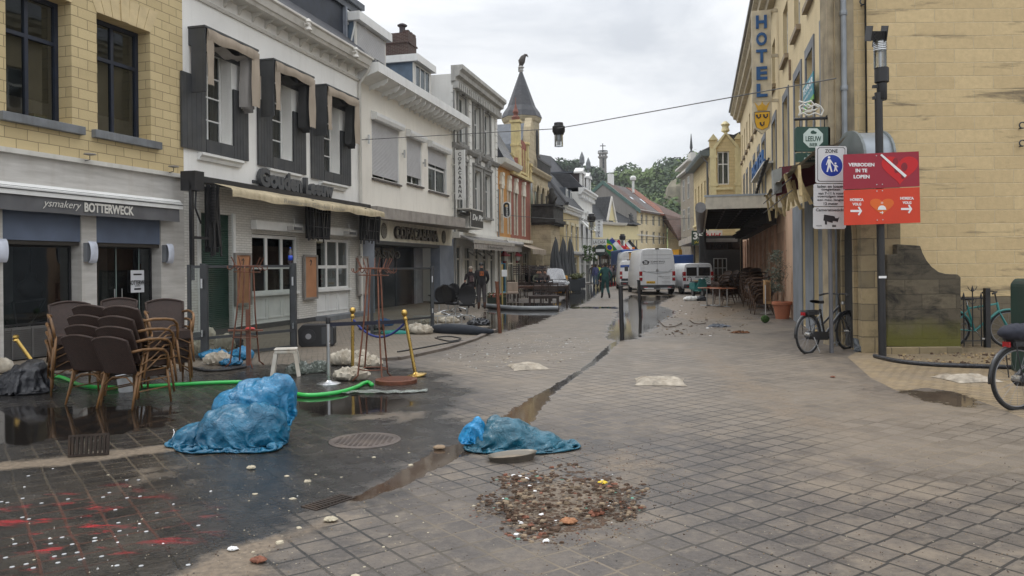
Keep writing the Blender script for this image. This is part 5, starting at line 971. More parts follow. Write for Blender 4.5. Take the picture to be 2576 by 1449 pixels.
def canopy():
 F=FH;t=thing('terrace_canopy','long cream edged terrace canopy with dark ribbed underside along the hotel','canopy',fr=F);xn=F.lx(1975,521,0);xf=xn-18.5
 m=MB();m.box(xn-.06,xn,-2.45,-.05,3.45,3.85);m.box(xf,xn-.06,-2.45,-2.39,3.45,3.80);m.build('fascia',M('fascia_cream',(.50,.47,.40),.6,grime=.3),t)
 m=MB();m.box(xn-.1,xn+.02,-2.5,-.02,3.85,3.91);m.build('trim',zinc,t)
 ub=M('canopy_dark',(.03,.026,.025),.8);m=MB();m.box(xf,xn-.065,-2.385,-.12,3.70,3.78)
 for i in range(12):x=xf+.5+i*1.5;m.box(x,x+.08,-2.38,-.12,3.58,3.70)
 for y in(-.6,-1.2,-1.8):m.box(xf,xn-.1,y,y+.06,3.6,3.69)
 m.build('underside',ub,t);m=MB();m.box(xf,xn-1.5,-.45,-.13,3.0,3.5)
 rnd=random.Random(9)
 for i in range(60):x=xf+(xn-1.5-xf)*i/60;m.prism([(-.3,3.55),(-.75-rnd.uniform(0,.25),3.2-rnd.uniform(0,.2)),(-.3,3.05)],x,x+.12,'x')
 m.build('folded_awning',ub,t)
 m=MB()
 for y in(-2.35,-.4):m.box(xf-.1,xf,y-.06,y+.06,0,3.6)
 m.build('post',ub,t)
 m=MB();m.tube([(xn-1.2,-.08,3.9),(xn-4.5,-.08,4.9)],.03,6);
 b=MB();
 for i in range(14):x=xn-9+i*.55;b.beam((x,-.5,3.92+i*.085),(x+.5,-.45,4.02+i*.085),.07,.05)
 b.tube([(xn-9.5,-.5,3.95),(xn-1,-.4,5.15)],.035,6);b.build('broken_awning_arm',black,t)
# roller cassette end at the street corner
 m=MB();m.T=Matrix.Translation((xf,-2.6,3.65))@Matrix.Rotation(math.pi/2,4,'Y');m.T=None
 m.tube([(xn-.5,-2.62,3.55),(xf,-2.62,3.55)],.18,12);m.build('roller_cassette',M('cassette_grey',(.22,.22,.23),.5),t)
# dark hotel board under the far end
 s=thing('hotel_board','dark brown board reading HOTEL hanging under the far end of the canopy','sign');a=at(1775,610,43.5);b_=at(1862,628,43.5)
 s.location=(a.x,43.5,0);w=b_.x-a.x;m=MB();m.box(0,w,0,.08,b_.z,a.z);m.build('board',M('board_brown',(.05,.035,.03),.6),s);text('lettering','HOTEL',.25,w-.3,b_.z+.06,a.z-.06,-.003,M('letter_brown',(.015,.012,.012),.5),s,.05,.02)
 m=MB();m.box(0,w*.92,-.02,.0,a.z+.02,a.z+.22);m.build('light_strip',M('strip_grey',(.40,.39,.38),.5),s)
# dark porch beyond
 p=thing('dark_porch','dark restaurant porch with fanlight door beyond the stacked chairs','porch');p.location=(a.x,44.5,0);m=MB();m.box(-.1,w+.3,0,.2,0,3.3);m.build('wall',M('porch_dark',(.022,.022,.022),.6),p)
 wn=win(p,w*.35,w*.75,.6,2.0,-.05,3,(.6,),.05,.045,M('muntin_grey',(.25,.25,.24),.6),glass_dk)
canopy()
def right_mid():
 t=thing('gabled_bay_house','yellow stone house with small gabled bay facing the square','building');ys=Mbrick('bay_blocks',(.62,.50,.27),(.55,.44,.24),(.35,.28,.16),.5,.2,.006,.85,.4,var=.15,stain=.3,scol=(.2,.16,.1));yt=M('bay_trim',(.66,.58,.34),.7,var=.08,grime=.3)
 F=Frame((12.98,50.6),(15.0,50.3));t.location=F.o;t.rotation_euler=(0,0,F.a);W_=F.W;interior(t,0,W_,0,9,.45);wx0=F.lx(1805,420);wx1=F.lx(1834,420);z0=F.lz(1820,464);z1=F.lz(1820,381);zE=F.lz(1790,374);zA=F.lz(1816,338)
 wall(t,0,W_,-.1,zE,[(wx0,wx1,z0,z1)],ys,depth=.25,sides=0);win(t,wx0,wx1,z0,z1,.12,2,(.62,),.07,.06,white,glass,curtl)
 m=MB();m.prism([(.28,zE),(W_-.28,zE),(W_/2,zA)],0,.4);m.box(0,.45,-.08,.45,zE+.0,zE+.55);m.box(W_-.45,W_,-.08,.45,zE,zE+.55);m.build('gable',ys,t)
 m=MB();m.prism([(.2,zE-.12),(.36,zE+.0),(W_/2,zA+.0),(W_/2,zA+.16),(.2,zE+.1)],-.12,.45);m.prism([(W_-.36,zE),(W_-.2,zE-.12),(W_-.2,zE+.1),(W_/2,zA+.16),(W_/2+.002,zA)],-.12,.45)
 for x in(0,W_-.45):m.prism([(x-.08,zE+.55),(x+.53,zE+.55),(x+.22,zE+.95)],-.16,.5);m.box(x-.05,x+.5,-.14,.0,z0-.1,z0+.1);m.box(x-.03,x+.48,-.12,.0,z1-.4,z1-.25);m.box(x,x+.4,-.1,-.002,3.0,zE)
 m.box(wx0-.2,wx1+.2,-.12,-.001,z0-.35,z0-.2);m.box(.4,W_-.4,-.1,-.001,z0-1.0,z0-.9);m.box(.6,W_-.6,-.06,-.001,z0-1.5,z0-1.1);m.lathe([(.1,0),(.28,.12),(.2,.4),(.3,.55),(.1,.75)],(W_/2,.1,zA+.1),8);m.build('gable_trim',yt,t)
 m=MB();m.prism([(W_/2,zA+.1),(W_+1.2,zE+.6),(W_+1.2,zE+.4),(W_/2,zA-.1)],.3,4);m.prism([(-.1,zE),(W_/2,zA+.05),(W_/2,zA-.1),(-.1,zE-.1)],.45,4);m.build('roof',slate,t)
# street side of the same house, then a further one
 F2=Frame((14.2,60.3),(12.98,50.6));q=thing('row_house','yellow stone row house with deep grey eaves past the gabled bay','building',fr=F2);W2=F2.W
 xs=[(1+i*1.9,1.75+i*1.9)for i in range(5)];wall(q,0,W2,-.1,8.75,[(a,b,5.2,7.4)for a,b in xs],ys,depth=.2,sides=0);interior(q,0,W2,0,8.5,.5)
 for a,b in xs:win(q,a,b,5.2,7.4,.1,1,(.7,),.07,.05,offw,glass)
 m=MB();m.box(0,W2,-.12,-.002,4.5,4.65);m.box(0,W2,-.08,-.002,3.3,4.1);m.build('string_course',yt,q)
 m=MB();m.prism([(.1,8.75),(-.55,8.75),(-.62,8.95),(-.62,9.1),(.1,9.1)],-.1,W2+.02,'x');m.build('eaves',M('eaves_green',(.10,.12,.12),.5),q);m=MB();m.prism([(-.5,9.1),(3.5,11),(6,9)],0,W2,'x');m.build('roof',slate,q)
 m=MB();m.tube([(W2-.1,-.5,8.7),(W2-.1,-.15,8.3),(W2-.1,-.15,.2)],.07,8);m.build('downpipe',M('pipe_dark',(.10,.10,.10),.6),q)
 F3=Frame((14.75,67.5),(14.2,60.35));q=thing('row_house','narrow grey brown row house with turret finial at the street bend','building',fr=F3);W3=F3.W;gb=M('grey_brown_render',(.30,.26,.20),.9,var=.2,grime=.4);wall(q,0,W3,-.1,9.6,[],gb,sides=0)
 m=MB();m.box(-.1,W3,-.35,.3,9.2,9.35);m.box(-.1,W3,-.45,.3,9.75,9.9);m.box(W3-1.5,W3,-.2,.2,9.9,10.4);m.build('cornice',offw,q);m=MB();m.lathe([(.15,0),(.2,.1),(.06,.3),(.12,.5),(.02,1.6)],(W3-1,0,10.4),8);m.build('finial',darkg,q)
 for z in(4.5,7):win(q,1.5,2.5,z,z+1.8,-.04,2,(.7,),.06,.04,offw,glass);win(q,4.2,5.2,z,z+1.8,-.04,2,(.7,),.06,.04,offw,glass)
# cream house end at the left of them
 q=thing('steep_roof_house','small ochre gable with steep roof below the green slope','building',(20.5,88,0));m=MB();m.prism([(0,0),(6,0),(6,10.5),(2.8,8.6),(0,6.2)],0,4);m.build('wall',M('ochre_render',(.50,.38,.14),.9),q);m=MB();m.prism([(-.5,5.9),(6,10.6),(6,10.9),(-.5,6.2)],-.2,4.2);m.build('roof',slate,q)
# cafe canopy with number board
 F=F2;c=thing('cafe_canopy','pale cafe canopy with green number board 35 and red lettering','canopy');A=at(1712,612,60);B=at(1745,578,47);
 c.location=(0,0,0);m=MB();P=[at(1707,606,62),at(1762,583,48),at(1800,583,48),at(1760,606,62)];m.add(P+[p+Vector((0,0,-.45))for p in P],[(0,1,2,3),(7,6,5,4),(0,4,5,1),(1,5,6,2),(2,6,7,3),(3,7,4,0)]);m.build('roof',M('cafe_canopy',(.42,.38,.32),.7,grime=.5),c)
 b0=at(1740,580,47.7);b1=at(1768,606,47.7)
 m=MB();m.box(b0.x,b0.x+.78,47.7,47.78,b1.z-.25,b0.z);m.build('number_board',M('board_green',(.03,.055,.035),.5),c);text('lettering','35',b0.x+.08,b0.x+.7,b0.z-.55,b0.z-.1,47.695,white,c,.01,.03);text('lettering','JAAR',b0.x+.15,b0.x+.62,b1.z-.18,b1.z,47.695,M('ochre_letter',(.5,.4,.05),.6),c,.01,.02)
 m=MB();m.box(b0.x+.8,b0.x+1.9,47.74,47.8,b1.z,b0.z);m.build('fascia',offw,c);text('lettering',"'t Hof",b0.x+.9,b0.x+1.8,b0.z-.5,b0.z-.15,47.735,M('red_letter',(.5,.02,.03),.6),c,.01,.03,shear=.2)
 m=MB()
 for px in(1745,1765,1800):p=at(px,700,48.5);m.box(p.x,p.x+.1,48.4,48.5,0,3.4)
 m.build('post',black,c)
right_mid()
# ---------------------------------------------------------------- church side wall, gate and buttress
big_ashlar=Mbrick('big_marl_ashlar',(.66,.51,.285),(.57,.435,.24),(.66,.55,.35),.78,.27,.010,.9,.7,var=.35,stain=.85,scol=(.15,.12,.08),ssc=.5,msm=.8,smap=(.7,.7,5),sth=(.56,.66))
dark_stone=Mbrick('mossy_stone',(.15,.125,.085),(.085,.072,.052),(.06,.052,.036),.62,.27,.006,.95,1.0,var=.6,stain=.95,scol=(.014,.013,.011),ssc=1.3,sth=(.46,.62),moss=(.15,1.05,(.11,.105,.022)))
gate_stone=Mbrick('gate_stone',(.36,.28,.16),(.17,.14,.09),(.12,.1,.07),.5,.3,.01,.95,.9,var=.6,stain=.9,scol=(.035,.032,.027),ssc=.9)
def church_wall():
 t=thing('ashlar_side_wall','tall blank side wall of yellow brown marl blocks on the right','building',(6.62,15.6,0));m=MB();m.box(0,14,0,.5,.95,13);m.build('wall',big_ashlar,t)
 m=MB();m.box(.05,14,-.06,.45,-.2,.94);m.build('plinth',Mbrick('plinth_stone',(.20,.165,.11),(.17,.14,.1),(.12,.1,.07),.9,.27,.006,.9,.5,var=.4,stain=.6),t)
 m=MB();x=at(2127,300,15.45).x-6.62;m.tube([(x,-.1,12.8),(x,-.1,.1)],.055,10)
 for z in(5.1,8.1,6.6):m.lathe([(.07,0),(.075,.04),(.07,.1)],(x,-.1,z),10)
 m.build('downpipe',M('zinc_pipe',(.26,.28,.30),.5,metal=.4,grime=.3),t)
 m=MB();m.box(-.25,.28,-.05,.3,-.1,13);m.build('corner_strip',M('corner_stone',(.30,.25,.17),.9,var=.3,grime=.8,gcol=(.05,.045,.04)),t)
 for px,py,l in((2171,4,'small curled iron hook high on the marl wall'),(2572,315,'curled iron wall anchor at the right picture edge, upper one'),(2572,360,'curled iron wall anchor at the right picture edge, lower one')):
  p=at(px,py,15.5);a=thing('iron_hook',l,'hook',tuple(p));m=MB();m.tube([(.06*math.cos(a_),.0,.06*math.sin(a_))for a_ in[1+i*.5 for i in range(9)]]+[(0,.1,-.05)],.014,6);m.build('hook',darkg,a)
 g=thing('stone_gateway','weathered stone gateway with arched opening and zinc barrel roof','gateway',(6.4,14.2,0));dx=.72;m=MB()
 m.prism([(0,0),(dx,0),(dx,1.38),(.22,1.38)],-.1,3.62,'z');m.build('pier',gate_stone,g)
 P=[];n=10
 F=Frame((6.615,15.5),(6.395,14.205));q=F.W;A=[(q*.42+q*.30*math.cos(a),2.0+.62*math.sin(a))for a in[math.pi*i/n for i in range(n+1)]]
 m=MB();pts=[(q*.12,.02)]+A[::-1]+[(q*.72,.02)];vs=[F.w(x,-.006,z)-Vector((6.4,14.2,0))for x,z in pts];m.add(vs,[tuple(range(len(vs)))]);m.build('arched_opening',inside,g)
 m=MB();B=[(q*.42+q*.38*math.cos(a),2.0+.80*math.sin(a))for a in[math.pi*i/n for i in range(n+1)]];A2=[(q*.72,.02)]+A+[(q*.12,.02)];B2=[(q*.80,.02)]+B+[(q*.04,.02)]
 for i in range(len(A2)-1):
  vs=[]
  for yy in(-.06,-.0):vs+=[F.w(*p[:1],yy,p[1])-Vector((6.4,14.2,0))for p in(A2[i],B2[i],B2[i+1],A2[i+1])]
  m.add(vs,[(0,1,2,3),(7,6,5,4),(0,4,5,1),(1,5,6,2),(2,6,7,3),(3,7,4,0)])
 m.build('arch_ring',gate_stone,g)
 x0=at(2136,380,14.9).x-6.4;x1=at(2248,380,14.2).x-6.4+.05;m=MB();r=.62;cy=.75
 pr=[(cy+r*math.cos(a),3.62+r*.85*math.sin(a))for a in[math.pi*i/14 for i in range(15)]];m.prism(pr,x0+.04,x1,'x');m.build('barrel_roof',zinc,g,smooth=40)
 pr=[(cy+r*1.1*math.cos(a),3.60+r*.95*math.sin(a))for a in[math.pi*i/14 for i in range(15)]];m=MB();m.prism(pr,x0,x0+.05,'x');m.prism(pr,x1+.001,x1+.04,'x');m.build('roof_edge',M('zinc_edge',(.2,.22,.22),.5,metal=.4),g)
 b=thing('buttress_wall','low mossy blackened stone buttress wall with concave sloping top','wall',(0,14.05,0));P=[(2232,872),(2418,876),(2418,697),(2410,690),(2380,689),(2362,684),(2345,671),(2332,655),(2322,636),(2316,618),(2256,614),(2256,640),(2232,640)]
 m=MB();m.prism([(at(x,y,14.05).x,at(x,y,14.05).z)for x,y in P],0,.75);m.build('wall',dark_stone,b,bevel=.02)
 m=MB();a=at(2228,878,13.95);c=at(2423,878,13.95);m.box(a.x,c.x,-.09,.8,-.05,.12);m.build('base',gate_stone,b,bevel=.015)
# iron fence
 f=thing('iron_fence','black wrought iron fence piece with spear tips beside the buttress','fence',(0,14.9,0));m=MB()
 for px,h,w in((2424,735,1),(2446,718,2),(2468,735,1)):
  p=at(px,h,14.9);m.tube([(p.x,0,.02),(p.x,0,p.z-.12)],.011,6);m.lathe([(.005,-.14),(.03,-.1),(.012,-.03),(.002,.0)],(p.x,0,p.z),6)
  if w==2:
   for s_ in(-1,1):m.tube([(p.x,0,p.z-.12),(p.x+s_*.06,0,p.z-.08),(p.x+s_*.09,0,p.z-.02)],.007,5)
  for s_ in(-1,1):m.tube([(p.x,0,p.z-.35),(p.x+s_*.05,0,p.z-.33),(p.x+s_*.07,0,p.z-.28),(p.x+s_*.04,0,p.z-.25)],.007,5)
 a=at(2420,750,14.9).x;c=at(2490,750,14.9).x;m.box(a,c,-.01,.01,.12,.14);m.box(a,c,-.01,.01,at(2440,750,14.9).z-.02,at(2440,750,14.9).z);m.build('railing',black,f);p=at(2482,725,14.9);m=MB();m.box(p.x-.045,p.x+.045,-.045,.045,0,p.z);m.build('post',black,f)
church_wall()
# ---------------------------------------------------------------- hill, wood and lookout tower
def ridge(x):
 """height of the far ridge (metres) over x at 400 m"""
 px=CX+x/400*FPX
 k=[(1200,480),(1400,480),(1450,500),(1520,520),(1600,520),(1660,485),(1740,468),(1900,460),(2200,470)]
 for(a,ya),(b,yb)in zip(k[:-1],k[1:]):
  if px<=b or b==2200:y=ya+(yb-ya)*max(0,min(1,(px-a)/(b-a)));break
 return CH+(667-y)/FPX*400
def hz(x,y):
 t=max(0,min(1,(y-130)/270));h=ridge(x/max(y,1)*400)*(t*t*(3-2*t));
 if y>400:h*=max(0,1-(y-400)/500)
# the grassy spur on the right
 s=math.exp(-((x/max(y,1)*400-96)/14)**2-((y-215)/45)**2)*11
 return h+s+1.2*noise.noise(Vector((x*.03,y*.03,0)))*t
def hill():
 m=MB();nx,ny=60,40;m.grid(lambda u,v:(lambda x,y:(x,y,hz(x,y)-.6))(-260+700*u,125+560*v*v),nx,ny);o=m.build('hill',M('hill_grass',(.075,.11,.025),.95,col2=(.17,.19,.06),sc=.03,bump=0),smooth=True);tag(o,'green grassy hill behind the town',kind='structure')
 rnd=random.Random(11);gd=M('wood_dark',(.045,.075,.036),.9,sc=.08,col2=(.075,.11,.05),bump=0);gl_=M('leaf_light',(.09,.14,.04),.9,sc=.12,col2=(.13,.18,.06),bump=0)
 def crown(m,c,r,h,n,rr):
  lobes=[(Vector((rr.gauss(0,.45)*r,rr.gauss(0,.4)*r,rr.uniform(-.25,.45)*h)),rr.uniform(.35,.6))for _ in range(9)]
  for _ in range(n):
   lb,s=rr.choice(lobes);d=Vector((rr.gauss(0,1),rr.gauss(0,1),rr.gauss(0,1))).normalized();p=c+lb+Vector((d.x*r*s,d.y*r*s,d.z*h*s*.7))*rr.uniform(.75,1.08)
   nrm=(d+Vector((rr.gauss(0,.5),rr.gauss(0,.5),rr.gauss(0,.5)+.4))).normalized();u=nrm.orthogonal().normalized();w=nrm.cross(u);s2=rr.uniform(.45,.95)*r*.12
   m.add([p+u*s2,p+w*s2*.8,p-u*s2*.9,p-w*s2],[(0,1,2,3)])
 m=MB();m2=MB()
 for i in range(330):
  px=rnd.uniform(1330,1800);Y=rnd.uniform(190,410);x=(px-CX)/FPX*Y
  if 1668<px<1760 and Y<262:continue
  z=hz(x,Y);r=rnd.uniform(4.2,7.5);dark=Y>300 or rnd.random()<.35;crown(m if dark else m2,Vector((x,Y,z+r*.9)),r,r*1.15,300,rnd)
 m.m=0;nv=len(m.v);m.v+=m2.v;m.f+=[[i+nv for i in f]for f in m2.f];m.mi+=[1]*len(m2.f)
 tag(m.build('wood',[gd,gl_]),'dense mixed green wood covering the far hillside',kind='stuff')
 for i,(px,py,Y,r,l,mt)in enumerate(((1514,455,330,9.5,'dark round tree in front of the lookout tower',gd),(1578,458,300,7.5,'light green rounded tree right of the lookout tower',gl_),(1425,425,300,7,'dark spreading tree on the left end of the wooded hill',gd),(1650,462,280,8,'light green tree below the highest part of the wood',gl_),(1478,450,330,6,'slender mid green tree between hotel finials and lookout tower',gd),(1700,436,330,9,'broad dark tree on the right end of the wooded skyline',gd))):
  p=at(px,py,Y);zb=hz(p.x,Y)-1;t=thing('tree',l,'tree',(p.x,Y,zb),group='single trees on the wooded hill');m=MB();m.tube([(0,0,0),(.2,0,(p.z-zb)*.6),(.1,.2,p.z-zb)],[.8,.5,.2],8)
  for k in range(4):a=k*1.6;m.tube([(0,0,(p.z-zb)*.6),(math.cos(a)*r*.5,math.sin(a)*r*.5,p.z-zb+r*.2)],[.3,.1],5)
  m.build('trunk',M('bark',(.07,.05,.035),.9),t);m=MB();crown(m,Vector((0,0,p.z-zb)),r,r*.95,1500,random.Random(i));m.build('crown',mt,t)
 p=at(1517,440,395);zb=hz(p.x,395)-1;t=thing('lookout_tower','tall stone lookout tower with cross on the wooded hill','tower',(p.x,395,zb));z=lambda py:at(1517,py,395).z-zb;st=M('tower_grey',(.22,.20,.18),.9,var=.2)
 m=MB();m.lathe([(2.1,0),(1.8,z(400)),(2.5,z(396)),(2.5,z(393)),(1.7,z(393))],(0,0,0),8);m.build('shaft',st,t);m=MB()
 for k in range(8):a=k*math.pi/4;m.box(1.7*math.cos(a)-.25,1.7*math.cos(a)+.25,1.7*math.sin(a)-.25,1.7*math.sin(a)+.25,z(393),z(388))
 m.lathe([(2.0,z(388)),(2.6,z(387)),(2.6,z(384)),(1,z(384))],(0,0,0),8);m.build('lantern_room',st,t);m=MB()
 for k in range(12):a=k*math.pi/6;m.tube([(2.4*math.cos(a),2.4*math.sin(a),z(384)),(2.4*math.cos(a),2.4*math.sin(a),z(379.5))],.08,4)
 m.lathe([(2.4,z(380)),(2.5,z(379.6)),(2.4,z(379.4))],(0,0,0),12);m.build('railing',darkg,t);m=MB();m.box(-.22,.22,-.22,.22,z(384),z(361));m.box(-1.4,1.4,-.2,.2,z(368),z(366));m.build('cross',darkg,t)
 for k in range(3):m=MB();zz=z(424-k*9);m.box(-.35,.35,-2.15,-1.6,zz,zz+1.6);m.build('window',inside,t)
 p=at(1712,500,232);t=thing('rock_outcrop','small pale rock ruin on the grassy slope','rock',(p.x,232,hz(p.x,232)-1));m=MB();m.lathe([(5.5,0),(5,3),(4.2,6),(2.8,8),(.5,9)],(0,0,0),9);o=m.build('rock',M('rock_pale',(.20,.18,.13),.95,var=.4,sc=.3),t)
hill()
# ---------------------------------------------------------------- hanging street lamps
def cable(A,B,sag,name,label,r=.012,n=20,mid=None):
 P=[A.lerp(B,i/n)-Vector((0,0,sag*4*(i/n)*(1-i/n)))for i in range(n+1)]
 if mid:k,z=mid;P=[A.lerp(B,i/n)for i in range(n+1)];P=[Vector((p.x,p.y,(A.z+(z-A.z)*(i/n/k))if i/n<=k else(z+(B.z-z)*((i/n-k)/(1-k)))))for i,p in enumerate(P)]
 m=MB();m.tube(P,r,6);o=m.build(name,M('cable_grey',(.08,.08,.08),.6));tag(o,label,'cable');return o
def hanglamp(P,s,label):
 t=thing('hanging_lamp',label,'street lamp',tuple(P),group='cylindrical lamps hung on street cables');m=MB();m.lathe([(.12,.30),(.13,.22),(.17,.20),(.17,.06),(.15,.03),(.13,-.02),(.12,-.03)],(0,0,0),16);m.build('housing',black,t,smooth=40)
 m=MB();m.lathe([(.118,-.03),(.118,-.34),(.112,-.34)],(0,0,0),16);m.build('glass_cylinder',Mglass('lamp_glass',(.75,.76,.76),.8),t,smooth=40);m=MB()
 for i in range(6):m.lathe([(.09,-.05-i*.025),(.10,-.055-i*.025),(.09,-.062-i*.025)],(0,0,0),12)
 m.lathe([(.04,-.3),(.05,-.2),(.03,-.05)],(0,0,0),8);m.build('louvre',steel,t);t.scale=(s,s,s)
A=FCO.w(FCO.lx(905,352),-.05,FCO.lz(905,352));B=at(2104,197,15.4);L=at(1405,326,20.9)
cable(A,B,0,'overhead_cable','thin overhead cable spanning the square with the near lamp',mid=(.5555,L.z));hanglamp(at(1405.5,337,20.9),1.0,'black hanging street lamp on the nearest overhead cable')
for px,py,Y,l,a,b in((1488,557,62,'second',(1262,540,46),(1744,548,61)),(1566,603,75,'third',(1400,592,61),(1740,596,64))):
 hanglamp(at(px,py,Y),2.0 if l=='second' else 1.8,'black hanging street lamp on the %s cable down the street'%l)
 cable(at(*a),at(*b),.3,'overhead_cable','thin overhead cable, %s one down the street'%l,.018)
# ---------------------------------------------------------------- soft things
def blob(m,c,lobes,cr=.05,sub=4,seed=0,flat=True,fr=2.2):
 """crumpled film or filled sack: radial skin over several lobes, creased by ridged noise"""
 bm=bmesh.new();bmesh.ops.create_icosphere(bm,subdivisions=sub,radius=1);vs=[];rn_=random.Random(seed*13+5);PL=[(Vector((rn_.gauss(0,1),rn_.gauss(0,1),rn_.gauss(0,1))).normalized(),rn_.uniform(.80,.97))for _ in range(46)]if sub>4 else[]
 for v in bm.verts:
  d=v.co.normalized();r=0
  for(lx,ly,lz),(sx,sy,sz)in lobes:
   o=Vector((lx/sx,ly/sy,lz/sz));e=Vector((d.x/sx,d.y/sy,d.z/sz));b=e.dot(o);A=e.dot(e);q=b*b-A*(o.dot(o)-1)
   if q>0:r=max(r,(b+math.sqrt(q))/A)
  if PL:r*=min(1.06,min(c_/max(d.dot(n_),.05)for n_,c_ in PL))
  p=d*r;s=Vector((seed*7.3,seed*1.7,0));hh=max(.25,math.hypot(d.x,d.y));wv_=noise.noise(p*2.2+s)*.9
  k=Vector((d.x/hh*.9,d.y/hh*.9,p.z*1.1+wv_))*fr+s;rg_=lambda q,e:max(0,1-abs(noise.noise(q))*2.6)**e
  rd=.55*rg_(k,3)+.45*rg_(k*2.1+s,3)+.40*rg_(p*fr*2.4+s,3)+.20*rg_(p*fr*5.5-s,1.5)-.1
  p=p+d*(rd-.6)*cr
  if flat and p.z+c[2]<.006:p.z=.006-c[2]+.004*noise.noise(p*9)
  vs.append(p+Vector(c))
 m.add(vs,[[q.index for q in f.verts]for f in bm.faces]);bm.free()
def film(name,col,dark,rough=.28,tr=.0):
 if name in MATS:return MATS[name]
 m,t,p,o=base(name);v=mapn(t);n=noisen(t,v,4,6,.7,1.0);t.links.new(mixc(t,ramp(t,n,.35,.65),dark,col),p.inputs['Base Color']);sock(p,rough,'Roughness');sock(p,.3,'Coat Weight');sock(p,.2,'Coat Roughness');sock(p,tr,'Transmission Weight')
 if 'Subsurface Weight' in p.inputs:p.inputs['Subsurface Weight'].default_value=0
 bumpn(t,p,mth(t,'ABSOLUTE',mth(t,'SUBTRACT',noisen(t,v,9,4,.6,1.5),.5)),.9,.05);MATS[name]=m;return m
bluef=film('blue_film',(.009,.22,.43),(.005,.12,.25));tealf=film('teal_film',(.010,.13,.20),(.006,.07,.11));blackf=film('black_film',(.02,.022,.03),(.008,.009,.013),.3);sack=M('sandbag_cloth',(.42,.38,.31),.9,sc=6,var=.25,bump=.5,bsc=90,grime=.8,gcol=(.16,.11,.06))
clearf=film('clear_film',(.42,.47,.42),(.25,.29,.25),.2,.55)
def bag(name,label,cat,px,py,lobes,mat,cr=.05,sub=4,seed=0,group=None,z=0,fr=2.2,extra=None):
 p=gp(px,py);m=MB();blob(m,(0,0,z if z else 0),lobes,cr,sub,seed,True,fr);
 if extra:extra(m)
 o=m.build(name,mat,smooth=50);o.location=(p.x,p.y,0);return tag(o,label,cat,group)
def skirt(m,c,r0,r1,h,n,seed,a0=0,a1=6.28,up=1):
 """loose open neck of a bag"""
 def f(u,v):
  a=a0+(a1-a0)*u;q=noise.noise(Vector((math.cos(a)*2+seed,math.sin(a)*2,v*1.2)));r=r0+(r1-r0)*v+.10*q*v+.025*math.sin(a*9+seed)*v
  return(c[0]+r*math.cos(a),c[1]+r*math.sin(a),c[2]+h*v*(1+.5*q)+.03*math.sin(a*5)*v)
 m.grid(f,n,10)
def film_sim(seed,L,lumps,rim=None,N=56,steps=260,z0=.75,up=2):
 """drape a square film over rigid lumps; rim=(ax,ay): its edge is gathered on the ground in that ellipse"""
 g=np.random.default_rng(seed);u=np.linspace(-.5,.5,N);X,Y=np.meshgrid(u,u);P=np.stack([X*L[0],Y*L[1],np.full_like(X,z0)],-1);P+=g.normal(0,.012,P.shape)
 h=np.array([L[0],L[1]])/(N-1);V=np.zeros_like(P);S=np.ones((N,N,1));cons=[]
 sl=slice
 def C(a,b,r,k):cons.append((a,b,r,k))
 for dj,di,k in((0,1,1),(1,0,1),(1,1,.6),(1,-1,.6),(0,2,.25),(2,0,.25)):
  r=math.hypot(di*h[0],dj*h[1])
  for ph in(0,1):
   j0=np.arange(0,N-dj);i0=np.arange(max(0,-di),N-max(0,di));st=2*max(abs(di),abs(dj))//1
   if di:i0=i0[((i0//max(abs(di),1))%2)==ph]
   else:j0=j0[((j0//max(dj,1))%2)==ph]
   J,I=np.meshgrid(j0,i0,indexing='ij');C((J.ravel(),I.ravel()),(J.ravel()+dj,I.ravel()+di),r,k)
 if rim:
  ed=np.zeros((N,N),bool);ed[0]=ed[-1]=True;ed[:,0]=ed[:,-1]=True;ang=np.arctan2(Y*L[1],X*L[0]);T=np.stack([rim[0]*np.cos(ang),rim[1]*np.sin(ang),np.full_like(X,rim[2]if len(rim)>2 else.01)],-1);P0=P.copy()
 for s in range(steps):
  V[...,2]-=9.8*.006;V*=.985;Q=P+V*.02;
  for it in range(5):
   for a,b,r,k in cons:
    d=Q[b]-Q[a];l=np.sqrt((d*d).sum(-1,keepdims=True))+1e-9;f=(l-r)/l;f=np.where(f>0,f,f*.7)*k*.5;Q[a]+=d*f;Q[b]-=d*f
   for(cx,cy,cz,ax,ay,az)in(lumps if it%2==0 else()):
    d=(Q-(cx,cy,cz))/(ax,ay,az);l=np.sqrt((d*d).sum(-1,keepdims=True))+1e-9;Q=np.where(l<1,(cx,cy,cz)+d/l*np.array((ax,ay,az)),Q)
   Q[...,2]=np.maximum(Q[...,2],.006)
   if rim:
    t=min(1,s/(steps*.6));Q[ed]=P0[ed]*(1-t)+T[ed]*t
  V=(Q-P)/.02;V=np.clip(V,-4,4);V[Q[...,2]<.008]*=.4;P=Q
 return P
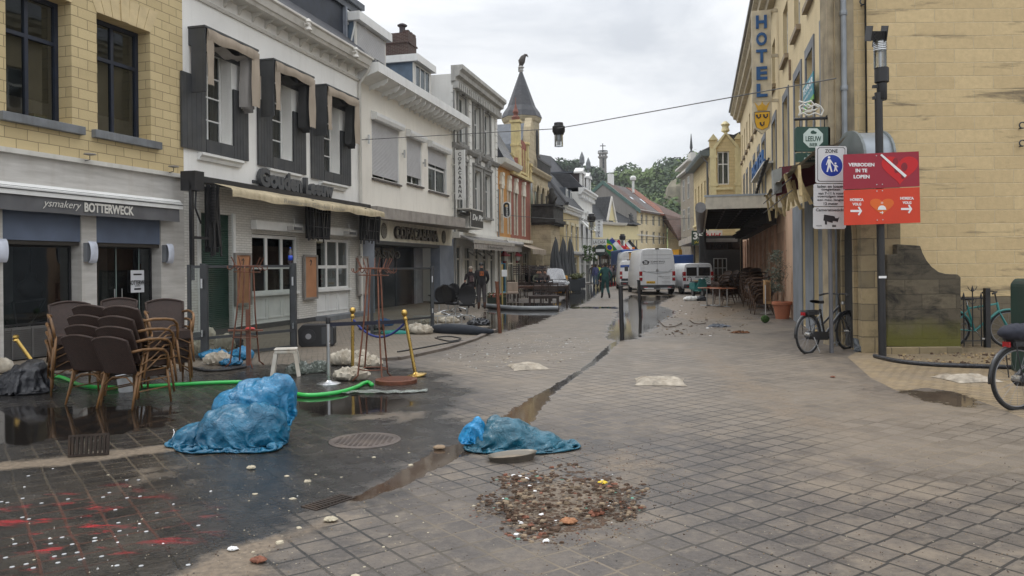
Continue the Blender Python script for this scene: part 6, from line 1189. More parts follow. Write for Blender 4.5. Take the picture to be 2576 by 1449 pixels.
def film_obj(name,mat,parent,off,seed,L,lumps,rim=None,z0=.75,rot=0,N=56):
 rn_=random.Random(seed);more=[(x+rn_.uniform(-.8,.8)*a,y+rn_.uniform(-.8,.8)*b,z+rn_.uniform(.1,.85)*e,a*rn_.uniform(.15,.4),b*rn_.uniform(.15,.45),e*rn_.uniform(.25,.5))for x,y,z,a,b,e in lumps for _ in range(3)]
 P=film_sim(seed,L,lumps+more,rim,N,210,z0);gx=np.gradient(P,axis=1);gy=np.gradient(P,axis=0);nr=np.cross(gx,gy);nr/=np.linalg.norm(nr,axis=-1,keepdims=True)+1e-9;sd=Vector((seed*3.1,0,0))
 for j in range(P.shape[0]):
  for i in range(P.shape[1]):
   q=Vector(P[j,i]);w_=Vector((noise.noise(q*3+sd),noise.noise(q*3-sd),0))*.25;f_=.026*max(0,1-abs(noise.noise((q+w_)*4.5+sd))*3)**1.5+.014*max(0,1-abs(noise.noise((q-w_)*10+sd))*3)**1.5-.012
   if q.z>.015:P[j,i]+=nr[j,i]*f_
 m=MB();c,s_=math.cos(rot),math.sin(rot);n=P.shape[0]
 m.add([(off[0]+p[0]*c-p[1]*s_,off[1]+p[0]*s_+p[1]*c,off[2]+p[2])for p in P.reshape(-1,3)],[(j*n+i,j*n+i+1,(j+1)*n+i+1,(j+1)*n+i)for j in range(n-1)for i in range(n-1)])
 o=m.build(name,mat,parent,smooth=True);q=o.modifiers.new('subd','SUBSURF');q.levels=q.render_levels=1;return o
darkb=film('blue_film_dark',(.007,.15,.27),(.003,.08,.155))  # darker blue film for the lower and side bags
t=thing('rubbish_bag','large crumpled blue rubbish bag standing open in the foreground','rubbish bag',tuple(gp(600,1118)))
film_obj('lower_bag',darkb,t,(.03,0,0),3,(1.55,1.3),[(0,0,.14,.40,.28,.24),(.22,.05,.2,.2,.2,.18),(-.2,.0,.2,.16,.2,.14)],(.43,.32),N=72)
film_obj('upper_film',bluef,t,(.10,.20,.0),9,(1.25,1.15),[(0,.0,.3,.30,.22,.24),(.20,.05,.46,.17,.12,.17),(-.05,.05,.46,.16,.12,.12),(-.2,0,.3,.2,.2,.2)],(.38,.24,.22),1.0,N=72)
film_obj('side_bag',darkb,t,(-.46,.05,0),5,(.62,.6),[(0,0,.06,.15,.14,.12),(.1,.02,.12,.1,.1,.08)],(.19,.16),.5,N=36)
t=thing('rubbish_bag','flattened teal rubbish bag with brighter blue knotted end in the middle foreground','rubbish bag',tuple(gp(1292,1128)))
film_obj('bag',tealf,t,(.02,.05,0),12,(1.35,.95),[(-.08,0,.08,.26,.17,.19),(.16,0,.04,.26,.16,.12),(-.3,0,.03,.16,.14,.1)],(.46,.22))
film_obj('knotted_end',film('bright_blue',(.01,.30,.62),(.006,.16,.36)),t,(-.36,.03,.05),15,(.5,.5),[(0,0,.09,.09,.08,.1),(.02,0,.16,.05,.05,.07)],(.08,.07),.4,N=36)
t=thing('metal_tray','dented oval baking tin with muddy bottom in front of the teal bag','tray',tuple(gp(1288,1156)),.25)
m=MB();n=36;P=lambda r,z,k=0:[(r*.19*math.cos(a)*1.0,r*.115*math.sin(a),z+(.012*math.sin(a+2))*k)for a in[i*2*math.pi/n for i in range(n)]];rings=[P(1.0,.002),P(1.14,.05,1),P(1.17,.052,1),P(1.15,.047,1),P(.97,.012)];vs=sum(rings,[]);m.add(vs,[(i*n+j,i*n+(j+1)%n,(i+1)*n+(j+1)%n,(i+1)*n+j)for i in range(4)for j in range(n)]);m.build('rim',M('tin',(.22,.20,.17),.4,metal=.7,grime=.5),t,smooth=50)
m=MB();m.add([(x,y,.013)for x,y,z in rings[4]],[tuple(range(n))]);m.build('base',M('tin_mud',(.19,.155,.115),.5,sc=14,var=.35,grime=.5),t)
t=thing('rubbish_bag','shiny black rubbish bag slumped at the left picture edge','rubbish bag',tuple(gp(62,985)));film_obj('film',blackf,t,(0,0,0),21,(1.25,1.1),[(0,0,.12,.30,.26,.24),(.12,.04,.28,.17,.16,.16),(-.24,0,.05,.22,.2,.14)],(.40,.30))
t=thing('brass_pole','brass barrier pole leaning behind the black rubbish bag','barrier pole',(0,0,0));p=gp(62,960);q=at(40,852,p.y+.2);m=MB();m.tube([p+Vector((.15,.25,0)),q],.028,12);m.build('pole',brass,t,smooth=40);m=MB();m.lathe([(.02,-.05),(.045,-.03),(.04,-.01),(.03,0),(.045,.02),(.04,.05),(.01,.065)],tuple(q),12);m.build('knob',brass,t,smooth=40)
bag('sandbag','pale sandbag cut by the left picture edge behind the black bag','sandbag',4,938,[((0,0,.1),(.17,.2,.15))],sack,.03,4,2,fr=4)
GS='white sandbags of the terrace flood barrier'
for k,(px,py,w,h,mt,l)in enumerate(((862,918,.26,.17,sack,'knotted white sandbag behind the silver barrier post'),(925,925,.27,.14,sack,'printed white sandbag between brass post and coat rack'),(884,955,.30,.13,sack,'brownish white sandbag lying in front of the others by the hose'),(905,905,.2,.12,sack,'small dirty sandbag at the back of the barrier heap'),
(500,893,.2,.19,sack,'beige sandbag at the left end of the terrace heap'),(525,868,.17,.26,sack,'upright white sandbag on top of the terrace heap'),(565,885,.22,.24,sack,'knotted pale sandbag in the middle of the terrace heap'),(549,917,.26,.15,sack,'mud streaked sandbag at the front of the terrace heap'),
(540,905,.30,.13,bluef,'blue sandbag under the white ones of the terrace heap'),(608,905,.24,.16,bluef,'blue sandbag at the right end of the terrace heap by the coat rack'),(590,875,.2,.18,blackf,'dark rubbish bag behind the terrace heap'),(580,918,.22,.09,bluef,'flat blue sandbag lying in front of the coat rack'),
(1045,838,.26,.17,sack,'white sandbag on the brick pavement behind the brass post'),(1062,840,.3,.15,sack,'yellowish sandbag beside the long black bundle'),(1098,812,.28,.2,sack,'knotted sandbag in front of the office chairs'),(1130,815,.3,.15,sack,'low sandbag right of the knotted one near the office chairs'),(1072,818,.26,.14,sack,'sandbag seen through the glass screen'))):
 bag('sandbag',l,'sandbag',px,py,[((0,0,h*.6),(w,w*.7,h*.85)),((w*.2,0,h),(w*.5,w*.5,h*.6))],mt,.055,4,30+k,GS if mt is sack else 'blue bags of the terrace heap',fr=4.5)
for k,(px,py,w,dd,rz_,l)in enumerate(((1328,925,.30,.22,.2,'flat emptied white sandbag on the street left of the water channel'),(1660,962,.36,.22,-.15,'flat emptied white sandbag on the street right of the water channel'),(2432,955,.33,.20,.1,'flat greyish sandbag on the yellow pavement beside the bicycle wheel'))):
 p=gp(px,py);s_=w*2/.6;m=MB()
 def pf(u,v):
  x=(u-.5)*2;y=(v-.5)*2;pin=1-.12*(x*x+y*y);e=max(0,1-x**6)*max(0,1-y**6)
  return(x*w*(1-.10*(1-y*y)),y*dd*1.6*(1-.1*(1-x*x)),.006+e*(.055+.03*noise.noise(Vector((x*2+k*5,y*2,0)))+.012*noise.noise(Vector((x*6,y*6,k)))))
 m.grid(pf,26,20);m.grid(lambda u,v:(pf(u,v)[0],pf(u,v)[1],.003),4,4);o=m.build('sandbag',M('muddy_sack',(.33,.29,.235),.9,sc=9,var=.4,bump=.8,bsc=60,bd=.01,grime=.9,gcol=(.14,.10,.06)),smooth=True,rz=rz_,loc=(p.x,p.y,0));tag(o,l,'sandbag','flat white sandbags lying in the street')
for px,py,sx,l,sd_ in((750,940,.22,'crumpled clear plastic film beside the white stool',1),(800,935,.2,'crumpled clear plastic bag between stool and silver post',2)):bag('plastic_film',l,'plastic film',px,py,[((0,0,.06),(sx,.2,.12)),((.05,0,.12),(.12,.12,.1))],clearf,.06,5,sd_,fr=4)
p=gp(960,988);m=MB();m.grid(lambda u,v:(-.6+1.2*u,(v-.5)*.26*(1-.4*u)+.05*math.sin(u*7),.012+.03*abs(noise.noise(Vector((u*7,v*5,0))))),50,12);o=m.build('plastic_sheet',clearf,smooth=True,loc=(p.x,p.y,0),rz=.08);tag(o,'long flat clear plastic sheet on the wet paving below the round cover','plastic film')
# ---------------------------------------------------------------- woven chairs
wick=Mbrick('brown_wicker',(.095,.048,.034),(.055,.028,.021),(.012,.008,.006),.03,.012,.003,.55,.8,var=.3,stain=.2)
bamb=M('bamboo',(.17,.085,.03),.45,sc=9,var=.45,bump=.2,bsc=50,stretch=.5);bambd=M('bamboo_dark',(.075,.038,.018),.5,sc=9,var=.4)
def rattan(name,label,loc,rz,group,dark=False):
 """armchair, front towards local +y; origin on the ground"""
 t=thing(name,label,'chair',loc,rz,group);bm_=bambd if dark else bamb;W2=.25
 m=MB();m.grid(lambda u,v:(-W2+.5*u,-.22+.46*v,.44-.03*math.sin(math.pi*u)*math.sin(math.pi*v)),8,6);m.grid(lambda u,v:(-W2+.5*(1-u),-.22+.46*v,.405),2,2);m.box(-W2,W2,.24,.255,.33,.44);m.box(-W2,-W2+.015,-.22,.24,.36,.44);m.box(W2-.015,W2,-.22,.24,.36,.44);m.build('seat',wick,t,smooth=40)
 def bk(u,v,o=0):x=(u-.5)*2;w=(.225+.025*v)*x;return(w,-.23-.17*v-.045*(1-x*x)-o,.42+(.40+.045*(1-x*x))*v)
 m=MB();m.grid(lambda u,v:bk(u,v),10,8);m.grid(lambda u,v:bk(1-u,v,.014),10,8);m.build('backrest',wick,t,smooth=True)
 m=MB();m.tube([bk(0,v/5)for v in range(6)]+[bk(u/10,1)for u in range(1,11)]+[bk(1,1-v/5)for v in range(1,6)],.017,8);m.build('back_frame',wick if not dark else bambd,t,smooth=True)
 for s in(-1,1):
  m=MB();m.tube([(s*.25,.24,.44),(s*.27,.26,.2),(s*.28,.28,.0)],[.017,.016,.013],8);m.build('leg',bm_,t,smooth=True)
  m=MB();m.tube([(s*.24,-.22,.44),(s*.25,-.28,.2),(s*.26,-.34,.0)],[.017,.016,.013],8);m.build('leg',bm_,t,smooth=True)
  m=MB();m.tube([(s*.235,-.32,.68),(s*.285,-.2,.70),(s*.30,0,.69),(s*.30,.13,.67),(s*.295,.20,.62),(s*.28,.235,.53),(s*.265,.245,.42)],.018,8);m.tube([(s*.27,-.26,.40),(s*.28,-.1,.47),(s*.29,.1,.6),(s*.295,.19,.6)],.010,6);m.build('armrest',bm_,t,smooth=True)
 m=MB()
 for s in(-1,1):m.tube([(s*.26,.25,.25),(s*.1,.25,.33),(0,.25,.33)],.009,5);m.tube([(s*.25,-.26,.25),(s*.1,-.25,.37),(0,-.25,.37)],.009,5);m.tube([(s*.265,.25,.2),(s*.25,-.27,.2)],.009,5)
 m.build('stretcher',bm_,t,smooth=True);return t
stacks=[((262,1008),4,-.26,'left front','away'),((342,1018),4,-.30,'right front','away'),((182,985),4,-2.5,'left rear','to'),((420,968),4,-2.6,'right rear','to'),((290,955),4,-2.9,'middle rear','to')]
c0=None;ordn=['lowest','second','third','top']
for(px,py),n,rz_,nm,d in stacks:
 p=gp(px,py)
 for k in range(n):
# upper chairs nest forwards a little
  f=Vector((-math.sin(rz_),math.cos(rz_),0))*(.05*k);loc=(p.x+f.x+(.006*k if k%2 else 0),p.y+f.y,.118*k)
  o_=ordn[k]if k<n-1 else 'top'
  lab='brown wicker armchair, %s of the %s stack of the heap'%(o_,nm)
  if c0 is None:c0=rattan('wicker_armchair',lab,loc,rz_,'stacked brown wicker armchairs by the ice cream shop')
  else:dup(c0,loc,rz_+(.02 if k%2 else 0),lab)
# darker stacks under the terrace canopy
d0=None;pos=[((1822,765),5,1.9,'first'),((1842,760),5,1.7,'second'),((1896,772),6,.3,'third'),((1915,790),5,1.5,'fourth'),((1880,758),6,.1,'fifth'),((1925,770),6,1.4,'sixth')]
for(px,py),n,rz_,nm in pos:
 p=gp(px,py)
 for k in range(n):
  f=Vector((-math.sin(rz_),math.cos(rz_),0))*(.05*k);loc=(p.x+f.x,p.y+f.y,.125*k);lab='dark woven terrace chair, number %d from the ground in the %s stack along the hotel'%(k+1,nm)
  lab='dark woven terrace chair, %s level of the %s stack under the canopy'%(['ground','second','third','fourth','fifth','top'][k],nm)
  if d0 is None:d0=rattan('terrace_chair',lab,loc,rz_,'dark terrace chairs stacked under the canopy',True)
  else:dup(d0,loc,rz_,lab)
# ---------------------------------------------------------------- coat racks, barrier posts, screens
rust=M('rust_brown_metal',(.15,.055,.03),.5,metal=.3,var=.35,sc=20,grime=.3)
def rack(px,py,h,lean,label,wood=False):
 p=gp(px,py);t=thing('coat_rack',label,'coat rack',tuple(p),.3,'rusty brown coat racks on the terrace');m=MB();m.T=Matrix.Rotation(lean,4,'Y')
 R1=.155;rg=lambda r,z:[(r*math.cos(a),r*math.sin(a),z)for a in[i*math.pi/10 for i in range(20)]];m.tube(rg(.22,h-.06),.012,6,closed=True);m.tube(rg(.215,h-.16),.009,6,closed=True);m.box(-.2,.2,-.2,.2,h-.07,h-.05)if 0 else None
 for i in range(20):a=i*math.pi/10;m.beam((.12*math.cos(a),.12*math.sin(a),h-.055),(.22*math.cos(a),.22*math.sin(a),h-.055),.07,.012)
 m.build('ring',rust,t);m=MB();m.T=Matrix.Rotation(lean,4,'Y')
 for i in range(9):a=i*.7;c,s=math.cos(a),math.sin(a);m.tube([(.21*c,.21*s,h-.07),(.29*c,.29*s,h-.13),(.33*c,.33*s,h-.10),(.33*c,.33*s,h-.06)],.007,5);m.tube([(.2*c,.2*s,h-.05),(.27*c,.27*s,h+.09)],.007,5)
 m.build('hooks',rust,t)['kind']='stuff'
 for i in range(4):
  a=i*math.pi/2+.4;c,s=math.cos(a),math.sin(a);m=MB();m.T=Matrix.Rotation(lean,4,'Y');m.tube([(.11*c,.11*s,h-.07),(.16*c,.16*s,h*.5),(.25*c,.25*s,.08),(.33*c,.33*s,.012)],.0125,8);m.build('leg',rust,t,smooth=True)
 m=MB();m.T=Matrix.Rotation(lean,4,'Y');m.tube(rg(.20,.5 if wood else.16),.009,6,closed=True)
 if wood:m.beam((.05,0,.01),(.02,0,h*.55),.06,.025);m.box(-.28,.28,-.06,.06,.60,.625)
 m.build('lower_ring' if not wood else 'plank',rust if not wood else M('wood_red',(.16,.07,.045),.7),t)
rack(616,922,1.76,.03,'rusty coat rack with a wooden plank left on the terrace',True);rack(938,955,1.70,.02,'rusty coat rack between the brass barrier posts')
bag('red_glove','small pink red cloth lying on the coat rack shelf','cloth',630,922,[((0,0,0),(.09,.05,.03))],M('pink_red',(.5,.06,.05),.6),.01,3,1,z=.64,fr=8)
def post(px,py,h,mat,label,name='barrier_post',lx=0,base_=True):
 p=gp(px,py);t=thing(name,label,'barrier post',tuple(p),group='metal barrier posts');T=Matrix.Rotation(lx,4,'Y');m=MB();m.T=T;m.tube([(0,0,.02),(0,0,h)],.026,14);m.build('pole',mat,t,smooth=40)
 m=MB();m.T=T
 if mat is brass:m.lathe([(.03,0),(.04,.02),(.028,.05),(.02,.06),(.045,.09),(.05,.12),(.035,.155),(.005,.165)],(0,0,h),14)
 else:m.lathe([(.03,0),(.034,.01),(.034,.08),(.028,.09)],(0,0,h),14)
 m.build('head',mat if mat is brass else black,t,smooth=50)
 if base_:m=MB();m.T=T;m.lathe([(.17,0),(.17,.015),(.13,.03),(.05,.04),(.03,.06)],(0,0,0),24);m.build('base',mat,t,smooth=40)
 return T,p
Ts,ps=post(827,967,.86,steel,'silver barrier post in front of the sandbags');Tb,pb=post(1046,946,.86,brass,'brass barrier post leaning left beside the round cover',lx=-.17);Tc,pc_=post(887,935,.86,brass,'brass barrier post behind the silver one',lx=.01)
ta=ps+Ts@Vector((0,0,.85));tb=pb+Tb@Vector((0,0,.84));tcc=pc_+Tc@Vector((0,0,.84));m=MB();m.beam(ta,tb,.004,.055);o=m.build('barrier_belt',M('belt_navy',(.012,.014,.03),.7));tag(o,'dark belt stretched between silver and leaning brass post','barrier belt')
m=MB();m.tube([tcc.lerp(tb,i/16)-Vector((0,0,.42*4*(i/16)*(1-i/16)*.62))for i in range(17)],.018,8);o=m.build('barrier_rope',M('rope_blue',(.03,.045,.20),.8),smooth=True);tag(o,'dark blue velvet rope sagging between the two brass posts','rope')
gscr=Mglass('screen_glass',(.62,.66,.64),.45,.05)
def screen(a,b,h,label,w=.09,mid=.38):
 t=thing('glass_screen',label,'glass screen',group='glass terrace screens with dark frames');A=gp(*a);B=gp(*b);up=Vector((0,0,1));m=MB()
 m.beam(A,A+up*h,w);m.beam(B,B+up*(h+.02),w*1.3);d=(B-A).normalized()*w*.6
 for z in(.05,mid,h-.04):m.beam(A+d+up*z,B-d+up*z,.05)
 m.build('frame',darkg,t);m=MB();m.q(A+d,B-d,B-d+up*(h-.05),A+d+up*(h-.05));m.build('pane',gscr,t)
 m=MB();m.beam(B+up*(h*.75)+Vector((.02,-.1,0)),B+up*(h*.85)+Vector((.02,-.1,0)),.03);m.beam(B+up*.42+Vector((.02,-.1,0)),B+up*.54+Vector((.02,-.1,0)),.03);m.build('hinge',steel,t);return A,B
s1=screen((518,903),(739,877),1.74,'large glass terrace screen in front of the green roller door');screen((478,905),(512,903),1.74,'short narrow glass screen at the left end of the terrace',.06);screen((936,843),(1088,826),1.66,'glass terrace screen in front of the casino entrance',.07,.3)
p=s1[1]+Vector((-.05,0,1.76));t=thing('cola_bottle','half full dark soft drink bottle with blue label on the glass screen','bottle',tuple(p));m=MB();m.lathe([(.04,0),(.045,.01),(.045,.2),(.03,.25),(.015,.29),(.015,.31)],(0,0,0),14);m.build('bottle',M('cola_brown',(.03,.02,.03),.1,coat=1),t,smooth=40);m=MB();m.lathe([(.0465,.06),(.0465,.16)],(0,0,0),14);m.build('label',M('label_blue',(.02,.07,.5),.4),t,smooth=True);m=MB();m.lathe([(.017,.31),(.017,.33)],(0,0,0),10);m.build('cap',M('cap_blue',(.02,.1,.6),.4),t)
# speaker lying on its side, stool, bucket, hose
p=gp(795,872);t=thing('loudspeaker','black stage loudspeaker lying on its side on the terrace','loudspeaker',tuple(p),.12);m=MB();m.prism([(-.36,.06),(-.30,0),(.34,0),(.38,.05),(.38,.38),(.3,.46),(-.28,.46),(-.37,.36)],-.02,.42);m.build('cabinet',M('speaker_black',(.015,.015,.016),.6,bump=.6,bsc=150),t,bevel=.01)
m=MB();m.prism([(-.05+.15*math.cos(a)-.1,.22+.15*math.sin(a))for a in[i*math.pi/10 for i in range(20)]],-.035,-.021);m.build('woofer',black,t);m=MB();m.prism([(-.15+.06*math.cos(a),.22+.06*math.sin(a))for a in[i*math.pi/8 for i in range(16)]],-.045,-.036);m.build('dust_cap',M('cap_grey',(.25,.25,.26),.4),t)
m=MB();m.box(.12,.36,-.03,-.021,.05,.41);m.build('grille',darkg,t)
p=gp(720,945);t=thing('plastic_stool','dirty white plastic stool on the terrace edge','stool',tuple(p),.2);m=MB();m.box(-.17,.17,-.14,.14,.40,.425);m.box(-.165,.165,-.135,.135,.35,.398);m.build('seat',M('plastic_white',(.55,.52,.46),.5,grime=.7,gcol=(.3,.2,.1)),t,bevel=.015)
for sx in(-1,1):
 for sy in(-1,1):m=MB();m.beam((sx*.145,sy*.115,.36),(sx*.20,sy*.15,0),.055,.03);m.build('leg',MATS['plastic_white'],t)
p=gp(318,985);m=MB();m.lathe([(.09,0),(.10,.02),(.125,.22),(.135,.225),(.12,.21),(.09,.02)],(0,0,0),20);o=m.build('bucket',M('bucket_white',(.6,.62,.63),.4),smooth=40,loc=tuple(p));tag(o,'small white bucket between the legs of the wicker chairs','bucket')
H=[(120,945),(150,948),(175,957),(200,968),(240,974),(300,975),(380,971),(470,966),(560,962),(630,962),(690,972),(730,987),(770,994),(815,992),(860,985),(895,974),(915,964),(928,962),(936,968)]
def crv(P,n=6):
 out=[]
 for i in range(len(P)-1):
  a,b,c,d=P[max(i-1,0)],P[i],P[i+1],P[min(i+2,len(P)-1)]
  for k in range(n):u=k/n;out.append(.5*((2*b)+(c-a)*u+(2*a-5*b+4*c-d)*u*u+(3*b-a-3*c+d)*u**3))
 return out+[P[-1]]
m=MB();m.tube(crv([gp(x,y,.03)for x,y in H]),.028,12);o=m.build('garden_hose',M('hose_green',(.025,.42,.07),.35,coat=.4,var=.12),smooth=True);tag(o,'thick bright green hose running across the wet terrace','hose')
for k,(P,r,nm,l,mt)in enumerate((([(485,925),(520,932),(570,930),(598,926),(620,922)],.02,'hose','black hose lying in front of the white sandbag heap',black),([(1000,885),(1060,875),(1130,862),(1180,855)],.014,'cable','thin black cable along the terrace kerb',black),([(1095,850),(1130,858),(1160,852),(1130,846),(1100,848)],.014,'cable','looped black cable on the brick pavement',black),([(2200,895),(2260,908),(2340,916),(2440,920),(2600,925)],.035,'plastic_strip','black plastic strip running along the mossy wall to the right edge',blackf),
([(1215,768),(1300,775),(1404,775)],.085,'drain_pipe','long grey pipe lying in front of the flooded tables',M('pipe_pvc',(.22,.23,.24),.5)))):
 m=MB();m.tube(crv([gp(x,y,r)for x,y in P]),r,10);o=m.build(nm,mt,smooth=40);tag(o,l,nm.split('_')[-1])
bag('plastic_sheet','crumpled dark plastic sheet at the foot of the lamp post','plastic film',2180,885,[((0,0,.02),(.28,.15,.12)),((-.15,.1,.08),(.1,.1,.18))],film('grey_film',(.12,.14,.16),(.03,.035,.04)),.05,5,44,fr=4)
# ---------------------------------------------------------------- ironwork in the paving
def grate(name,label,loc,rz,L,Wd,tilt,n,mat):
 t=thing(name,label,'drain grate',loc,rz);t.rotation_euler=(tilt,0,rz);m=MB();e=.02;m.box(-L/2,L/2,0,e,0,.03);m.box(-L/2,L/2,Wd-e,Wd,0,.03);m.box(-L/2,-L/2+e,e,Wd-e,0,.03);m.box(L/2-e,L/2,e,Wd-e,0,.03);m.build('frame',mat,t)
 m=MB()
 for i in range(1,n):x=-L/2+L*i/n;m.box(x-.009,x+.009,e,Wd-e,.002,.035)
 m.build('bars',mat,t)['kind']='stuff'
irn=M('cast_iron',(.045,.032,.025),.55,metal=.5,var=.4,grime=.5,gcol=(.12,.07,.03));a=gp(172,1150);b=gp(275,1143)
grate('drain_grate','rusty cast iron grate standing on edge at the left',tuple((a+b)/2),math.atan2(b.y-a.y,b.x-a.x),(b-a).length,.19,R(80),9,irn)
a=gp(815,1272);b=gp(890,1248);grate('drain_grate','drain grate set in the paving at the end of the water channel',tuple((a+b)/2+Vector((0,-.08,-.024))),math.atan2(b.y-a.y,b.x-a.x),.36,.16,0,12,irn)
def cover(name,label,px,py,r,h,mat,z=0):
 p=gp(px,py);t=thing(name,label,'manhole cover',(p.x,p.y,z));m=MB();m.lathe([(r,0),(r,h),(r*.93,h+.003),(r*.92,h),(r*.86,h-.002),(r*.84,h+.003),(.01,h+.004)],(0,0,0),40);m.build('cover',mat,t,smooth=30)
 m=MB();st=r/7
 for i in range(-6,7):
  for j in range(-6,7):
   x,y=i*st,j*st
   if x*x+y*y<(r*.8)**2:m.box(x-st*.3,x+st*.3,y-st*.3,y+st*.3,h+.003,h+.008)
 m.build('studs',mat,t)['kind']='stuff'
cover('manhole_cover','round studded manhole cover set in the dark wet paving',918,1108,.34,.004,M('cover_iron',(.10,.08,.07),.5,metal=.3,var=.4,grime=.6,gcol=(.16,.12,.08)));cover('round_cover','loose round brown cover lying beside the leaning brass post',997,962,.30,.05,rust)
# ---------------------------------------------------------------- people
skin_m=M('skin',(.42,.24,.17),.6,var=.06)
def cloth(n,c):return M('cloth_'+n,c,.9,var=.25,sc=5,bump=.4,bsc=30)
def person(label,loc,rz,top,legs,shoes,h=1.75,pose=None,hair=None,group=None,cap=None,fingers=True,sit=False):
 J={'pel':(0,0,.95,.13),'sp':(0,.0,1.14,.125),'ch':(0,0,1.34,.145),'nk':(0,-.0,1.49,.06),'hd':(0,-.02,1.60,.082),'ht':(0,-.01,1.69,.075),'ns':(0,-.095,1.60,.015)}
 for s,k in((-1,'l'),(1,'r')):
  J.update({'sh'+k:(s*.18,0,1.42,.066),'el'+k:(s*.24,.03,1.15,.05),'wr'+k:(s*.25,-.04,.92,.034),'ha'+k:(s*.25,-.06,.85,.036),'hp'+k:(s*.09,0,.90,.118),'kn'+k:(s*.105,-.02,.50,.082),'an'+k:(s*.11,.02,.10,.052),'to'+k:(s*.12,-.14,.045,.042)})
 if pose:J.update(pose)
 E=[('pel','sp',1),('sp','ch',1),('ch','nk',1),('nk','hd',0),('hd','ht',0),('hd','ns',0)]
 for k in 'lr':E+=[('ch','sh'+k,1),('sh'+k,'el'+k,1),('el'+k,'wr'+k,1 if not(pose and pose.get('bare'))else 0),('wr'+k,'ha'+k,0),('pel','hp'+k,2),('hp'+k,'kn'+k,2),('kn'+k,'an'+k,2),('an'+k,'to'+k,3)]
 J.pop('bare',None);names=list(J);f=h/1.75;me=bpy.data.meshes.new('tmp');bm=bmesh.new();sk=bm.verts.layers.skin.verify();V={}
 for n in names:v=bm.verts.new([q*f for q in J[n][:3]]);v[sk].radius=(J[n][3]*f,J[n][3]*f*(.8 if n in('pel','sp','ch')else 1));v[sk].use_root=n=='pel';V[n]=v
 for a,b,_ in E:bm.edges.new((V[a],V[b]))
 bm.to_mesh(me);bm.free();o=bpy.data.objects.new('tmp',me);COL.objects.link(o);o.modifiers.new('s','SKIN');ss=o.modifiers.new('ss','SUBSURF');ss.levels=2;ss.render_levels=2;bpy.context.view_layer.update()
 m2=bpy.data.meshes.new_from_object(o.evaluated_get(bpy.context.evaluated_depsgraph_get()));bpy.data.objects.remove(o);m2.materials.clear()
 for mt in(skin_m,top,legs,shoes):m2.materials.append(mt)
 seg=[(Vector(J[a][:3])*f,Vector(J[b][:3])*f,z)for a,b,z in E]
 for p in m2.polygons:
  c=p.center;best=(9,0)
  for a,b,z in seg:d=b-a;t=max(0,min(1,(c-a).dot(d)/d.dot(d)));q=(a+d*t-c).length-(.03 if z==1 else 0);best=min(best,(q,z))
  p.material_index=best[1];p.use_smooth=True
  if best[1]in(1,)and c.z<.9*f and abs(c.x)<.17:p.material_index=2
  if best[1]==2 and c.z<.28*f and shoes.name.startswith('cloth_boot'):p.material_index=3
 o=bpy.data.objects.new('person',m2);COL.objects.link(o);o.location=loc;o.rotation_euler=(0,0,rz);tag(o,label,'person',group)
 hd=Vector(J['ht'][:3])*f
 m=MB()
 if cap:m.lathe([(.098*f,-.02*f),(.097*f,.02*f),(.08*f,.065*f),(.03*f,.085*f)],tuple(hd),12);m.box(hd.x-.06,hd.x+.06,hd.y-.16,hd.y-.05,hd.z-.02,hd.z-.008);m.build('cap',cap,o,smooth=40)
 elif hair:blob(m,tuple(hd+Vector((0,.018,-.015))*f),[((0,0,0),(.098*f,.102*f,.10*f)),((0,.03,-.05),(.08*f,.075*f,.08*f))],.014,3,1,False,14);m.build('hair',hair,o,smooth=True)
 if fingers:
  for k in 'lr':
   a=Vector(J['wr'+k][:3])*f;b=Vector(J['ha'+k][:3])*f;d=(b-a).normalized();s=d.orthogonal().normalized();m=MB()
   for i in range(4):q=b+s*(.018*(i-1.5));m.tube([q,q+d*.045,q+d*(.07-.006*abs(i-1))+d.cross(s)*.015],[.009,.008,.006],5)
   q=b-d*.02+s*.03;m.tube([q,q+s*.03+d*.03,q+s*.03+d*.05],[.01,.009,.007],5);hnd=m.build('fingers',skin_m,o,smooth=True)
 return o
boots=cloth('boots_brown',(.09,.045,.03));bootb=cloth('boots_black',(.02,.02,.022));grey_hair=M('hair_grey',(.30,.26,.21),.8);dkh=M('hair_dark',(.04,.028,.02),.8)
p=gp(1212,779);o=person('person in black jacket with orange square emblem and black cap seen from behind',tuple(p),math.pi+.1,cloth('black',(.02,.018,.02)),cloth('slate',(.075,.068,.07)),boots,1.78,{'ell':(-.26,-.02,1.16,.058),'wrl':(-.2,-.15,1.0,.04),'hal':(-.16,-.2,.97,.036),'sp':(0,0,1.12,.16),'ch':(0,0,1.34,.165),'shl':(-.2,0,1.42,.075),'shr':(.2,0,1.42,.075)},cap=black)
em=thing('jt','','');bpy.data.objects.remove(em);m=MB();m.box(-.07,.07,.168,.172,1.31,1.46);e=m.build('back_emblem',M('orange',(.75,.18,.02),.6),o);m=MB();m.box(-.055,.055,.1725,.175,1.325,1.445);m.build('emblem_field',black,e);tt=text('letter','Z',-.035,.035,1.345,1.425,0,MATS['orange'],e,.003,.02);tt.rotation_euler=(0,0,math.pi);tt.location=(0,.176,0)
p=gp(1184,776)+Vector((0,.25,0));o=person('person with short grey hair and glasses in black printed t-shirt reaching out an arm',tuple(p),.25,cloth('tshirt',(.025,.02,.022)),cloth('darkpants',(.03,.03,.035)),bootb,1.66,{'elr':(.40,-.06,1.43,.045),'wrr':(.58,-.1,1.52,.034),'har':(.66,-.1,1.55,.034),'bare':1}if 0 else{'elr':(.40,-.06,1.43,.045),'wrr':(.58,-.1,1.52,.034),'har':(.66,-.1,1.55,.034)},hair=grey_hair)
for pl in o.data.polygons:
 if(pl.center.x>.33 or(pl.center.x<-.2 and pl.center.z<1.12))and pl.material_index==1:pl.material_index=0
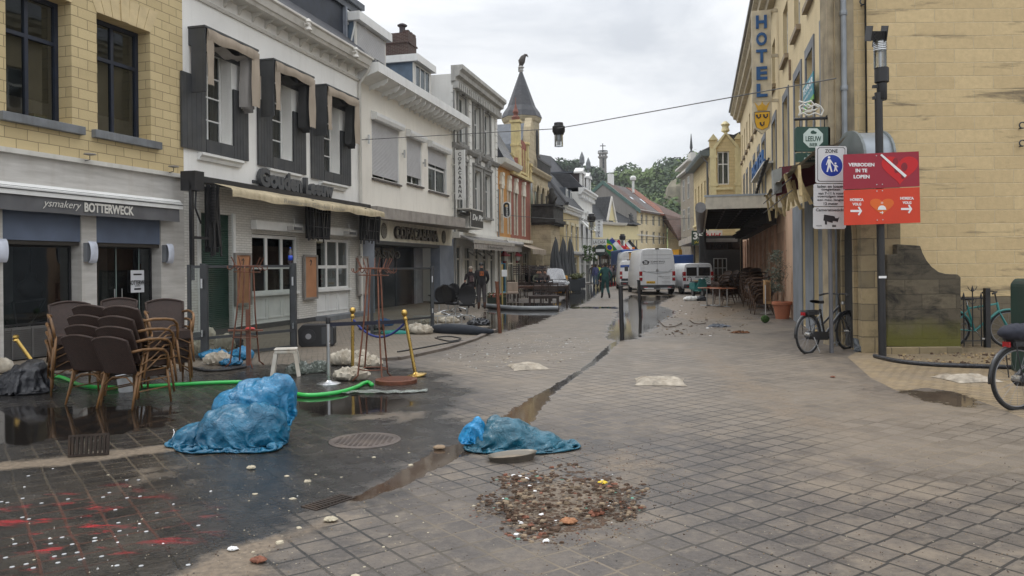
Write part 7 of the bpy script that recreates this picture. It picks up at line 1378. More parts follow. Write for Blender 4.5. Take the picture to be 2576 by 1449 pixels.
m=MB();m.box(-.07,.09,-.155,-.13,1.05,1.30);m.build('shirt_print',M('print_pink',(.5,.32,.34),.8,sc=30,var=.7,col2=(.05,.03,.03)),o);m=MB()
for s in(-1,1):m.tube([(s*.035+.022*math.cos(a),-.112,1.535+.018*math.sin(a))for a in[i*.8 for i in range(9)]],.004,4)
m.build('glasses',black,o)
gr=cloth('green_overall',(.022,.075,.075));p=gp(1523,751);person('person in dark green overalls and rubber boots walking up the street',tuple(p),math.pi+.12,gr,gr,bootb,1.80,{'anl':(-.15,.22,.12,.052),'tol':(-.16,.12,.04,.042),'knl':(-.11,-.0,.5,.07),'anr':(.13,-.14,.1,.052),'tor':(.14,-.28,.045,.042),'knr':(.11,-.12,.52,.07),'sp':(0,0,1.13,.16),'ch':(0,0,1.33,.17),'elr':(.32,.02,1.16,.06),'wrr':(.34,-.06,.94,.036),'ell':(-.32,.02,1.16,.06)},hair=dkh)
CR=[((1499,719),57,1.75,.3,(.06,.07,.17),(.10,.14,.19),'person in blue jumper and jeans standing at the left of the crowd'),((1508,716),60,1.7,0,(.55,.65,.05),(.03,.03,.04),'person with yellow safety vest half hidden behind the blue jumper'),((1535,714),61,1.72,.5,(.22,.16,.17),(.05,.05,.07),'person in pinkish grey jacket in the middle of the crowd'),((1543,713),62,1.68,-.4,(.04,.03,.03),(.03,.03,.03),'person in dark jacket with bare arms in the crowd'),
((1556,715),60,1.78,.2,(.06,.055,.10),(.03,.03,.045),'person in dark purple coat at the right of the crowd by the blue truck'),((1490,708),68,1.74,0,(.05,.045,.04),(.09,.11,.14),'person in brown jacket in front of the black bar'),((1516,707),70,1.7,.3,(.10,.05,.045),(.03,.03,.04),'person in reddish brown jacket at the back of the crowd'),((1528,706),71,1.72,.8,(.04,.04,.045),(.04,.04,.05),'person in black at the back of the crowd'),((1549,706),71,1.76,-.6,(.20,.19,.18),(.04,.05,.08),'person in pale grey shirt at the back of the crowd')]
for i,(pp,Y,h,rz_,c,l,lab)in enumerate(CR):q=at(pp[0],pp[1],Y);person(lab,(q.x,q.y,0),rz_+(math.pi if i in(0,1,4)else 0),cloth('top%d'%i,c),cloth('leg%d'%i,l),bootb,h,{'sp':(0,0,1.14,.15),'ch':(0,0,1.34,.16),'wrl':(-.15,-.25,1.08,.035),'hal':(-.08,-.3,1.12,.035)}if i%2==0 else None,hair=dkh,group='people crowding by the black bar',fingers=False)
cam_c=M('cloth_camouflage',(.06,.065,.045),.9,sc=14,var=.6,col2=(.14,.14,.10))
SIT={'pel':(0,0,.52,.15),'sp':(0,0,.72,.14),'ch':(0,-.03,.92,.155),'nk':(0,-.05,1.07,.06),'hd':(0,-.08,1.18,.085),'ht':(0,-.07,1.27,.078),'ns':(0,-.16,1.18,.015)}
for s,k in((-1,'l'),(1,'r')):SIT.update({'sh'+k:(s*.19,-.03,1.0,.066),'el'+k:(s*.25,-.08,.75,.05),'wr'+k:(s*.15,-.3,.70,.034),'ha'+k:(s*.1,-.36,.72,.036),'hp'+k:(s*.1,0,.48,.10),'kn'+k:(s*.13,-.42,.5,.07),'an'+k:(s*.13,-.42,.1,.05),'to'+k:(s*.14,-.55,.045,.042)})
for px,l in((1352,'person in camouflage jacket sitting at the left of the wooden tables'),(1361,'person in grey brown jacket sitting between camouflage jacket and dark car'),(1373,'person with dark hair sitting next to the dark car')):q=gp(px,749);person(l,(q.x,q.y,.15),.3 if px<1360 else-.4,cam_c if px<1360 else cloth('gb',(.10,.08,.075)),cloth('darkpants',(0,0,0)),bootb,1.75,SIT,hair=dkh,group='people sitting at the flooded tables',fingers=False)
# ---------------------------------------------------------------- vehicles
vwhite=M('van_white',(.72,.735,.75),.32,var=.04,sc=1.2,coat=.6,bump=0,grime=.22,gcol=(.25,.22,.18));tyre=M('tyre',(.018,.018,.018),.85,bump=.4);redl=M('tail_red',(.30,.012,.015),.2,coat=.6);plate=M('plate_yellow',(.75,.45,.03),.5,var=.05,bump=0);dgl=M('car_glass',(.012,.014,.016),.06,coat=.5,bump=0);bump_d=M('bumper_grey',(.045,.047,.05),.6);rimm=M('wheel_rim',(.25,.25,.26),.4,metal=.6)
def wheel(t,x,y,r,w=.2):
 m=MB();m.T=Matrix.Translation((x,y,r))@Matrix.Rotation(math.pi/2,4,'Y');m.lathe([(r*.62,-w/2),(r*.95,-w/2),(r,-w*.3),(r,w*.3),(r*.95,w/2),(r*.62,w/2)],(0,0,0),24);o=m.build('wheel',tyre,t,smooth=40);m=MB();m.T=Matrix.Translation((x,y,r))@Matrix.Rotation(math.pi/2,4,'Y');m.lathe([(r*.6,-w/2-.004),(r*.2,-w*.3),(r*.2,w*.3),(r*.6,w/2+.004)],(0,0,0),16);m.build('rim',rimm,o,smooth=40)
def shell(m,prof,secs):
 """prof: half section [(x,z)...] bottom to roof; secs: [(y, sx, sz, z0)]"""
 full=[(x,z)for x,z in prof]+[(-x,z)for x,z in prof[::-1]];n=len(full);vs=[];
 for y,sx,sz,z0 in secs:vs+=[(x*sx,y,z0+(z-z0)*sz)for x,z in full]
 m.add(vs,[tuple(range(n))]+[(i*n+j,(i+1)*n+j,(i+1)*n+(j+1)%n,i*n+(j+1)%n)for i in range(len(secs)-1)for j in range(n)]+[tuple((len(secs)-1)*n+j for j in range(n-1,-1,-1))])
def van(name,label,px,py,Y,rz,w,h,L,kind):
 p=at(px,py,Y);t=thing(name,label,'van',(p.x,p.y,0),rz,'white vans parked in the street');x=w/2;gl_=.32
 prof=[(x*.93,gl_),(x,gl_+.2),(x,h*.45),(x*.985,h*.6),(x*.93,h*.8),(x*.88,h*.93),(x*.80,h*.985),(x*.6,h),(0,h*1.003)]
 m=MB();shell(m,prof,[(0,.975,.985,gl_),(.05,1,1,gl_),(L*.72,1,1,gl_),(L*.86,.97,.72,gl_),(L,.88,.42,gl_)]);m.build('body',vwhite,t,smooth=28)
 for sx in(-1,1):
  for y in(.85,L-.9):wheel(t,sx*(x-.13),y,.34)
 m=MB();m.box(-x*.95,x*.95,-.09,.1,.34,.56);m.build('bumper',bump_d,t,bevel=.03)
 m=MB();m.box(-.006,.006,-.006,.003,.58,h*.95);m.box(-x*.93,x*.93,-.005,.003,h*.50,h*.50+.012)if kind=='big' else None;m.box(-x*.80,x*.80,-.005,.003,h*.86,h*.86+.012);m.build('door_gap',M('gap_grey',(.12,.12,.12),.7),t)
 for sx in(-1,1):
  z0,z1=(.78,1.30)if kind=='big' else(.75,1.25);m=MB();m.box(sx*x*.975-sx*.15,sx*x*.99,-.03,.2,z0,z1);l=m.build('tail_light',redl,t,bevel=.02);m=MB();m.box(sx*x*.975-sx*.145,sx*x*.985,-.034,-.028,z0+.18,z0+.27);m.build('reverse_lamp',white,l)
  m=MB();m.box(sx*x,sx*(x+.22),L*.80,L*.80+.1,h*.50,h*.62);m.build('mirror',bump_d,t,bevel=.02)
  m=MB();m.box(sx*x*.55,sx*x*.78,-.1,-.088,.40,.45);m.build('reflector',redl,t)
 m=MB();m.box(-.60 if kind=='big' else-.28,-.12 if kind=='big' else.24,-.02,-.007,.64,.76);pl=m.build('number_plate',plate,t);text('lettering','VK-824-G' if kind=='big' else '63-VBJ-7',-.57 if kind=='big' else-.25,-.15 if kind=='big' else.21,.67,.73,-.021,black,pl,.002,.01)
 return t,x
t,x=van('panel_van','big white high roofed panel van seen from behind in the street',1654,743,42.5,-.03,1.98,2.55,6.2,'big')
m=MB();m.prism([(-.80,1.34),(-.6,1.26),(0,1.19),(.6,1.26),(.82,1.40),(.78,1.43),(.6,1.29),(0,1.215),(-.6,1.29),(-.8,1.36)],-.02,-.003);m.box(-.74,.74,-.012,-.003,2.0,2.01);m.build('pressed_line',M('line_grey',(.42,.44,.46),.4),t)
m=MB();m.prism([(-.62+.2*math.cos(a)*1.1,1.79+.14*math.sin(a))for a in[math.pi/2+i*math.pi*2/5 for i in range(5)]],-.012,-.003);lg=m.build('logo',M('logo_grey',(.06,.06,.065),.5),t);text('logo_letter','S',-.72,-.52,1.72,1.86,-.013,vwhite,lg,.004,.02)
text('lettering','SCHIFFER SERVICE',-.36,.42,1.79,1.87,-.004,MATS['logo_grey'],t,.004,.01);text('lettering','EUROPAWEG SERVICES',-.36,.38,1.70,1.74,-.004,MATS['logo_grey'],t,.004)
for z,s in((.98,'- Schadeherstel'),(.90,'- Reiniging'),(.72,'- Bouwdroging'),(.64,'- Sanering')):text('lettering',s,.2,.70,z,z+.035,-.004,MATS['logo_grey'],t,.004)
m=MB();m.prism([(.0+.07*math.cos(a),1.36+.07*math.sin(a))for a in[i*math.pi/8 for i in range(16)]],-.03,-.003);m.box(.05,.24,-.02,-.003,1.02,1.05);m.build('badge',steel,t);m=MB();m.tube([(-.75,-.13,.37),(-.2,-.13,.37)],.018,6);m.tube([(.15,-.13,.37),(.7,-.13,.37)],.018,6);m.box(-.12,.12,-.2,-.05,.28,.36);m.build('tow_bar',steel,t);m=MB();m.box(-.1,.1,-.015,.05,2.5,2.56);m.build('brake_light',black,t)
t,x=van('delivery_van','small white van with two dark rear windows and headphone logo at right',1757,742,43,.03,1.72,1.72,4.1,'small')
for a,b in((-.66,-.08),(.02,.66)):m=MB();m.box(a,b,-.03,.02,1.02,1.50);m.build('rear_window',dgl,t,bevel=.03)
m=MB();m.tube([(-.5+.12*math.cos(a),-.01,.84+.12*math.sin(a))for a in[.2+i*.28 for i in range(10)]],.016,6);m.box(-.63,-.57,-.02,-.003,.74,.84);m.box(-.43,-.37,-.02,-.003,.74,.84);m.build('headphone_logo',black,t)
m=MB()
for i in range(4):
 for j in range(6):
  if(i+j)%2:m.box(.28+i*.09,.37+i*.09,-.006,-.002,.62+j*.06,.68+j*.06)
m.build('checker_pattern',M('mint',(.22,.36,.33),.5),t)['kind']='stuff'
t,x=van('delivery_van','white van with blue stripe and roof beacon beside the big van',1594,731,51,-.06,1.80,1.95,4.4,'small');m=MB();m.box(-.85,-.1,-.012,-.003,1.50,1.66);m.build('blue_stripe',M('stripe_blue',(.02,.08,.35),.4),t);text('lettering','www.ne',-.38,.55,1.50,1.62,-.014,MATS['stripe_blue'],t,.003,.01);m=MB();m.box(-.4,.5,.1,.3,1.96,2.03);m.build('roof_bar',black,t);m=MB();m.box(-.8,.8,-.02,-.004,.62,.78);m.build('plate_panel',black,t)
t,x=van('panel_van','tall white panel van with dark roof vent behind the striped van',1594,716,62,-.05,1.98,2.75,6,'big');m=MB();m.box(-.4,.5,-.1,.3,2.62,2.7);m.build('roof_vent',black,t)
p=at(1572,716,66);t=thing('truck','blue truck with orange beacon lights standing behind the white vans','truck',(p.x-.1,p.y,0));m=MB();m.box(-.2,2.2,0,7,.8,3.0);m.build('body',M('truck_blue',(.015,.06,.22),.45),t,bevel=.12);m=MB()
for q in(.4,.9):m.lathe([(.1,0),(.12,.1),(.08,.18)],(q,.3,3.0),10)
m.build('beacon',M('beacon_orange',(.8,.2,.02),.3),t)
for sx in(.1,1.9):wheel(t,sx,1,.45,.3)
p=at(1706,716,55);t=thing('truck','dark blue truck bed partly hidden behind the big van on the right','truck',(p.x,p.y,0));m=MB();m.box(-1.1,1.2,0,5,.9,2.35);m.build('body',MATS['truck_blue'],t,bevel=.08);m=MB();m.box(-1.1,1.2,-.05,.05,.4,.88);m.build('chassis',black,t)
for sx in(-.9,1.0):wheel(t,sx,.8,.42,.3)
t=thing('crane_arm','long yellow crane arm lying level above the white vans','crane',(0,0,0));a=at(1587,645,60);b=at(1712,636,56);m=MB();m.beam(a,b,.35,.5);m.beam(a+Vector((.6,-.3,.1)),b+Vector((-1.5,-.3,.12)),.2,.25);m.build('boom',M('crane_yellow',(.62,.30,.02),.5,grime=.3),t);m=MB();m.box(b.x-.3,b.x+.3,b.y-.3,b.y+.3,0,b.z-.2);m.build('mast',black,t)
# dark hatchback facing us
p=gp(1399,744);t=thing('hatchback_car','dark hatchback car with pale windscreen standing behind the wooden tables','car',(p.x,p.y,0),.03);cb=M('car_aubergine',(.022,.02,.028),.25,coat=.9,bump=0,grime=.25,gcol=(.12,.1,.09));m=MB()
hb=[(.72,.22),(.80,.35),(.82,.62),(.80,.74),(.70,.80),(.4,.83),(0,.845)];shell(m,hb,[(0,.80,.72,.2),(.08,.93,.90,.2),(.3,.99,.96,.2),(.95,1,1.06,.2),(1.2,1,1.12,.2),(3.5,.98,1.15,.2)]);m.build('body',cb,t,smooth=40)
m=MB();cp=[(.74,.82),(.70,1.0),(.60,1.40),(.52,1.49),(.3,1.52),(0,1.53)];shell(m,cp,[(1.0,.98,.08,.84),(1.75,.97,.98,.84),(3.2,.93,1,.84),(3.6,.85,.4,.84)]);m.build('cabin',cb,t,smooth=40)
m=MB();m.q((-.64,1.035,.915),(.64,1.035,.915),(.53,1.70,1.42),(-.53,1.70,1.42));m.build('windscreen',M('windscreen',(.30,.34,.34),.08,coat=.6,bump=0),t)
for s in(-1,1):
 m=MB();m.prism([(s*.45,.63),(s*.72,.80),(s*.74,.70),(s*.66,.57)][::s],-.02,.12);m.build('headlight',M('headlight',(.65,.68,.7),.1,coat=.6),t,bevel=.015);m=MB();m.box(s*.82,s*1.0,1.15,1.3,.86,.98);m.build('wing_mirror',cb,t,bevel=.03);wheel(t,s*.70,.65,.29,.17);wheel(t,s*.70,3.0,.29,.17)
m=MB();m.box(-.42,.42,-.03,-.002,.53,.58);m.box(-.5,.5,-.02,.03,.28,.42);m.build('grille',black,t);m=MB();m.box(-.4,.4,-.04,-.031,.565,.58);m.tube([(.075*math.cos(a),-.045,.585+.035*math.sin(a))for a in[i*.7 for i in range(10)]],.008,5);m.build('chrome_bar',steel,t);m=MB();m.box(-.26,.26,-.05,-.03,.43,.51);m.build('number_plate',plate,t)
p=at(1396,700,50);t=thing('estate_car','dark car with roof rails half hidden behind tables and hatchback','car',(p.x-.3,p.y,0),.2);m=MB();shell(m,[(.85,.25),(.88,.7),(.86,.95),(.74,1.5),(.6,1.62),(0,1.65)],[(0,.95,.6,.25),(.9,1,.75,.25),(1.6,1,1,.25),(4.2,.96,1,.25)]);m.build('body',M('car_slate',(.03,.035,.045),.25,coat=.8),t,smooth=35);m=MB();m.q((-.68,1.0,1.15),(.68,1.0,1.15),(.60,1.55,1.58),(-.60,1.55,1.58));m.build('windscreen',dgl,t);m=MB();m.box(-.7,-.66,1.6,4,1.66,1.7);m.box(.66,.7,1.6,4,1.66,1.7);m.build('roof_rail',steel,t)
for s in(-1,1):wheel(t,s*.76,.8,.32)
p=at(1420,706,47);m=MB();m.box(-.1,1.1,0,.5,.5,1.05);m.box(0,1.0,.1,.4,0,.5);o=m.build('yellow_bin',M('bin_yellow',(.60,.28,.03),.5),loc=(p.x-.9,p.y,0),bevel=.05);tag(o,'orange yellow skip edge showing behind the dark hatchback','skip')
# ---------------------------------------------------------------- bicycles
def bicycle(name,label,rear,front,kind,group=None):
 """rear and front: ground contact points"""
 d=front-rear;wb=d.length;t=thing(name,label,'bicycle',(rear.x,rear.y,0),math.atan2(d.y,d.x),group);R_=.345;bp=M('bike_black',(.02,.021,.024),.35,coat=.5)if kind!='turq' else M('bike_turquoise',(.03,.22,.21),.35,coat=.5)
 for x,n in((0,'rear_wheel'),(wb,'front_wheel')):
  m=MB();m.tube([(x+R_*math.cos(a),0,R_+R_*math.sin(a))for a in[i*math.pi/24 for i in range(48)]],.021,8,closed=True);w=m.build(n,tyre,t,smooth=True)
  m=MB();m.tube([(x+(R_-.03)*math.cos(a),0,R_+(R_-.03)*math.sin(a))for a in[i*math.pi/18 for i in range(36)]],.010,6,closed=True);m.build('rim',rimm,w,smooth=True)
  m=MB()
  for i in range(16):a=i*math.pi/8;m.tube([(x+.02*math.cos(a+1),.02*(-1)**i,R_+.02*math.sin(a+1)),(x+(R_-.03)*math.cos(a),0,R_+(R_-.03)*math.sin(a))],.0022,4,cap=False)
  m.build('spokes',rimm,w)['kind']='stuff';m=MB();m.tube([(x,-.05,R_),(x,.05,R_)],.035 if x==0 else.02,8);m.build('hub',steel,w);m=MB();m.tube([(x+(R_+.035)*math.cos(a),0,R_+(R_+.035)*math.sin(a))for a in[math.radians(q)for q in(range(5,200,13)if x==0 else range(50,190,13))]],.022,6);m.build('mudguard',bp,t,smooth=True)
 bb=(wb*.42,0,.30);st=(wb*.30,0,.80);hd=(wb*.80,0,.86);hb_=(wb*.83,0,.70);m=MB();r=.02
 top=(wb*.35,0,.50)if kind=='step' else(wb*.31,0,.74)
 m.tube([bb,st],r,8);m.tube([hb_,bb],r*1.3,8);m.tube([(wb*.80,0,.83),top],r,8);m.tube([(0,.05,R_),bb],.012,6);m.tube([(0,-.05,R_),bb],.012,6);m.tube([(0,.05,R_),(wb*.31,0,.7)],.010,6);m.tube([(0,-.05,R_),(wb*.31,0,.7)],.010,6);m.tube([hb_,hd],r*1.2,8);m.build('frame',bp,t,smooth=40)
 m=MB();m.tube([hb_,(wb-.06,.045,.45),(wb,.05,R_)],.014,6);m.tube([hb_,(wb-.06,-.045,.45),(wb,-.05,R_)],.014,6);m.build('fork',bp,t,smooth=40);m=MB();m.tube([st,(wb*.28,0,.90)],.014,6);m.build('seat_post',steel,t)
 m=MB();m.grid(lambda u,v:(wb*.28-.14+.28*u,(.09*(1-u)**.6+.015)*math.cos(v*2*math.pi),.925+.03*math.sin(v*2*math.pi)+.02*(1-u)**2),8,10);m.build('saddle',black,t,smooth=True)
 m=MB();m.tube([hd,(wb*.77,0,1.02),(wb*.79,0,1.06)],.014,8);m.tube([(wb*.66,-.28,1.04),(wb*.74,-.2,1.07),(wb*.80,0,1.06),(wb*.74,.2,1.07),(wb*.66,.28,1.04)],.013,8);m.build('handlebar',black,t,smooth=40);m=MB()
 for s in(-1,1):m.tube([(wb*.64,s*.29,1.035),(wb*.71,s*.235,1.062)],.019,8)
 m.build('grips',black,t)
 if kind!='turq':
  m=MB();m.tube([(-.12,-.07,.78),(.32,-.07,.78),(.32,.07,.78),(-.12,.07,.78),(-.12,-.07,.78)],.008,6);m.tube([(-.02,-.09,R_),(-.1,-.07,.77)],.007,5);m.tube([(-.02,.09,R_),(-.1,.07,.77)],.007,5);m.tube([(.02,-.09,R_),(.2,-.07,.77)],.007,5);m.build('carrier',black,t);m=MB();m.box(-.1,.26,-.06,.06,.70,.77);m.build('battery',black,t,bevel=.01)
  m=MB();m.prism([(-.02,.32),(.05,.25),(wb*.42,.22),(wb*.42+.08,.30),(wb*.42,.37),(.05,.40)],.05,.075);m.prism([(-.02,.32),(.05,.25),(wb*.42,.22),(wb*.42+.08,.30),(wb*.42,.37),(.05,.40)],-.075,-.05);m.build('chain_guard',black,t,bevel=.01)
  m=MB();m.box(-.16,-.13,-.04,.04,.70,.76);m.build('rear_light',redl,t);m=MB();m.tube([(.05,-.09,.3),(.12,-.16,.02)],.009,6);m.build('kickstand',steel,t);m=MB();m.lathe([(.01,0),(.04,.02),(.035,.06)],(wb*.9,0,.85),10);m.build('front_light',steel,t)
 m=MB();m.tube([(bb[0],-.09,.30),(bb[0]+.10,-.10,.17)],.010,6);m.tube([(bb[0],.09,.30),(bb[0]-.10,.10,.43)],.010,6);m.box(bb[0]+.06,bb[0]+.15,-.18,-.09,.155,.18);m.box(bb[0]-.15,bb[0]-.06,.09,.18,.42,.445);m.build('crank',steel,t);return t
bicycle('electric_bicycle','black electric step through bicycle leaning against the sign pole',gp(2033,889),gp(2138,879)+Vector((0,.12,0)),'step')
r_=gp(2560,1030);t=bicycle('electric_bicycle','black electric bicycle with dark saddle bag cut by the right picture edge',r_,r_+Vector((1.12,.30,0)),'step');m=MB();blob(m,(.0,0,.86),[((0,0,0),(.24,.13,.10)),((.15,0,.02),(.15,.12,.08))],.02,4,7,False,5);m.build('bag',M('bag_navy',(.02,.022,.035),.8),t,smooth=True)
q=at(2390,860,15.2);q.z=0;bicycle('bicycle','turquoise racing bicycle parked behind the iron fence',q,q+Vector((1.0,-.25,0)),'turq')
p=gp(2575,955);t=thing('waste_container','dark green waste container with steel flap at the right picture edge','container',(7.50,11.0,0));zt=at(2560,703,11).z;m=MB();m.prism([(0,0),(.95,0),(.95,zt-.1),(.85,zt),(.06,zt),(0,zt-.08)],0,.7);m.build('body',M('container_green',(.012,.032,.025),.5,grime=.2),t,bevel=.04);m=MB();m.box(.07,.8,-.03,-.003,zt-.62,zt-.18);f=m.build('flap',M('flap_grey',(.30,.31,.33),.4,metal=.5),t,bevel=.01);m=MB();m.tube([(.12,-.06,zt-.34),(.7,-.06,zt-.36)],.012,6);m.build('handle',steel,f);m=MB();m.box(.1,.3,-.01,-.002,zt-.14,zt-.09);m.build('sticker',M('stripe_blue2',(.03,.08,.35),.4),t)
# ---------------------------------------------------------------- signs on poles
class Bd:
 """flat board in a vertical plane; photo pixels become metres on it"""
 def __init__(s,name,label,cat,px,py,Y,rz=0,group=None):
  s.o=at(px,py,Y);s.t=thing(name,label,cat,tuple(s.o),rz,group);s.k=Y/FPX;s.px=px;s.py=py
 def p(s,x,y):a,b=x-s.px,s.py-y;return(a+b*sn)*s.k,(b-a*sn)*s.k
 def poly(s,name,pts,y0,y1,mat,parent=None):m=MB();m.prism([s.p(*q)for q in pts],y0,y1);return m.build(name,mat,parent or s.t)
 def box(s,name,x0,y0,x1,y1,d0,d1,mat,parent=None):return s.poly(name,[(x0,y1),(x1,y1),(x1,y0),(x0,y0)],d0,d1,mat,parent)
 def tx(s,st,x0,y0,x1,y1,d,mat,bold=.02,parent=None):a=s.p(x0,y1);b=s.p(x1,y0);c=s.p(x1,y1);o=text('lettering',st,a[0],b[0],0,b[1]-c[1],d,mat,parent or s.t,.003,bold);o.location=(0,0,a[1]);o.rotation_euler=(0,ROLL,0);return o
 def circ(s,cx,cy,r,n=28,sy=1,a0=0):return[(cx+r*math.cos(a0+i*2*math.pi/n),cy+r*sy*math.sin(a0+i*2*math.pi/n))for i in range(n)]
def heart(cx,cy,w,h):
 P=[]
 for i in range(40):a=i*math.pi/20;P.append((cx+w/2*math.sin(a)**3*1.0,cy-h*(.40*math.cos(a)-.16*math.cos(2*a)-.055*math.cos(3*a)-.02*math.cos(4*a))))
 return P
sred=M('sign_dark_red',(.30,.012,.03),.5,var=.05,bump=0);sbr=M('sign_bright_red',(.55,.008,.012),.5,var=.05,bump=0);sor=M('sign_orange',(.60,.045,.012),.5,var=.05,bump=0);sam=M('sign_amber',(.68,.13,.015),.5,var=.05,bump=0);sw=M('sign_white',(.78,.78,.78),.5,var=.03,bump=0);sfoot=M('foot_red',(.22,.01,.02),.5,bump=0)
def arrow(x0,x1,y,w,h):return[(x0,y-w),(x1-h*.55,y-w),(x1-h*.95,y-h+w*.4),(x1-h*.62,y-h-w*.5),(x1+h*.12,y),(x1-h*.62,y+h+w*.5),(x1-h*.95,y+h-w*.4),(x1-h*.55,y+w),(x0,y+w)]
b=Bd('direction_sign','red and orange information boards with hearts and arrows on the lamp post','sign',2217,470,13.6)
b.poly('upper_board',[(2121,477),(2312,469),(2310,381),(2121,389)],-.02,0,sred);b.poly('lower_board',[(2123,567),(2314,560),(2312,471),(2122,479)],-.02,0,sor)
b.poly('heart',[(x,y)for x,y in heart(2262,423,92,82)][::-1],-.024,-.0205,sbr)
for cx,cy,r in((2251,407,7),(2253,429,5),(2273,420,8),(2270,444,5)):b.poly('footprint',b.circ(cx,cy,r,14,1.35)[::-1],-.028,-.0245,sfoot)
b.poly('crossing_bar',[(2212,391),(2216,388),(2279,442),(2274,447)][::-1],-.033,-.0285,sw)
for st,x0,x1,y in(('VERBODEN',2133,2198,420),('IN TE',2151,2180,434.5),('LOPEN',2146,2186,450)):b.tx(st,x0,y-9,x1,y,-.0205,sw,.035)
for st,x0,x1,y in(('HORECA',2137,2171,507),('VOLG',2143,2165,518),('HORECA',2263,2297,502),('VOLG',2269,2291,513)):b.tx(st,x0,y-7,x1,y,-.0205,sw,.04)
b.poly('arrow',arrow(2138,2166,531,2.6,10)[::-1],-.024,-.0205,sw);b.poly('arrow',arrow(2265,2292,526,2.6,10)[::-1],-.024,-.0205,sw)
b.poly('heart',[(x,y)for x,y in heart(2217,517,60,48)][::-1],-.024,-.0205,sam);b.poly('cloche',[(2206,528)]+[(2217+10*math.cos(a),526-9*math.sin(a))for a in[math.pi*(1-i/10)for i in range(11)]]+[(2228,528)],-.028,-.0245,sw);b.poly('small_arrow',arrow(2212,2220,535,1,3.5)[::-1],-.028,-.0245,sw)
for st in(2215,2217,2219):b.box('steam',st-.4,508,st+.4,513,-.027,-.0245,sw)
for x,y in((2203,392),(2218,391),(2204,465),(2218,464),(2204,481),(2218,480),(2205,554),(2219,553)):b.poly('screw',b.circ(x,y,1.4,8)[::-1],-.03,-.0215,steel)
t=thing('lamp_post','tall black street lamp post with louvred glass cylinder on top','street lamp',tuple(gp(2220,895)));Y=13.7;ox=gp(2220,895);m=MB();zt=at(2212,232,Y);m.tube([(0,0,0),(zt.x-ox.x,0,zt.z)],.066,16);m.build('pole',black,t,smooth=40);L=lambda px,py:(at(px,py,Y).x-ox.x,at(px,py,Y).z)
cx,z1=L(2220,171);_,z0=L(2220,206);m=MB();m.lathe([(.07,z0-.32),(.085,z0-.3),(.085,z0-.02),(.12,z0),(.12,z1),(.11,z1+.01)],(cx,0,0),24);m.box(cx-.16,cx-.07,-.03,.03,z0-.1,z0-.05);m.box(cx-.16,cx-.07,-.03,.03,z0-.3,z0-.25);m.build('lamp_base',black,t,smooth=40)
cx,z2=L(2216,103);m=MB();m.lathe([(.108,z1),(.108,z2)],(cx,0,0),24);m.build('glass_cylinder',MATS['lamp_glass'],t,smooth=40);m=MB()
for i in range(5):m.lathe([(.112,z2-.02-i*.032),(.114,z2-.035-i*.032),(.10,z2-.03-i*.032)],(cx,0,0),24)
for q in range(3):a=q*2.1+.5;m.tube([(cx+.10*math.cos(a),.1*math.sin(a),z1),(cx+.1*math.cos(a),.1*math.sin(a),z2)],.006,5)
m.lathe([(.02,z1),(.03,z1+.25),(.02,z2-.1)],(cx,0,0),8);m.build('louvre',steel,t,smooth=40)
cx,z3=L(2203,88);m=MB();m.T=Matrix.Translation((cx,-.02,z3))@Matrix.Rotation(.3,4,'X');m.box(-.13,.13,-.1,.12,-.09,.07);m.box(-.14,-.13,-.16,.1,-.1,.16);m.box(.13,.14,-.16,.1,-.1,.16);m.box(-.02,.02,0,.04,-.2,-.09);m.build('floodlight',black,t);m=MB();m.T=Matrix.Translation((cx,-.02,z3))@Matrix.Rotation(.3,4,'X');m.prism([(.07*math.cos(a),-.01+.07*math.sin(a))for a in[i*.52 for i in range(12)]],-.108,-.101);m.build('lens',dgl,t)
b_=L(2218,697);m=MB();m.box(b_[0]-.068,b_[0]+.068,-.07,-.066,b_[1]-.02,b_[1]+.02);m.build('number_tag',sw,t)
t=thing('sign_pole','grey round sign pole on the pavement beside the electric bicycle','pole',tuple(gp(2092,888)));m=MB();q=at(2086,372,14.2);o0=gp(2092,888);m.tube([(0,0,0),(q.x-o0.x,0,q.z)],.038,14);m.build('pole',M('pole_grey',(.12,.12,.13),.5,metal=.3),t,smooth=40)
sg=M('sign_grey_white',(.60,.60,.60),.5,var=.04,grime=.2);blu=M('sign_blue2',(.01,.04,.30),.45,var=.05,bump=0);ink=M('sign_ink',(.02,.02,.022),.5,bump=0)
def rr(x0,y0,x1,y1,r):return[(x1-r,y0),(x0+r,y0),(x0,y0+r),(x0,y1-r),(x0+r,y1),(x1-r,y1),(x1,y1-r),(x1,y0+r)]
b=Bd('zone_sign','white pedestrian zone sign with blue disc showing adult and child','sign',2090,415,14.12);b.poly('board',rr(2051,368,2129,461,4),-.02,0,sg);b.poly('border',rr(2055,371,2125,457,4),-.022,-.0205,ink);b.poly('field',rr(2056.5,372.5,2123.5,455.5,4),-.024,-.0225,sg);b.tx('ZONE',2074,376,2106,385,-.0245,ink,.02)
b.poly('white_ring',b.circ(2091,417,28.5)[::-1],-.026,-.0245,sw);b.poly('disc',b.circ(2091,417,27)[::-1],-.028,-.0265,blu)
b.poly('adult',b.circ(2084,396.5,3.2,12)[::-1],-.031,-.0285,sw);b.poly('adult',[(2081,401),(2087,401),(2095,413),(2093.5,414.5),(2088,408),(2088,415),(2092.5,433),(2089,433),(2084.3,420),(2081,433),(2077.5,433),(2081,415),(2080.5,408),(2078,416),(2076,415)][::-1],-.031,-.0285,sw)
b.poly('child',b.circ(2100,411.5,2.4,12)[::-1],-.031,-.0285,sw);b.poly('child',[(2098,415),(2102,415),(2107,420),(2106,421.5),(2102.5,419),(2103,424),(2106,432),(2103.5,432),(2100.6,427),(2098,432),(2095.5,432),(2098,423),(2097.5,419),(2094,415.5),(2095,414)][::-1],-.031,-.0285,sw)
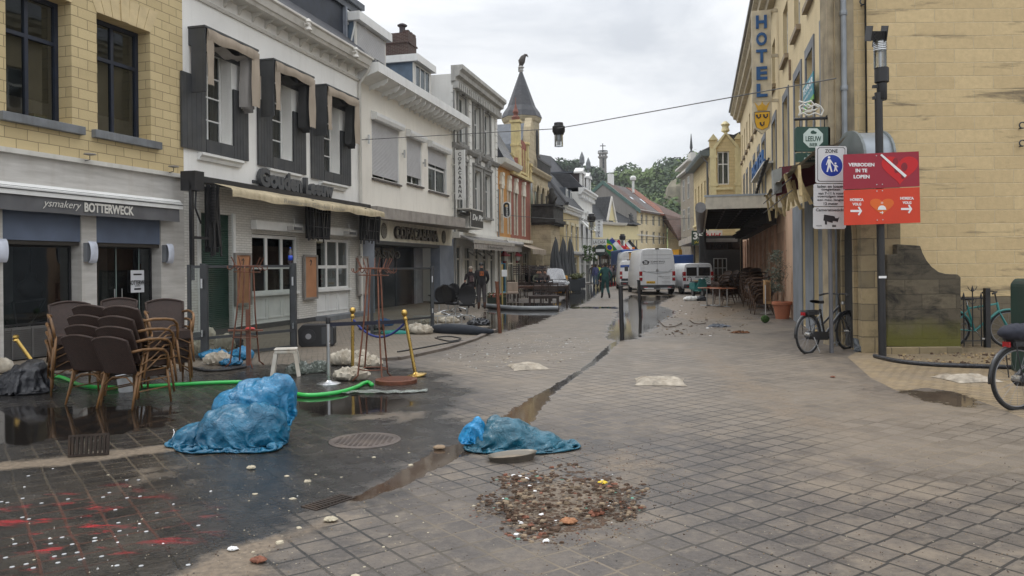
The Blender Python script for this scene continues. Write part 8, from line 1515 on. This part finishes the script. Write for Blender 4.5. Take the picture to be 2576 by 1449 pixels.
b=Bd('text_sign','white sign with loading hours text below the pedestrian zone sign','sign',2085,491,14.12);b.poly('board',rr(2046,463,2124,519,3),-.02,0,sg)
for i,(st,x0,x1)in enumerate((('laden en lossen',2055,2121),('toegestaan',2065,2112),('van 7-11 h voor',2057,2121),('voertuigen met',2055,2121),('een max. lengte',2055,2121),('12 meter',2071,2107))):b.tx(st,x0,466+i*8.6,x1,473+i*8.6,-.021,ink,.015)
b=Bd('camera_sign','white camera surveillance sign lowest on the sign pole','sign',2085,549,14.12);b.poly('board',rr(2045,521,2127,576,4),-.02,0,sg);b.tx('Cameratoezicht',2051,525,2124,532,-.021,ink,.015);b.poly('camera_symbol',[(2072,540),(2098,544),(2100,549),(2107,549),(2110,545),(2106,559),(2102,557),(2094,556),(2093,561),(2079,557),(2079,565),(2074,565),(2074,556),(2070,555)],-.024,-.0205,ink);b.tx('POLITIE',2053,567,2066,570,-.021,ink,.0);b.box('mark',2092,566,2102,568,-.023,-.0205,ink);b.box('mark',2092,569,2102,571,-.023,-.0205,ink)
b=Bd('beer_sign','dark green hanging beer sign with pale octagon emblem on the hotel corner','sign',2044,350,15.6);gn=M('sign_green',(.012,.05,.035),.4,var=.1);mint=M('sign_mint',(.50,.58,.54),.5,var=.05)
b.poly('panel',rr(2000,320,2086,382,3),-.05,.05,gn);oc=[(2043+r*26.5*math.cos(a),348+r*26*math.sin(a))for r,a in((1,math.pi/8+i*math.pi/4)for i in range(8))];b.poly('octagon',oc[::-1],-.056,-.051,mint)
b.tx('LEEUW',2024,344,2063,357,-.0565,gn,.02);b.tx('BIER',2034,361,2054,369,-.0565,gn,.02);b.poly('lion_emblem',[(2036,336),(2038,331),(2043,329),(2046,331),(2052,334),(2050,338),(2040,338)][::-1],-.06,-.0565,gn)
b=Bd('name_board','dark green hotel name board below the beer sign','sign',2030,396,15.6);b.poly('panel',rr(2001,385,2080,408,2),-.04,.04,gn);b.tx('HOTEL',2030,389,2052,394,-.041,mint,.02);b.tx("DE L'EMPEREUR",2021,397,2075,403,-.041,mint,.02)
b=Bd('sign_bracket','black iron bracket with white outline figure carrying the beer sign','bracket',2104,300,15.6)
def wire(name,P,r,mat):m=MB();m.tube([(b.p(x,y)[0],0,b.p(x,y)[1])for x,y in P],r,6);return m.build(name,mat,b.t,smooth=True)
wire('arm',[(1998,300),(2104,296)],.032,black);wire('post',[(2104,205),(2107,365)],.025,black);wire('brace',[(2078,294),(2104,265)],.015,black)
for q in(2012,2074):wire('chain',[(q,300),(q,321)],.01,black)
wire('scroll',[(2104,330),(2094,322),(2090,332),(2095,342),(2086,352),(2092,360),(2100,354),(2094,345),(2088,348)],.01,black)
wf=M('wire_white',(.62,.60,.54),.5)
for P in([(2008,292),(2014,282),(2011,268),(2020,262),(2034,272),(2052,262),(2064,268),(2071,278),(2066,291),(2050,284),(2034,291),(2020,284),(2008,292)],[(2010,255),(2024,259),(2040,254),(2046,262),(2060,270),(2050,277),(2030,279),(2016,272)],[(2030,262),(2044,270),(2040,281),(2024,282)]):wire('outline_figure',P,.02,wf)
F=FH;t=thing('estate_sign','teal and green to let sign fixed on an upper hotel window','sign',fr=F);x0,z1=F.l(2022,222,-.12);x1=F.lx(2048,222,-.12);z0=z1-.62;m=MB();m.box(x0,x1,-.14,-.12,z0+.1,z1);m.build('upper_panel',M('teal_sign',(.01,.19,.25),.5),t);m=MB();m.box(x0,x1,-.14,-.12,z0,z0+.1);m.build('green_band',M('green_sign',(.12,.35,.03),.5),t);text('lettering','TE HUUR',x0+.05,x1-.05,z1-.24,z1-.08,-.141,sw,t,.002,.02);text('lettering','(045) 575',x0+.08,x1-.2,z1-.4,z1-.32,-.141,sw,t,.002)
# shop awning and light box near the corner
t=thing('shop_awning','cream folded awning with striped cover beside the pedestrian signs','awning',fr=F);xa=F.lx(1990,500,-.3);xb=F.lx(2095,500,-.3);m=MB();m.grid(lambda u,v:(xa+(xb-xa)*u,-.05-.95*v,3.95-.5*v-.05*math.sin(v*9)+.03*math.sin(u*26)),60,8);m.build('cover',Mbrick('striped_canvas',(.42,.38,.30),(.16,.15,.13),(.35,.3,.22),.09,30,.002,.9,.2,0,.2,.3),t,smooth=True);m=MB();rnd=random.Random(4)
for i in range(16):x=xa+(xb-xa)*i/15;m.beam((x,-.9+rnd.uniform(-.1,.25),3.45),(x+rnd.uniform(-.05,.05),-.85+rnd.uniform(-.15,.3),2.75+rnd.uniform(0,.25)),.10,.05)
m.build('folded_canvas',M('cream_canvas',(.46,.36,.19),.9,var=.3,sc=9),t);m=MB()
for z in(3.0,3.25):m.beam((xa,-1.0,z),(xb,-1.0,z),.015)
m.build('rod',black,t)
t=thing('light_box','grey and wine red light box sign hanging off the hotel near the beer sign','sign',fr=F);xc=F.lx(2006,450,-.5);z0=F.lz(2006,492,-.5);z1=F.lz(2006,412,-.5);h=z1-z0;P=[(-.95,z0),(-.12,z0+h*.35),(-.12,z1),(-.9,z1-h*.1),(-1.0,z0+h*.4)];m=MB();m.prism(P,xc-.12,xc+.12,'x');m.build('box',M('wine_red',(.10,.008,.02),.5),t);m=MB();m.prism([(-.8,z0+h*.35),(-.2,z0+h*.5),(-.2,z1-h*.1),(-.8,z1-h*.2)],xc-.14,xc-.121,'x');m.prism([(-1.02,z0+h*.05),(-.85,z0+h*.1),(-.85,z1-h*.12),(-1.05,z1-h*.2)],xc-.16,xc+.16,'x');m.build('grey_panel',M('panel_grey2',(.28,.29,.28),.6),t)
# ---------------------------------------------------------------- terrace things on the right
t=thing('potted_olive','slim olive tree in a big terracotta pot by the peach wall','potted tree',tuple(gp(1968,802)));m=MB();m.lathe([(.19,0),(.26,.42),(.30,.43),(.305,.51),(.27,.52),(.25,.46)],(0,0,0),24);m.build('pot',M('terracotta',(.36,.13,.07),.85,var=.15,grime=.3),t,smooth=40)
m=MB();m.tube([(0,0,.45),(.03,0,.8),(-.05,.02,1.1),(-.1,0,1.6)],[.05,.04,.035,.02],7);m.tube([(.03,0,.8),(-.12,.04,.95),(-.08,0,1.15)],.025,6);m.build('trunk',M('olive_bark',(.22,.16,.11),.9),t,smooth=True);m=MB();rnd=random.Random(8)
for i in range(2600):
 z=rnd.uniform(-1,1);c=Vector((-.16+rnd.gauss(0,.13)*(1.25-abs(z)*.7),rnd.gauss(0,.15),1.42+z*.62));q=noise.noise(c*4)
 if q<-.12:continue
 d=Vector((rnd.gauss(0,1),rnd.gauss(0,1),rnd.gauss(.3,1))).normalized();e=d.orthogonal().normalized()*.011;m.add([c,c+d*.03+e,c+d*.065,c+d*.03-e],[(0,1,2,3)])
m.build('crown',M('olive_leaf',(.045,.065,.045),.7,sc=6,col2=(.10,.12,.085)),t)
p=gp(1925,812);m=MB();blob(m,(0,0,.11),[((0,0,0),(.12,.12,.11))],.03,4,3,False,30);o=m.build('box_ball',M('box_green',(.035,.075,.015),.9,sc=30,var=.5),loc=tuple(p));tag(o,'small round green box plant lying on the paving','plant')
for px,py,rz_,l in((1786,769,.3,'left of the two'),(1820,772,-.2,'right of the two')):
 t=thing('terrace_table','oval terrace table with orange brown top and steel foot, %s'%l,'table',tuple(gp(px,py)),rz_,'oval terrace tables under the canopy');m=MB();m.lathe([(.5,.70),(.52,.715),(.5,.73)],(0,0,0),28,1.0,.62);m.build('tabletop',M('table_orange',(.30,.11,.05),.4,grime=.3),t);m=MB()
 for s in(-.14,.14):m.tube([(s,0,.03),(s,0,.70)],.025,10)
 m.build('pedestal',steel,t,smooth=40);m=MB();m.beam((-.3,-.22,.02),(.3,.22,.02),.05,.03);m.beam((-.3,.22,.02),(.3,-.22,.02),.05,.03);m.build('foot',steel,t)
t=thing('menu_stand','wooden menu frame on a steel stand in front of the terrace chairs','menu stand',tuple(gp(1926,799)));m=MB();m.tube([(0,0,0),(0,0,1.0)],.02,8);m.box(-.25,.3,-.02,.02,0,.02);m.build('stand',steel,t);m=MB();m.box(.0,.17,.02,.2,.42,1.15);m.build('frame',M('ply',(.36,.22,.10),.7,grime=.3),t);m=MB();m.box(.03,.14,.012,.019,.50,1.08);m.build('panel',M('ply_dark',(.16,.09,.04),.7),t)
m=MB();m.T=Matrix.Rotation(.1,4,'Y');m.box(0,.28,0,.2,0,.52);o=m.build('wooden_crate',Mbrick('crate_orange',(.38,.16,.05),(.30,.12,.04),(.12,.05,.02),.07,.07,.008,.8,.5),loc=tuple(gp(2006,778)));tag(o,'upright orange brown crate against the blue grey pillar','crate')
t=thing('scooter','teal motor scooter with round mirror parked behind the oval tables','scooter',tuple(gp(1766,748)),.15);tl=M('scooter_teal',(.03,.18,.17),.35,coat=.5);m=MB();m.prism([(-.22,.32),(.22,.32),(.26,.6),(.16,.95),(-.16,.95),(-.26,.6)],-.05,.0);m.box(-.13,.13,0,1.0,.28,.36);m.box(-.16,.16,.6,1.3,.36,.72);m.build('body',tl,t,bevel=.04);m=MB();m.tube([(-.34,0,1.0),(0,-.02,1.02),(.34,0,1.0)],.02,8);m.tube([(-.25,0,1.02),(-.3,-.02,1.16)],.008,5);m.tube([(.25,0,1.02),(.3,-.02,1.16)],.008,5);m.build('handlebar',black,t);m=MB();m.lathe([(.06,-.01),(.075,.0),(.06,.03)],(0,-.06,.93),12);m.build('headlight',steel,t);m=MB();m.box(-.15,.15,.55,1.25,.73,.80);m.build('seat',black,t,bevel=.03)
for y in(-.1,1.15):wheel(t,0,y,.22,.09)
BG=(('bin_bag','white plastic bag lying on the sand near the vans',1741,757,[((0,0,.08),(.42,.2,.15))],M('bag_white',(.6,.6,.58),.5),.04),('bin_bag','small black bag beside the white one on the sand',1764,757,[((0,0,.08),(.28,.15,.16))],blackf,.05),('cloth','grey rag lying on the paving right of the street',1806,822,[((0,0,.01),(.28,.18,.07)),((.15,0,0),(.25,.1,.05))],M('rag_grey',(.10,.11,.13),.9),.06),('garland','brown heap of wilted leaves lying on the paving',1863,838,[((0,0,.01),(.24,.14,.05))],M('leaf_brown',(.12,.05,.02),.9,sc=20,var=.6),.07),('cloth','grey cloth lying beside the menu stand',1938,790,[((0,0,.02),(.35,.15,.09))],M('rag_pale',(.3,.28,.25),.9),.05),
('cloth','teal towel lying on the brick pavement behind the brass posts',992,840,[((0,0,.02),(.38,.14,.08))],M('towel_teal',(.03,.20,.17),.9),.04),('cloth','blue cloth in the heap behind the coat rack',965,820,[((0,0,.05),(.28,.2,.17))],M('cloth_blue',(.02,.10,.26),.9),.06),('cloth','black jacket heap beside the dark puddle',1205,818,[((0,0,.05),(.35,.25,.16))],blackf,.08),('black_bundle','black bundle in the heap near the teal towel',935,830,[((0,0,.05),(.35,.2,.16))],blackf,.06))
for i,(n,l,px,py,lb,mt,cr)in enumerate(BG):bag(n,l,n.split('_')[-1],px,py,lb,mt,cr,4,60+i,fr=5)
m=MB();A=gp(1075,826,.1);B=gp(1240,834,.1);m.tube([A,A.lerp(B,.3),A.lerp(B,.7),B],[.06,.15,.13,.05],10);o=m.build('folded_umbrella',M('umbrella_navy',(.02,.025,.035),.8),smooth=True);tag(o,'long dark folded umbrella lying on the pavement by the puddle','umbrella')
t=thing('crowd_barrier','low grey metal barrier lying in front of the office chairs','barrier',(0,0,0));m=MB();A=gp(1040,820);B=gp(1182,817);m.beam(A+Vector((0,0,.27)),B+Vector((0,0,.27)),.035);m.beam(A+Vector((0,0,.03)),B+Vector((0,0,.03)),.035)
for i in range(8):q=A.lerp(B,i/7);m.beam(q,q+Vector((0,0,.27)),.02)
m.build('frame',M('galvanised',(.40,.40,.39),.5,metal=.5),t)
# bollards
for k,(px,py,qx,qy,r,mt,l)in enumerate(((1565,855,1561,722,.05,black,'tall black metal post leaning slightly in the middle of the street'),(1611,800,1607,707,.05,black,'second black metal post standing in the puddle before the vans'),(1258,838,1250,711,.045,rust,'rusty leaning metal post beside the left puddle'))):
 a=gp(px,py);q=at(qx,qy,a.y);t=thing('bollard',l,'bollard',tuple(a),group='slim metal street posts');m=MB();m.tube([(0,0,0),tuple(q-a)],r,10);m.build('post',mt,t,smooth=40);m=MB();d=(q-a);m.tube([d,d+Vector((0,0,.03))],r*1.25,10);m.build('cap',mt,t,smooth=40)
a=gp(1264,764);t=thing('notice_pole','yellow wooden pole with a white paper by the blue shop door','pole',tuple(a));m=MB();m.box(-.03,.03,-.03,.03,0,1.75);m.build('pole',M('pole_yellow',(.40,.30,.10),.7),t);m=MB();m.box(-.02,.22,-.04,-.032,1.2,1.5);m.build('paper',sw,t)
# office chairs
off=M('office_black',(.018,.018,.02),.6)
def office(label,loc,rz):
 t=thing('office_chair',label,'chair',loc,rz,'black office chairs in front of the casino');m=MB()
 for i in range(5):a=i*1.2566;m.tube([(0,0,.14),(.16*math.cos(a),.16*math.sin(a),.12),(.30*math.cos(a),.3*math.sin(a),.07)],.018,6)
 m.build('star_base',steel,t);m=MB()
 for i in range(5):a=i*1.2566;m.box(.3*math.cos(a)-.025,.3*math.cos(a)+.025,.3*math.sin(a)-.02,.3*math.sin(a)+.02,.0,.06)
 m.build('castors',off,t)['kind']='stuff';m=MB();m.tube([(0,0,.13),(0,0,.42)],.028,8);m.build('column',steel,t);m=MB();m.box(-.25,.25,-.25,.25,.42,.50);m.build('seat',off,t,bevel=.035)
 m=MB();m.grid(lambda u,v:((u-.5)*.54*(1-abs(2*v-.9)**3.2*.75),.24+.10*v-.05*math.sin(v*3.1)+.06*(2*u-1)**2*-1,.50+.58*v),8,10);m.grid(lambda u,v:((.5-u)*.54*(1-abs(2*v-.9)**3.2*.75),.32+.10*v-.05*math.sin(v*3.1),.50+.58*v),8,10);m.build('backrest',off,t,smooth=True)
 for s in(-1,1):m=MB();m.tube([(s*.2,.1,.44),(s*.3,.1,.5),(s*.31,.02,.68),(s*.30,-.12,.70)],.016,6);m.box(s*.30-.035,s*.30+.035,-.16,.1,.70,.73);m.build('armrest',off if s<0 else off,t)
 return t
OC=((1105,796,.6,'leftmost office chair, its high back leaning over'),(1128,790,2.6,'office chair behind the leftmost, turned away'),(1146,799,-.9,'office chair in the middle of the row, turned right'),(1175,803,.1,'office chair seen squarely from behind next to the people'),(1152,783,2.0,'office chair at the back of the row near the shop wall'))
for px,py,rz_,l in OC:o_=office('black '+l,tuple(gp(px,py)),rz_+math.pi)if px==1105 else dup(o_,tuple(gp(px,py)),rz_+math.pi,'black '+l)
# dark wooden pub furniture
wd_=M('dark_wood',(.035,.018,.012),.45,var=.4,sc=8,coat=.3)
def wchair(label,loc,rz):
 t=thing('wooden_chair',label,'chair',loc,rz,'dark wooden pub chairs in the flooded heap');m=MB();m.box(-.21,.21,-.21,.21,.43,.46);m.build('seat',wd_,t)
 for sx in(-1,1):
  m=MB();m.beam((sx*.19,-.19,0),(sx*.19,-.19,.43),.04);m.build('leg',wd_,t);m=MB();m.beam((sx*.19,.2,0),(sx*.19,.2,.46),.04);m.beam((sx*.19,.2,.46),(sx*.19,.28,.95),.04);m.build('leg',wd_,t)
 m=MB()
 for z in(.58,.68,.78,.90):m.box(-.17,.17,.21+(z-.46)*.16,.23+(z-.46)*.16,z-.03,z+.03)
 m.build('slats',wd_,t);return t
def wtable(label,loc,rz,L,h,top=None):
 t=thing('wooden_table',label,'table',loc,rz,'dark wooden pub tables in the flooded heap');m=MB();m.box(-L/2,L/2,-.35,.35,h-.04,h);m.box(-L/2+.06,L/2-.06,-.29,.29,h-.12,h-.045);m.build('tabletop',top or wd_,t)
 for sx in(-1,1):
  for sy in(-1,1):m=MB();m.beam((sx*(L/2-.06),sy*.29,0),(sx*(L/2-.06),sy*.29,h-.04),.055);m.build('leg',wd_,t)
 return t
wtable('low dark bench table at the front of the flooded heap',tuple(gp(1368,772)),.03,1.25,.46);wtable('long dark pub table behind the low bench table',tuple(gp(1340,757)),.02,1.9,.72,M('table_brown',(.10,.04,.02),.4));wtable('dark pub table in front of the hatchback',tuple(gp(1400,757)),.02,1.1,.72);wtable('high dark table at the back of the heap by the shop',tuple(gp(1310,745)),0,1.5,.75);wtable('dark table at the back carrying stacked chairs',tuple(gp(1350,744)),0,1.5,.75)
WC=((1355,768,0,3.1,'left one tucked at the low bench table'),(1372,768,0,3.2,'middle one tucked at the low bench table'),(1392,768,0,3.1,'right one tucked at the low bench table'),(1300,746,.75,0,'standing on the back table at the left'),(1322,746,.75,.1,'standing on the back table, second'),(1342,746,.75,0,'standing on the back table, third'),(1364,746,.75,-.2,'standing on the back table at the right'),(1290,752,0,.3,'on the ground behind the beige chair'),(1316,750,0,.2,'on the ground behind the long table'),(1384,748,0,2.9,'on the ground by the hatchback bumper'))
for i,(px,py,z,rz_,l)in enumerate(WC):q=gp(px,py);loc=(q.x,q.y,z);w0=wchair('dark wooden ladder back chair, '+l,loc,rz_)if i==0 else dup(w0,loc,rz_,'dark wooden ladder back chair, '+l)
t=thing('upholstered_chair','beige buttoned upholstered chair at the left of the wooden tables','chair',tuple(gp(1290,760)),math.pi);bc=M('beige_leather',(.36,.28,.22),.7,grime=.3);m=MB();m.box(-.26,.26,.16,.26,.42,.92);m.build('backrest',bc,t,bevel=.03);m=MB();m.box(-.26,.26,-.26,.2,.38,.48);m.build('seat',bc,t,bevel=.03);t.rotation_euler=(0,0,.05)
for sx in(-1,1):
 for sy in(-1,1):m=MB();m.beam((sx*.23,sy*.22,0),(sx*.23,sy*.22,.4),.04);m.build('leg',wd_,t)
a=gp(1254,764);m=MB();m.box(-.5,.35,0,.3,0,.28);t=thing('flower_box','dark flower box with red blossoms by the shop wall','flower box',tuple(a));m.build('box',M('box_darkgreen',(.02,.03,.02),.8),t);m=MB();rnd=random.Random(2)
for i in range(120):c=Vector((rnd.uniform(-.5,.35),rnd.uniform(0,.3),rnd.uniform(.28,.48)));e=Vector((rnd.gauss(0,1),rnd.gauss(0,1),1)).normalized().orthogonal()*.05;f_=e.cross(Vector((0,0,1)));m.m=i%3==0;m.add([c+e,c+f_,c-e,c-f_],[(0,1,2,3)])
m.build('flowers',[MATS['box_green'],M('blossom_red',(.35,.04,.02),.8)],t)
# closed terrace parasols and planters
for k,(px,Y,r,l)in enumerate(((1397,50,.44,'left'),(1416,52,.46,'middle'),(1434,54,.44,'right'))):
 q=at(px,600,Y);t=thing('closed_parasol','big closed grey parasol, %s of the three standing by the porch'%l,'parasol',(q.x,q.y,0),group='closed grey parasols by the stone porch');zt=q.z;m=MB()
 m.grid(lambda u,v:((r*(1-v)**.7*(.80+.20*math.cos(u*2*math.pi*8+k))+.04)*math.cos(u*2*math.pi)+.03*math.sin(v*8+k),(r*(1-v)**.7*(.8+.2*math.cos(u*2*math.pi*8+k))+.04)*math.sin(u*2*math.pi),.85+(zt-.85)*v+.06*math.cos(u*2*math.pi*8)*(1-v)),96,14);m.build('canopy',M('parasol_grey',(.075,.08,.085),.9,stretch=.2,var=.3),t,smooth=True);m=MB();m.tube([(0,0,0),(0,0,zt+.1)],.035,8);m.build('pole',darkg,t)
for k,(px,py,l)in enumerate(((1445,735,'dark planter box with palm leaves beside the hatchback'),(1458,727,'dark planter box on castors behind the first planter'))):
 a=gp(px,py);t=thing('planter',l,'planter',tuple(a),group='dark planters with palms');m=MB();m.box(-.42,.42,0,.7,.08,.78);m.build('box',M('planter_slate',(.035,.042,.05),.6),t,bevel=.02);m=MB();rnd=random.Random(k)
 for i in range(46):
  an=rnd.uniform(0,6.28);L_=rnd.uniform(.5,.95);d=Vector((math.cos(an),math.sin(an),0));s=Vector((-d.y,d.x,0))*.035;b0=Vector((rnd.uniform(-.25,.25),.35,.78));P=[b0+d*L_*u*.8+Vector((0,0,L_*(1.5*u-1.3*u*u)))for u in(0,.33,.66,1)]
  for u in range(3):m.add([P[u]-s*(1-u*.3),P[u]+s*(1-u*.3),P[u+1]+s*(1-(u+1)*.3),P[u+1]-s*(1-(u+1)*.3)],[(0,1,2,3)])
 m.build('palm_leaves',M('palm_green',(.07,.10,.03),.7,sc=5,var=.4,col2=(.16,.17,.06)),t)
q=gp(1547,719);m=MB();m.box(-.45,.0,0,.4,0,.28);m.box(.05,.5,0,.4,0,.3);o=m.build('red_crates',M('crate_red',(.45,.02,.02),.5),loc=tuple(q));tag(o,'pair of red plastic crates standing in front of the crowd','crates')
# flags on the terrace front
fm={c:M('flag_'+c,v,.9,var=.08,bump=0)for c,v in(('green',(.03,.22,.05)),('yellow',(.65,.50,.03)),('blue',(.02,.04,.28)),('red',(.50,.02,.04)),('white',(.66,.66,.66)),('black',(.02,.02,.02)))}
def flag(px,py,Y,stripes,label,extra=None,tilt=.7):
 q=at(px,py,Y);t=thing('flag',label,'flag',tuple(q),0,'national flags above the terrace');m=MB();m.tube([(-.9,.3,-.9),(0,0,.1)],.03,6);m.build('pole',offw,t);D=Vector((.62,-.1,-.78));S=Vector((-.78,0,-.62))*.95;n=len(stripes)
 for i,c in enumerate(stripes):m=MB();m.grid(lambda u,v:D*1.55*u+S*(i+v)/n*.95+Vector((0,.08*math.sin(u*7+v),0)),10,2);m.build('stripe',fm[c],t,smooth=True)
 if extra:extra(t,D,S)
def brz(t,D,S):
 c=D*.78+S*.47
 for s,mt,off_ in((1,'yellow',-.14),(.5,'blue',-.17)):
  m=MB();n=4 if s==1 else 14;m.add([c+D*(.62 if s==1 else.26)*math.cos(a)+S*(.36 if s==1 else.24)*math.sin(a)+Vector((0,off_,0))for a in[i*2*math.pi/n for i in range(n)]],[tuple(range(n))]);m.build('emblem',fm[mt],t)
def chi(t,D,S):m=MB();m.add([Vector((0,-.14,0)),D*.5+Vector((0,-.14,0)),D*.5+S*.47+Vector((0,-.14,0)),S*.47+Vector((0,-.14,0))],[(0,1,2,3)]);m.build('blue_canton',fm['blue'],t)
flag(1529,600,76,['green'],'green flag with yellow diamond and blue disc above the terrace',brz);flag(1540,598,77,['red','white'][::-1],'white and red flag with blue corner above the terrace',chi);flag(1557,602,78,['red','white','blue'],'red white and blue striped flag hanging behind the others');flag(1585,603,78,['black','white','red'][::1],'dark white and red striped flag standing alone on the right')
# ---------------------------------------------------------------- flood debris
def inpoly(x,y,P):
 c=False;j=len(P)-1
 for i in range(len(P)):
  if(P[i][1]>y)!=(P[j][1]>y)and x<(P[j][0]-P[i][0])*(y-P[i][1])/(P[j][1]-P[i][1])+P[i][0]:c=not c
  j=i
 return c
def scatter(name,label,P,n,s0,s1,mats,seed,flat=.5,wts=None,mound=None,chunk=True):
 rnd=random.Random(seed);m=MB();xs=[p[0]for p in P];ys=[p[1]for p in P];k=0
 while k<n:
  px,py=rnd.uniform(min(xs),max(xs)),rnd.uniform(min(ys),max(ys))
  if not inpoly(px,py,P):continue
  c=gp(px,py);
  if noise.noise(Vector((c.x*1.3+seed,c.y*.8,0)))<rnd.uniform(-.5,.25):continue
  if mound and rnd.random()>1.35-Vector(((c.x-cont.x)*.8,c.y-cont.y)).length/.62+1.5*noise.noise(c*2.6):continue
  k+=1;s=s0*(s1/s0)**(rnd.random()**2.6);z=mound(c)*rnd.random()if mound else 0;m.m=rnd.choices(range(len(mats)),wts)[0];a=rnd.uniform(0,6.28);nn_=rnd.randint(4,6);ring=[]
  for i in range(nn_):q=a+i*6.283/nn_;r=s*rnd.uniform(.6,1.1);ring.append((c.x+r*math.cos(q),c.y+r*math.sin(q)*.8))
  h=s*flat*rnd.uniform(.5,1.3);vs=[(x,y,z+.001)for x,y in ring]+[(c.x+(x-c.x)*.75,c.y+(y-c.y)*.75,z+h*rnd.uniform(.7,1.2))for x,y in ring]
  m.add(vs,[tuple(range(nn_,2*nn_))]+[(i,(i+1)%nn_,nn_+(i+1)%nn_,nn_+i)for i in range(nn_)])
 o=m.build(name,mats);return tag(o,label,kind='stuff')
brk=M('brick_bits',(.19,.075,.045),.9,sc=30,var=.4);drt=M('dirt_clods',(.075,.045,.028),.95,sc=40,var=.4);pale=M('foam_crumbs',(.44,.39,.29),.9,sc=40,var=.2);san=M('sand_clods',(.24,.18,.12),.95,sc=40);cont=gp(1400,1262)
scatter('rubble','heap of broken brick, dirt and shards in the foreground',[(1180,1300),(1240,1200),(1400,1160),(1600,1180),(1660,1250),(1560,1340),(1400,1370),(1220,1350)],3800,.0025,.034,[drt,brk,san,sw,M('glass_green',(.10,.25,.18),.2)],1,.38,[70,9,22,2.2,.7],lambda c:max(0,.085*(1-((c-cont).length/.7)**2)))
o_=scatter('silt','flat brown silt smear under the rubble heap',[(1230,1290),(1290,1210),(1420,1180),(1560,1195),(1600,1250),(1520,1325),(1380,1345)],700,.01,.04,[drt],11,.12,None,None)
scatter('rubble','thin scatter of brown grit around the rubble heap',[(1150,1260),(1300,1160),(1480,1110),(1700,1130),(1760,1240),(1640,1330),(1400,1390),(1200,1350)],2600,.002,.009,[drt,san,brk],2,.6,[6,4,1.5])
scatter('foam_crumbs','white food and foam crumbs scattered over the paving',[(640,1180),(900,1140),(1150,1090),(1260,1240),(1100,1330),(1000,1449),(600,1449),(560,1300)],95,.005,.04,[pale],3,.3)
scatter('foam_crumbs','pale crumbs scattered on the dark wet tiles at left',[(0,1180),(300,1160),(700,1170),(860,1250),(700,1380),(300,1449),(0,1449)],60,.004,.016,[pale,sw],4,.3)
scatter('grit','fine pale grit strewn over the street and its edges',[(0,1449),(300,1150),(900,1060),(1200,950),(1400,860),(1750,800),(2100,900),(2576,1100),(2576,1449)],5200,.002,.0075,[san,drt,pale,ink],5,.6,[4,5,2.2,1])
scatter('glass_shards','whitish shards strewn on the sandy street left of the channel',[(1080,905),(1200,860),(1300,835),(1480,850),(1500,880),(1400,915),(1200,930)],900,.006,.03,[M('shard_white',(.45,.46,.44),.3),pale,drt],6,.3,[5,3,3])
scatter('twigs','muddy twigs and bits strewn on the sand near the vans',[(1650,750),(1820,755),(1900,800),(1850,850),(1650,845)],500,.01,.06,[drt,san,sw],7,.4,[6,3,.6])
scatter('gravel','loose yellow stones at the foot of the mossy wall',[(2250,893),(2576,885),(2576,905),(2450,918),(2280,908)],600,.01,.045,[san,M('stone_yellow',(.34,.25,.13),.9),drt],8,.7)
m=MB();rnd=random.Random(12)
for i in range(52):
 px,py=rnd.uniform(0,500),rnd.uniform(1195,1449)
 if rnd.random()>(.35 if px>380 else.9):continue
 c=gp(px,py);m.lathe([(.013,.001),(.013,.004)],(c.x,c.y,0),9)
tag(m.build('paper_discs',M('disc_white',(.40,.41,.42),.5,bump=0)),'small white paper discs scattered on the red stained tiles',kind='stuff')
for i,(px,py,w,l,mt)in enumerate(((1220,1108,.045,'cream plastic lid lying near the teal bag',pale),(832,1312,.05,'brownish foam lump beside white crumbs',pale),(632,1180,.045,'cream crust lying on the dark wet tiles below the blue bag',pale),(585,1385,.035,'torn pale paper scrap near the bottom edge',sw),(1516,1225,.04,'crumpled yellow wrapper on the rubble heap',M('wrapper_yellow',(.70,.50,.02),.4)),(1545,1228,.03,'reddish brick chip right of the yellow wrapper',brk),(1500,1296,.06,'flat red brick piece below the rubble heap',brk),(1430,1318,.06,'flat orange tile shard at the front of the rubble heap',M('tile_orange',(.34,.16,.08),.9)),(1320,1305,.035,'round red brick lump left of the rubble front',brk),(1105,1130,.06,'crumpled carton scrap in the muddy channel',M('carton',(.28,.20,.13),.8)),(650,1415,.05,'small brown wood splinter near the bottom edge',brk),(2095,950,.04,'small red brick chip on the open paving',brk))):
 c=gp(px,py);m=MB();blob(m,(0,0,w*.3),[((0,0,0),(w,w*.7,w*.38))],w*.22,3,70+i,True,25);o=m.build('debris_piece',mt,loc=(c.x,c.y,.02 if 'wrapper' in l else 0),smooth=False);tag(o,l,'debris')
for P,l in(([(1655,805),(1662,812),(1675,822),(1700,820),(1715,812)],'thin curled branch at the edge of the middle puddle'),([(1735,805),(1745,812),(1760,815),(1775,812)],'muddy leafy branch right of the middle puddle'),([(430,1110),(438,1090),(436,1080)],'bent pale straw standing on the wet tiles')):m=MB();m.tube(crv([gp(x,y,.03)for x,y in P],4),.012 if 'straw' not in l else.004,5);o=m.build('branch',drt if 'straw' not in l else sw);tag(o,l,'branch')
# ---------------------------------------------------------------- damp air
m=MB();m.box(-300,460,-40,560,-1.6,75);hm=bpy.data.materials.new('haze');hm.use_nodes=True;t_=hm.node_tree;t_.nodes.clear();o_=nn(t_,'ShaderNodeOutputMaterial');v_=nn(t_,'ShaderNodeVolumePrincipled');v_.inputs['Color'].default_value=(.92,.95,1,1);v_.inputs['Density'].default_value=.0003;v_.inputs['Anisotropy'].default_value=.2;t_.links.new(v_.outputs[0],o_.inputs['Volume']);tag(m.build('haze',hm),'thin damp haze over the far hillside',kind='stuff')
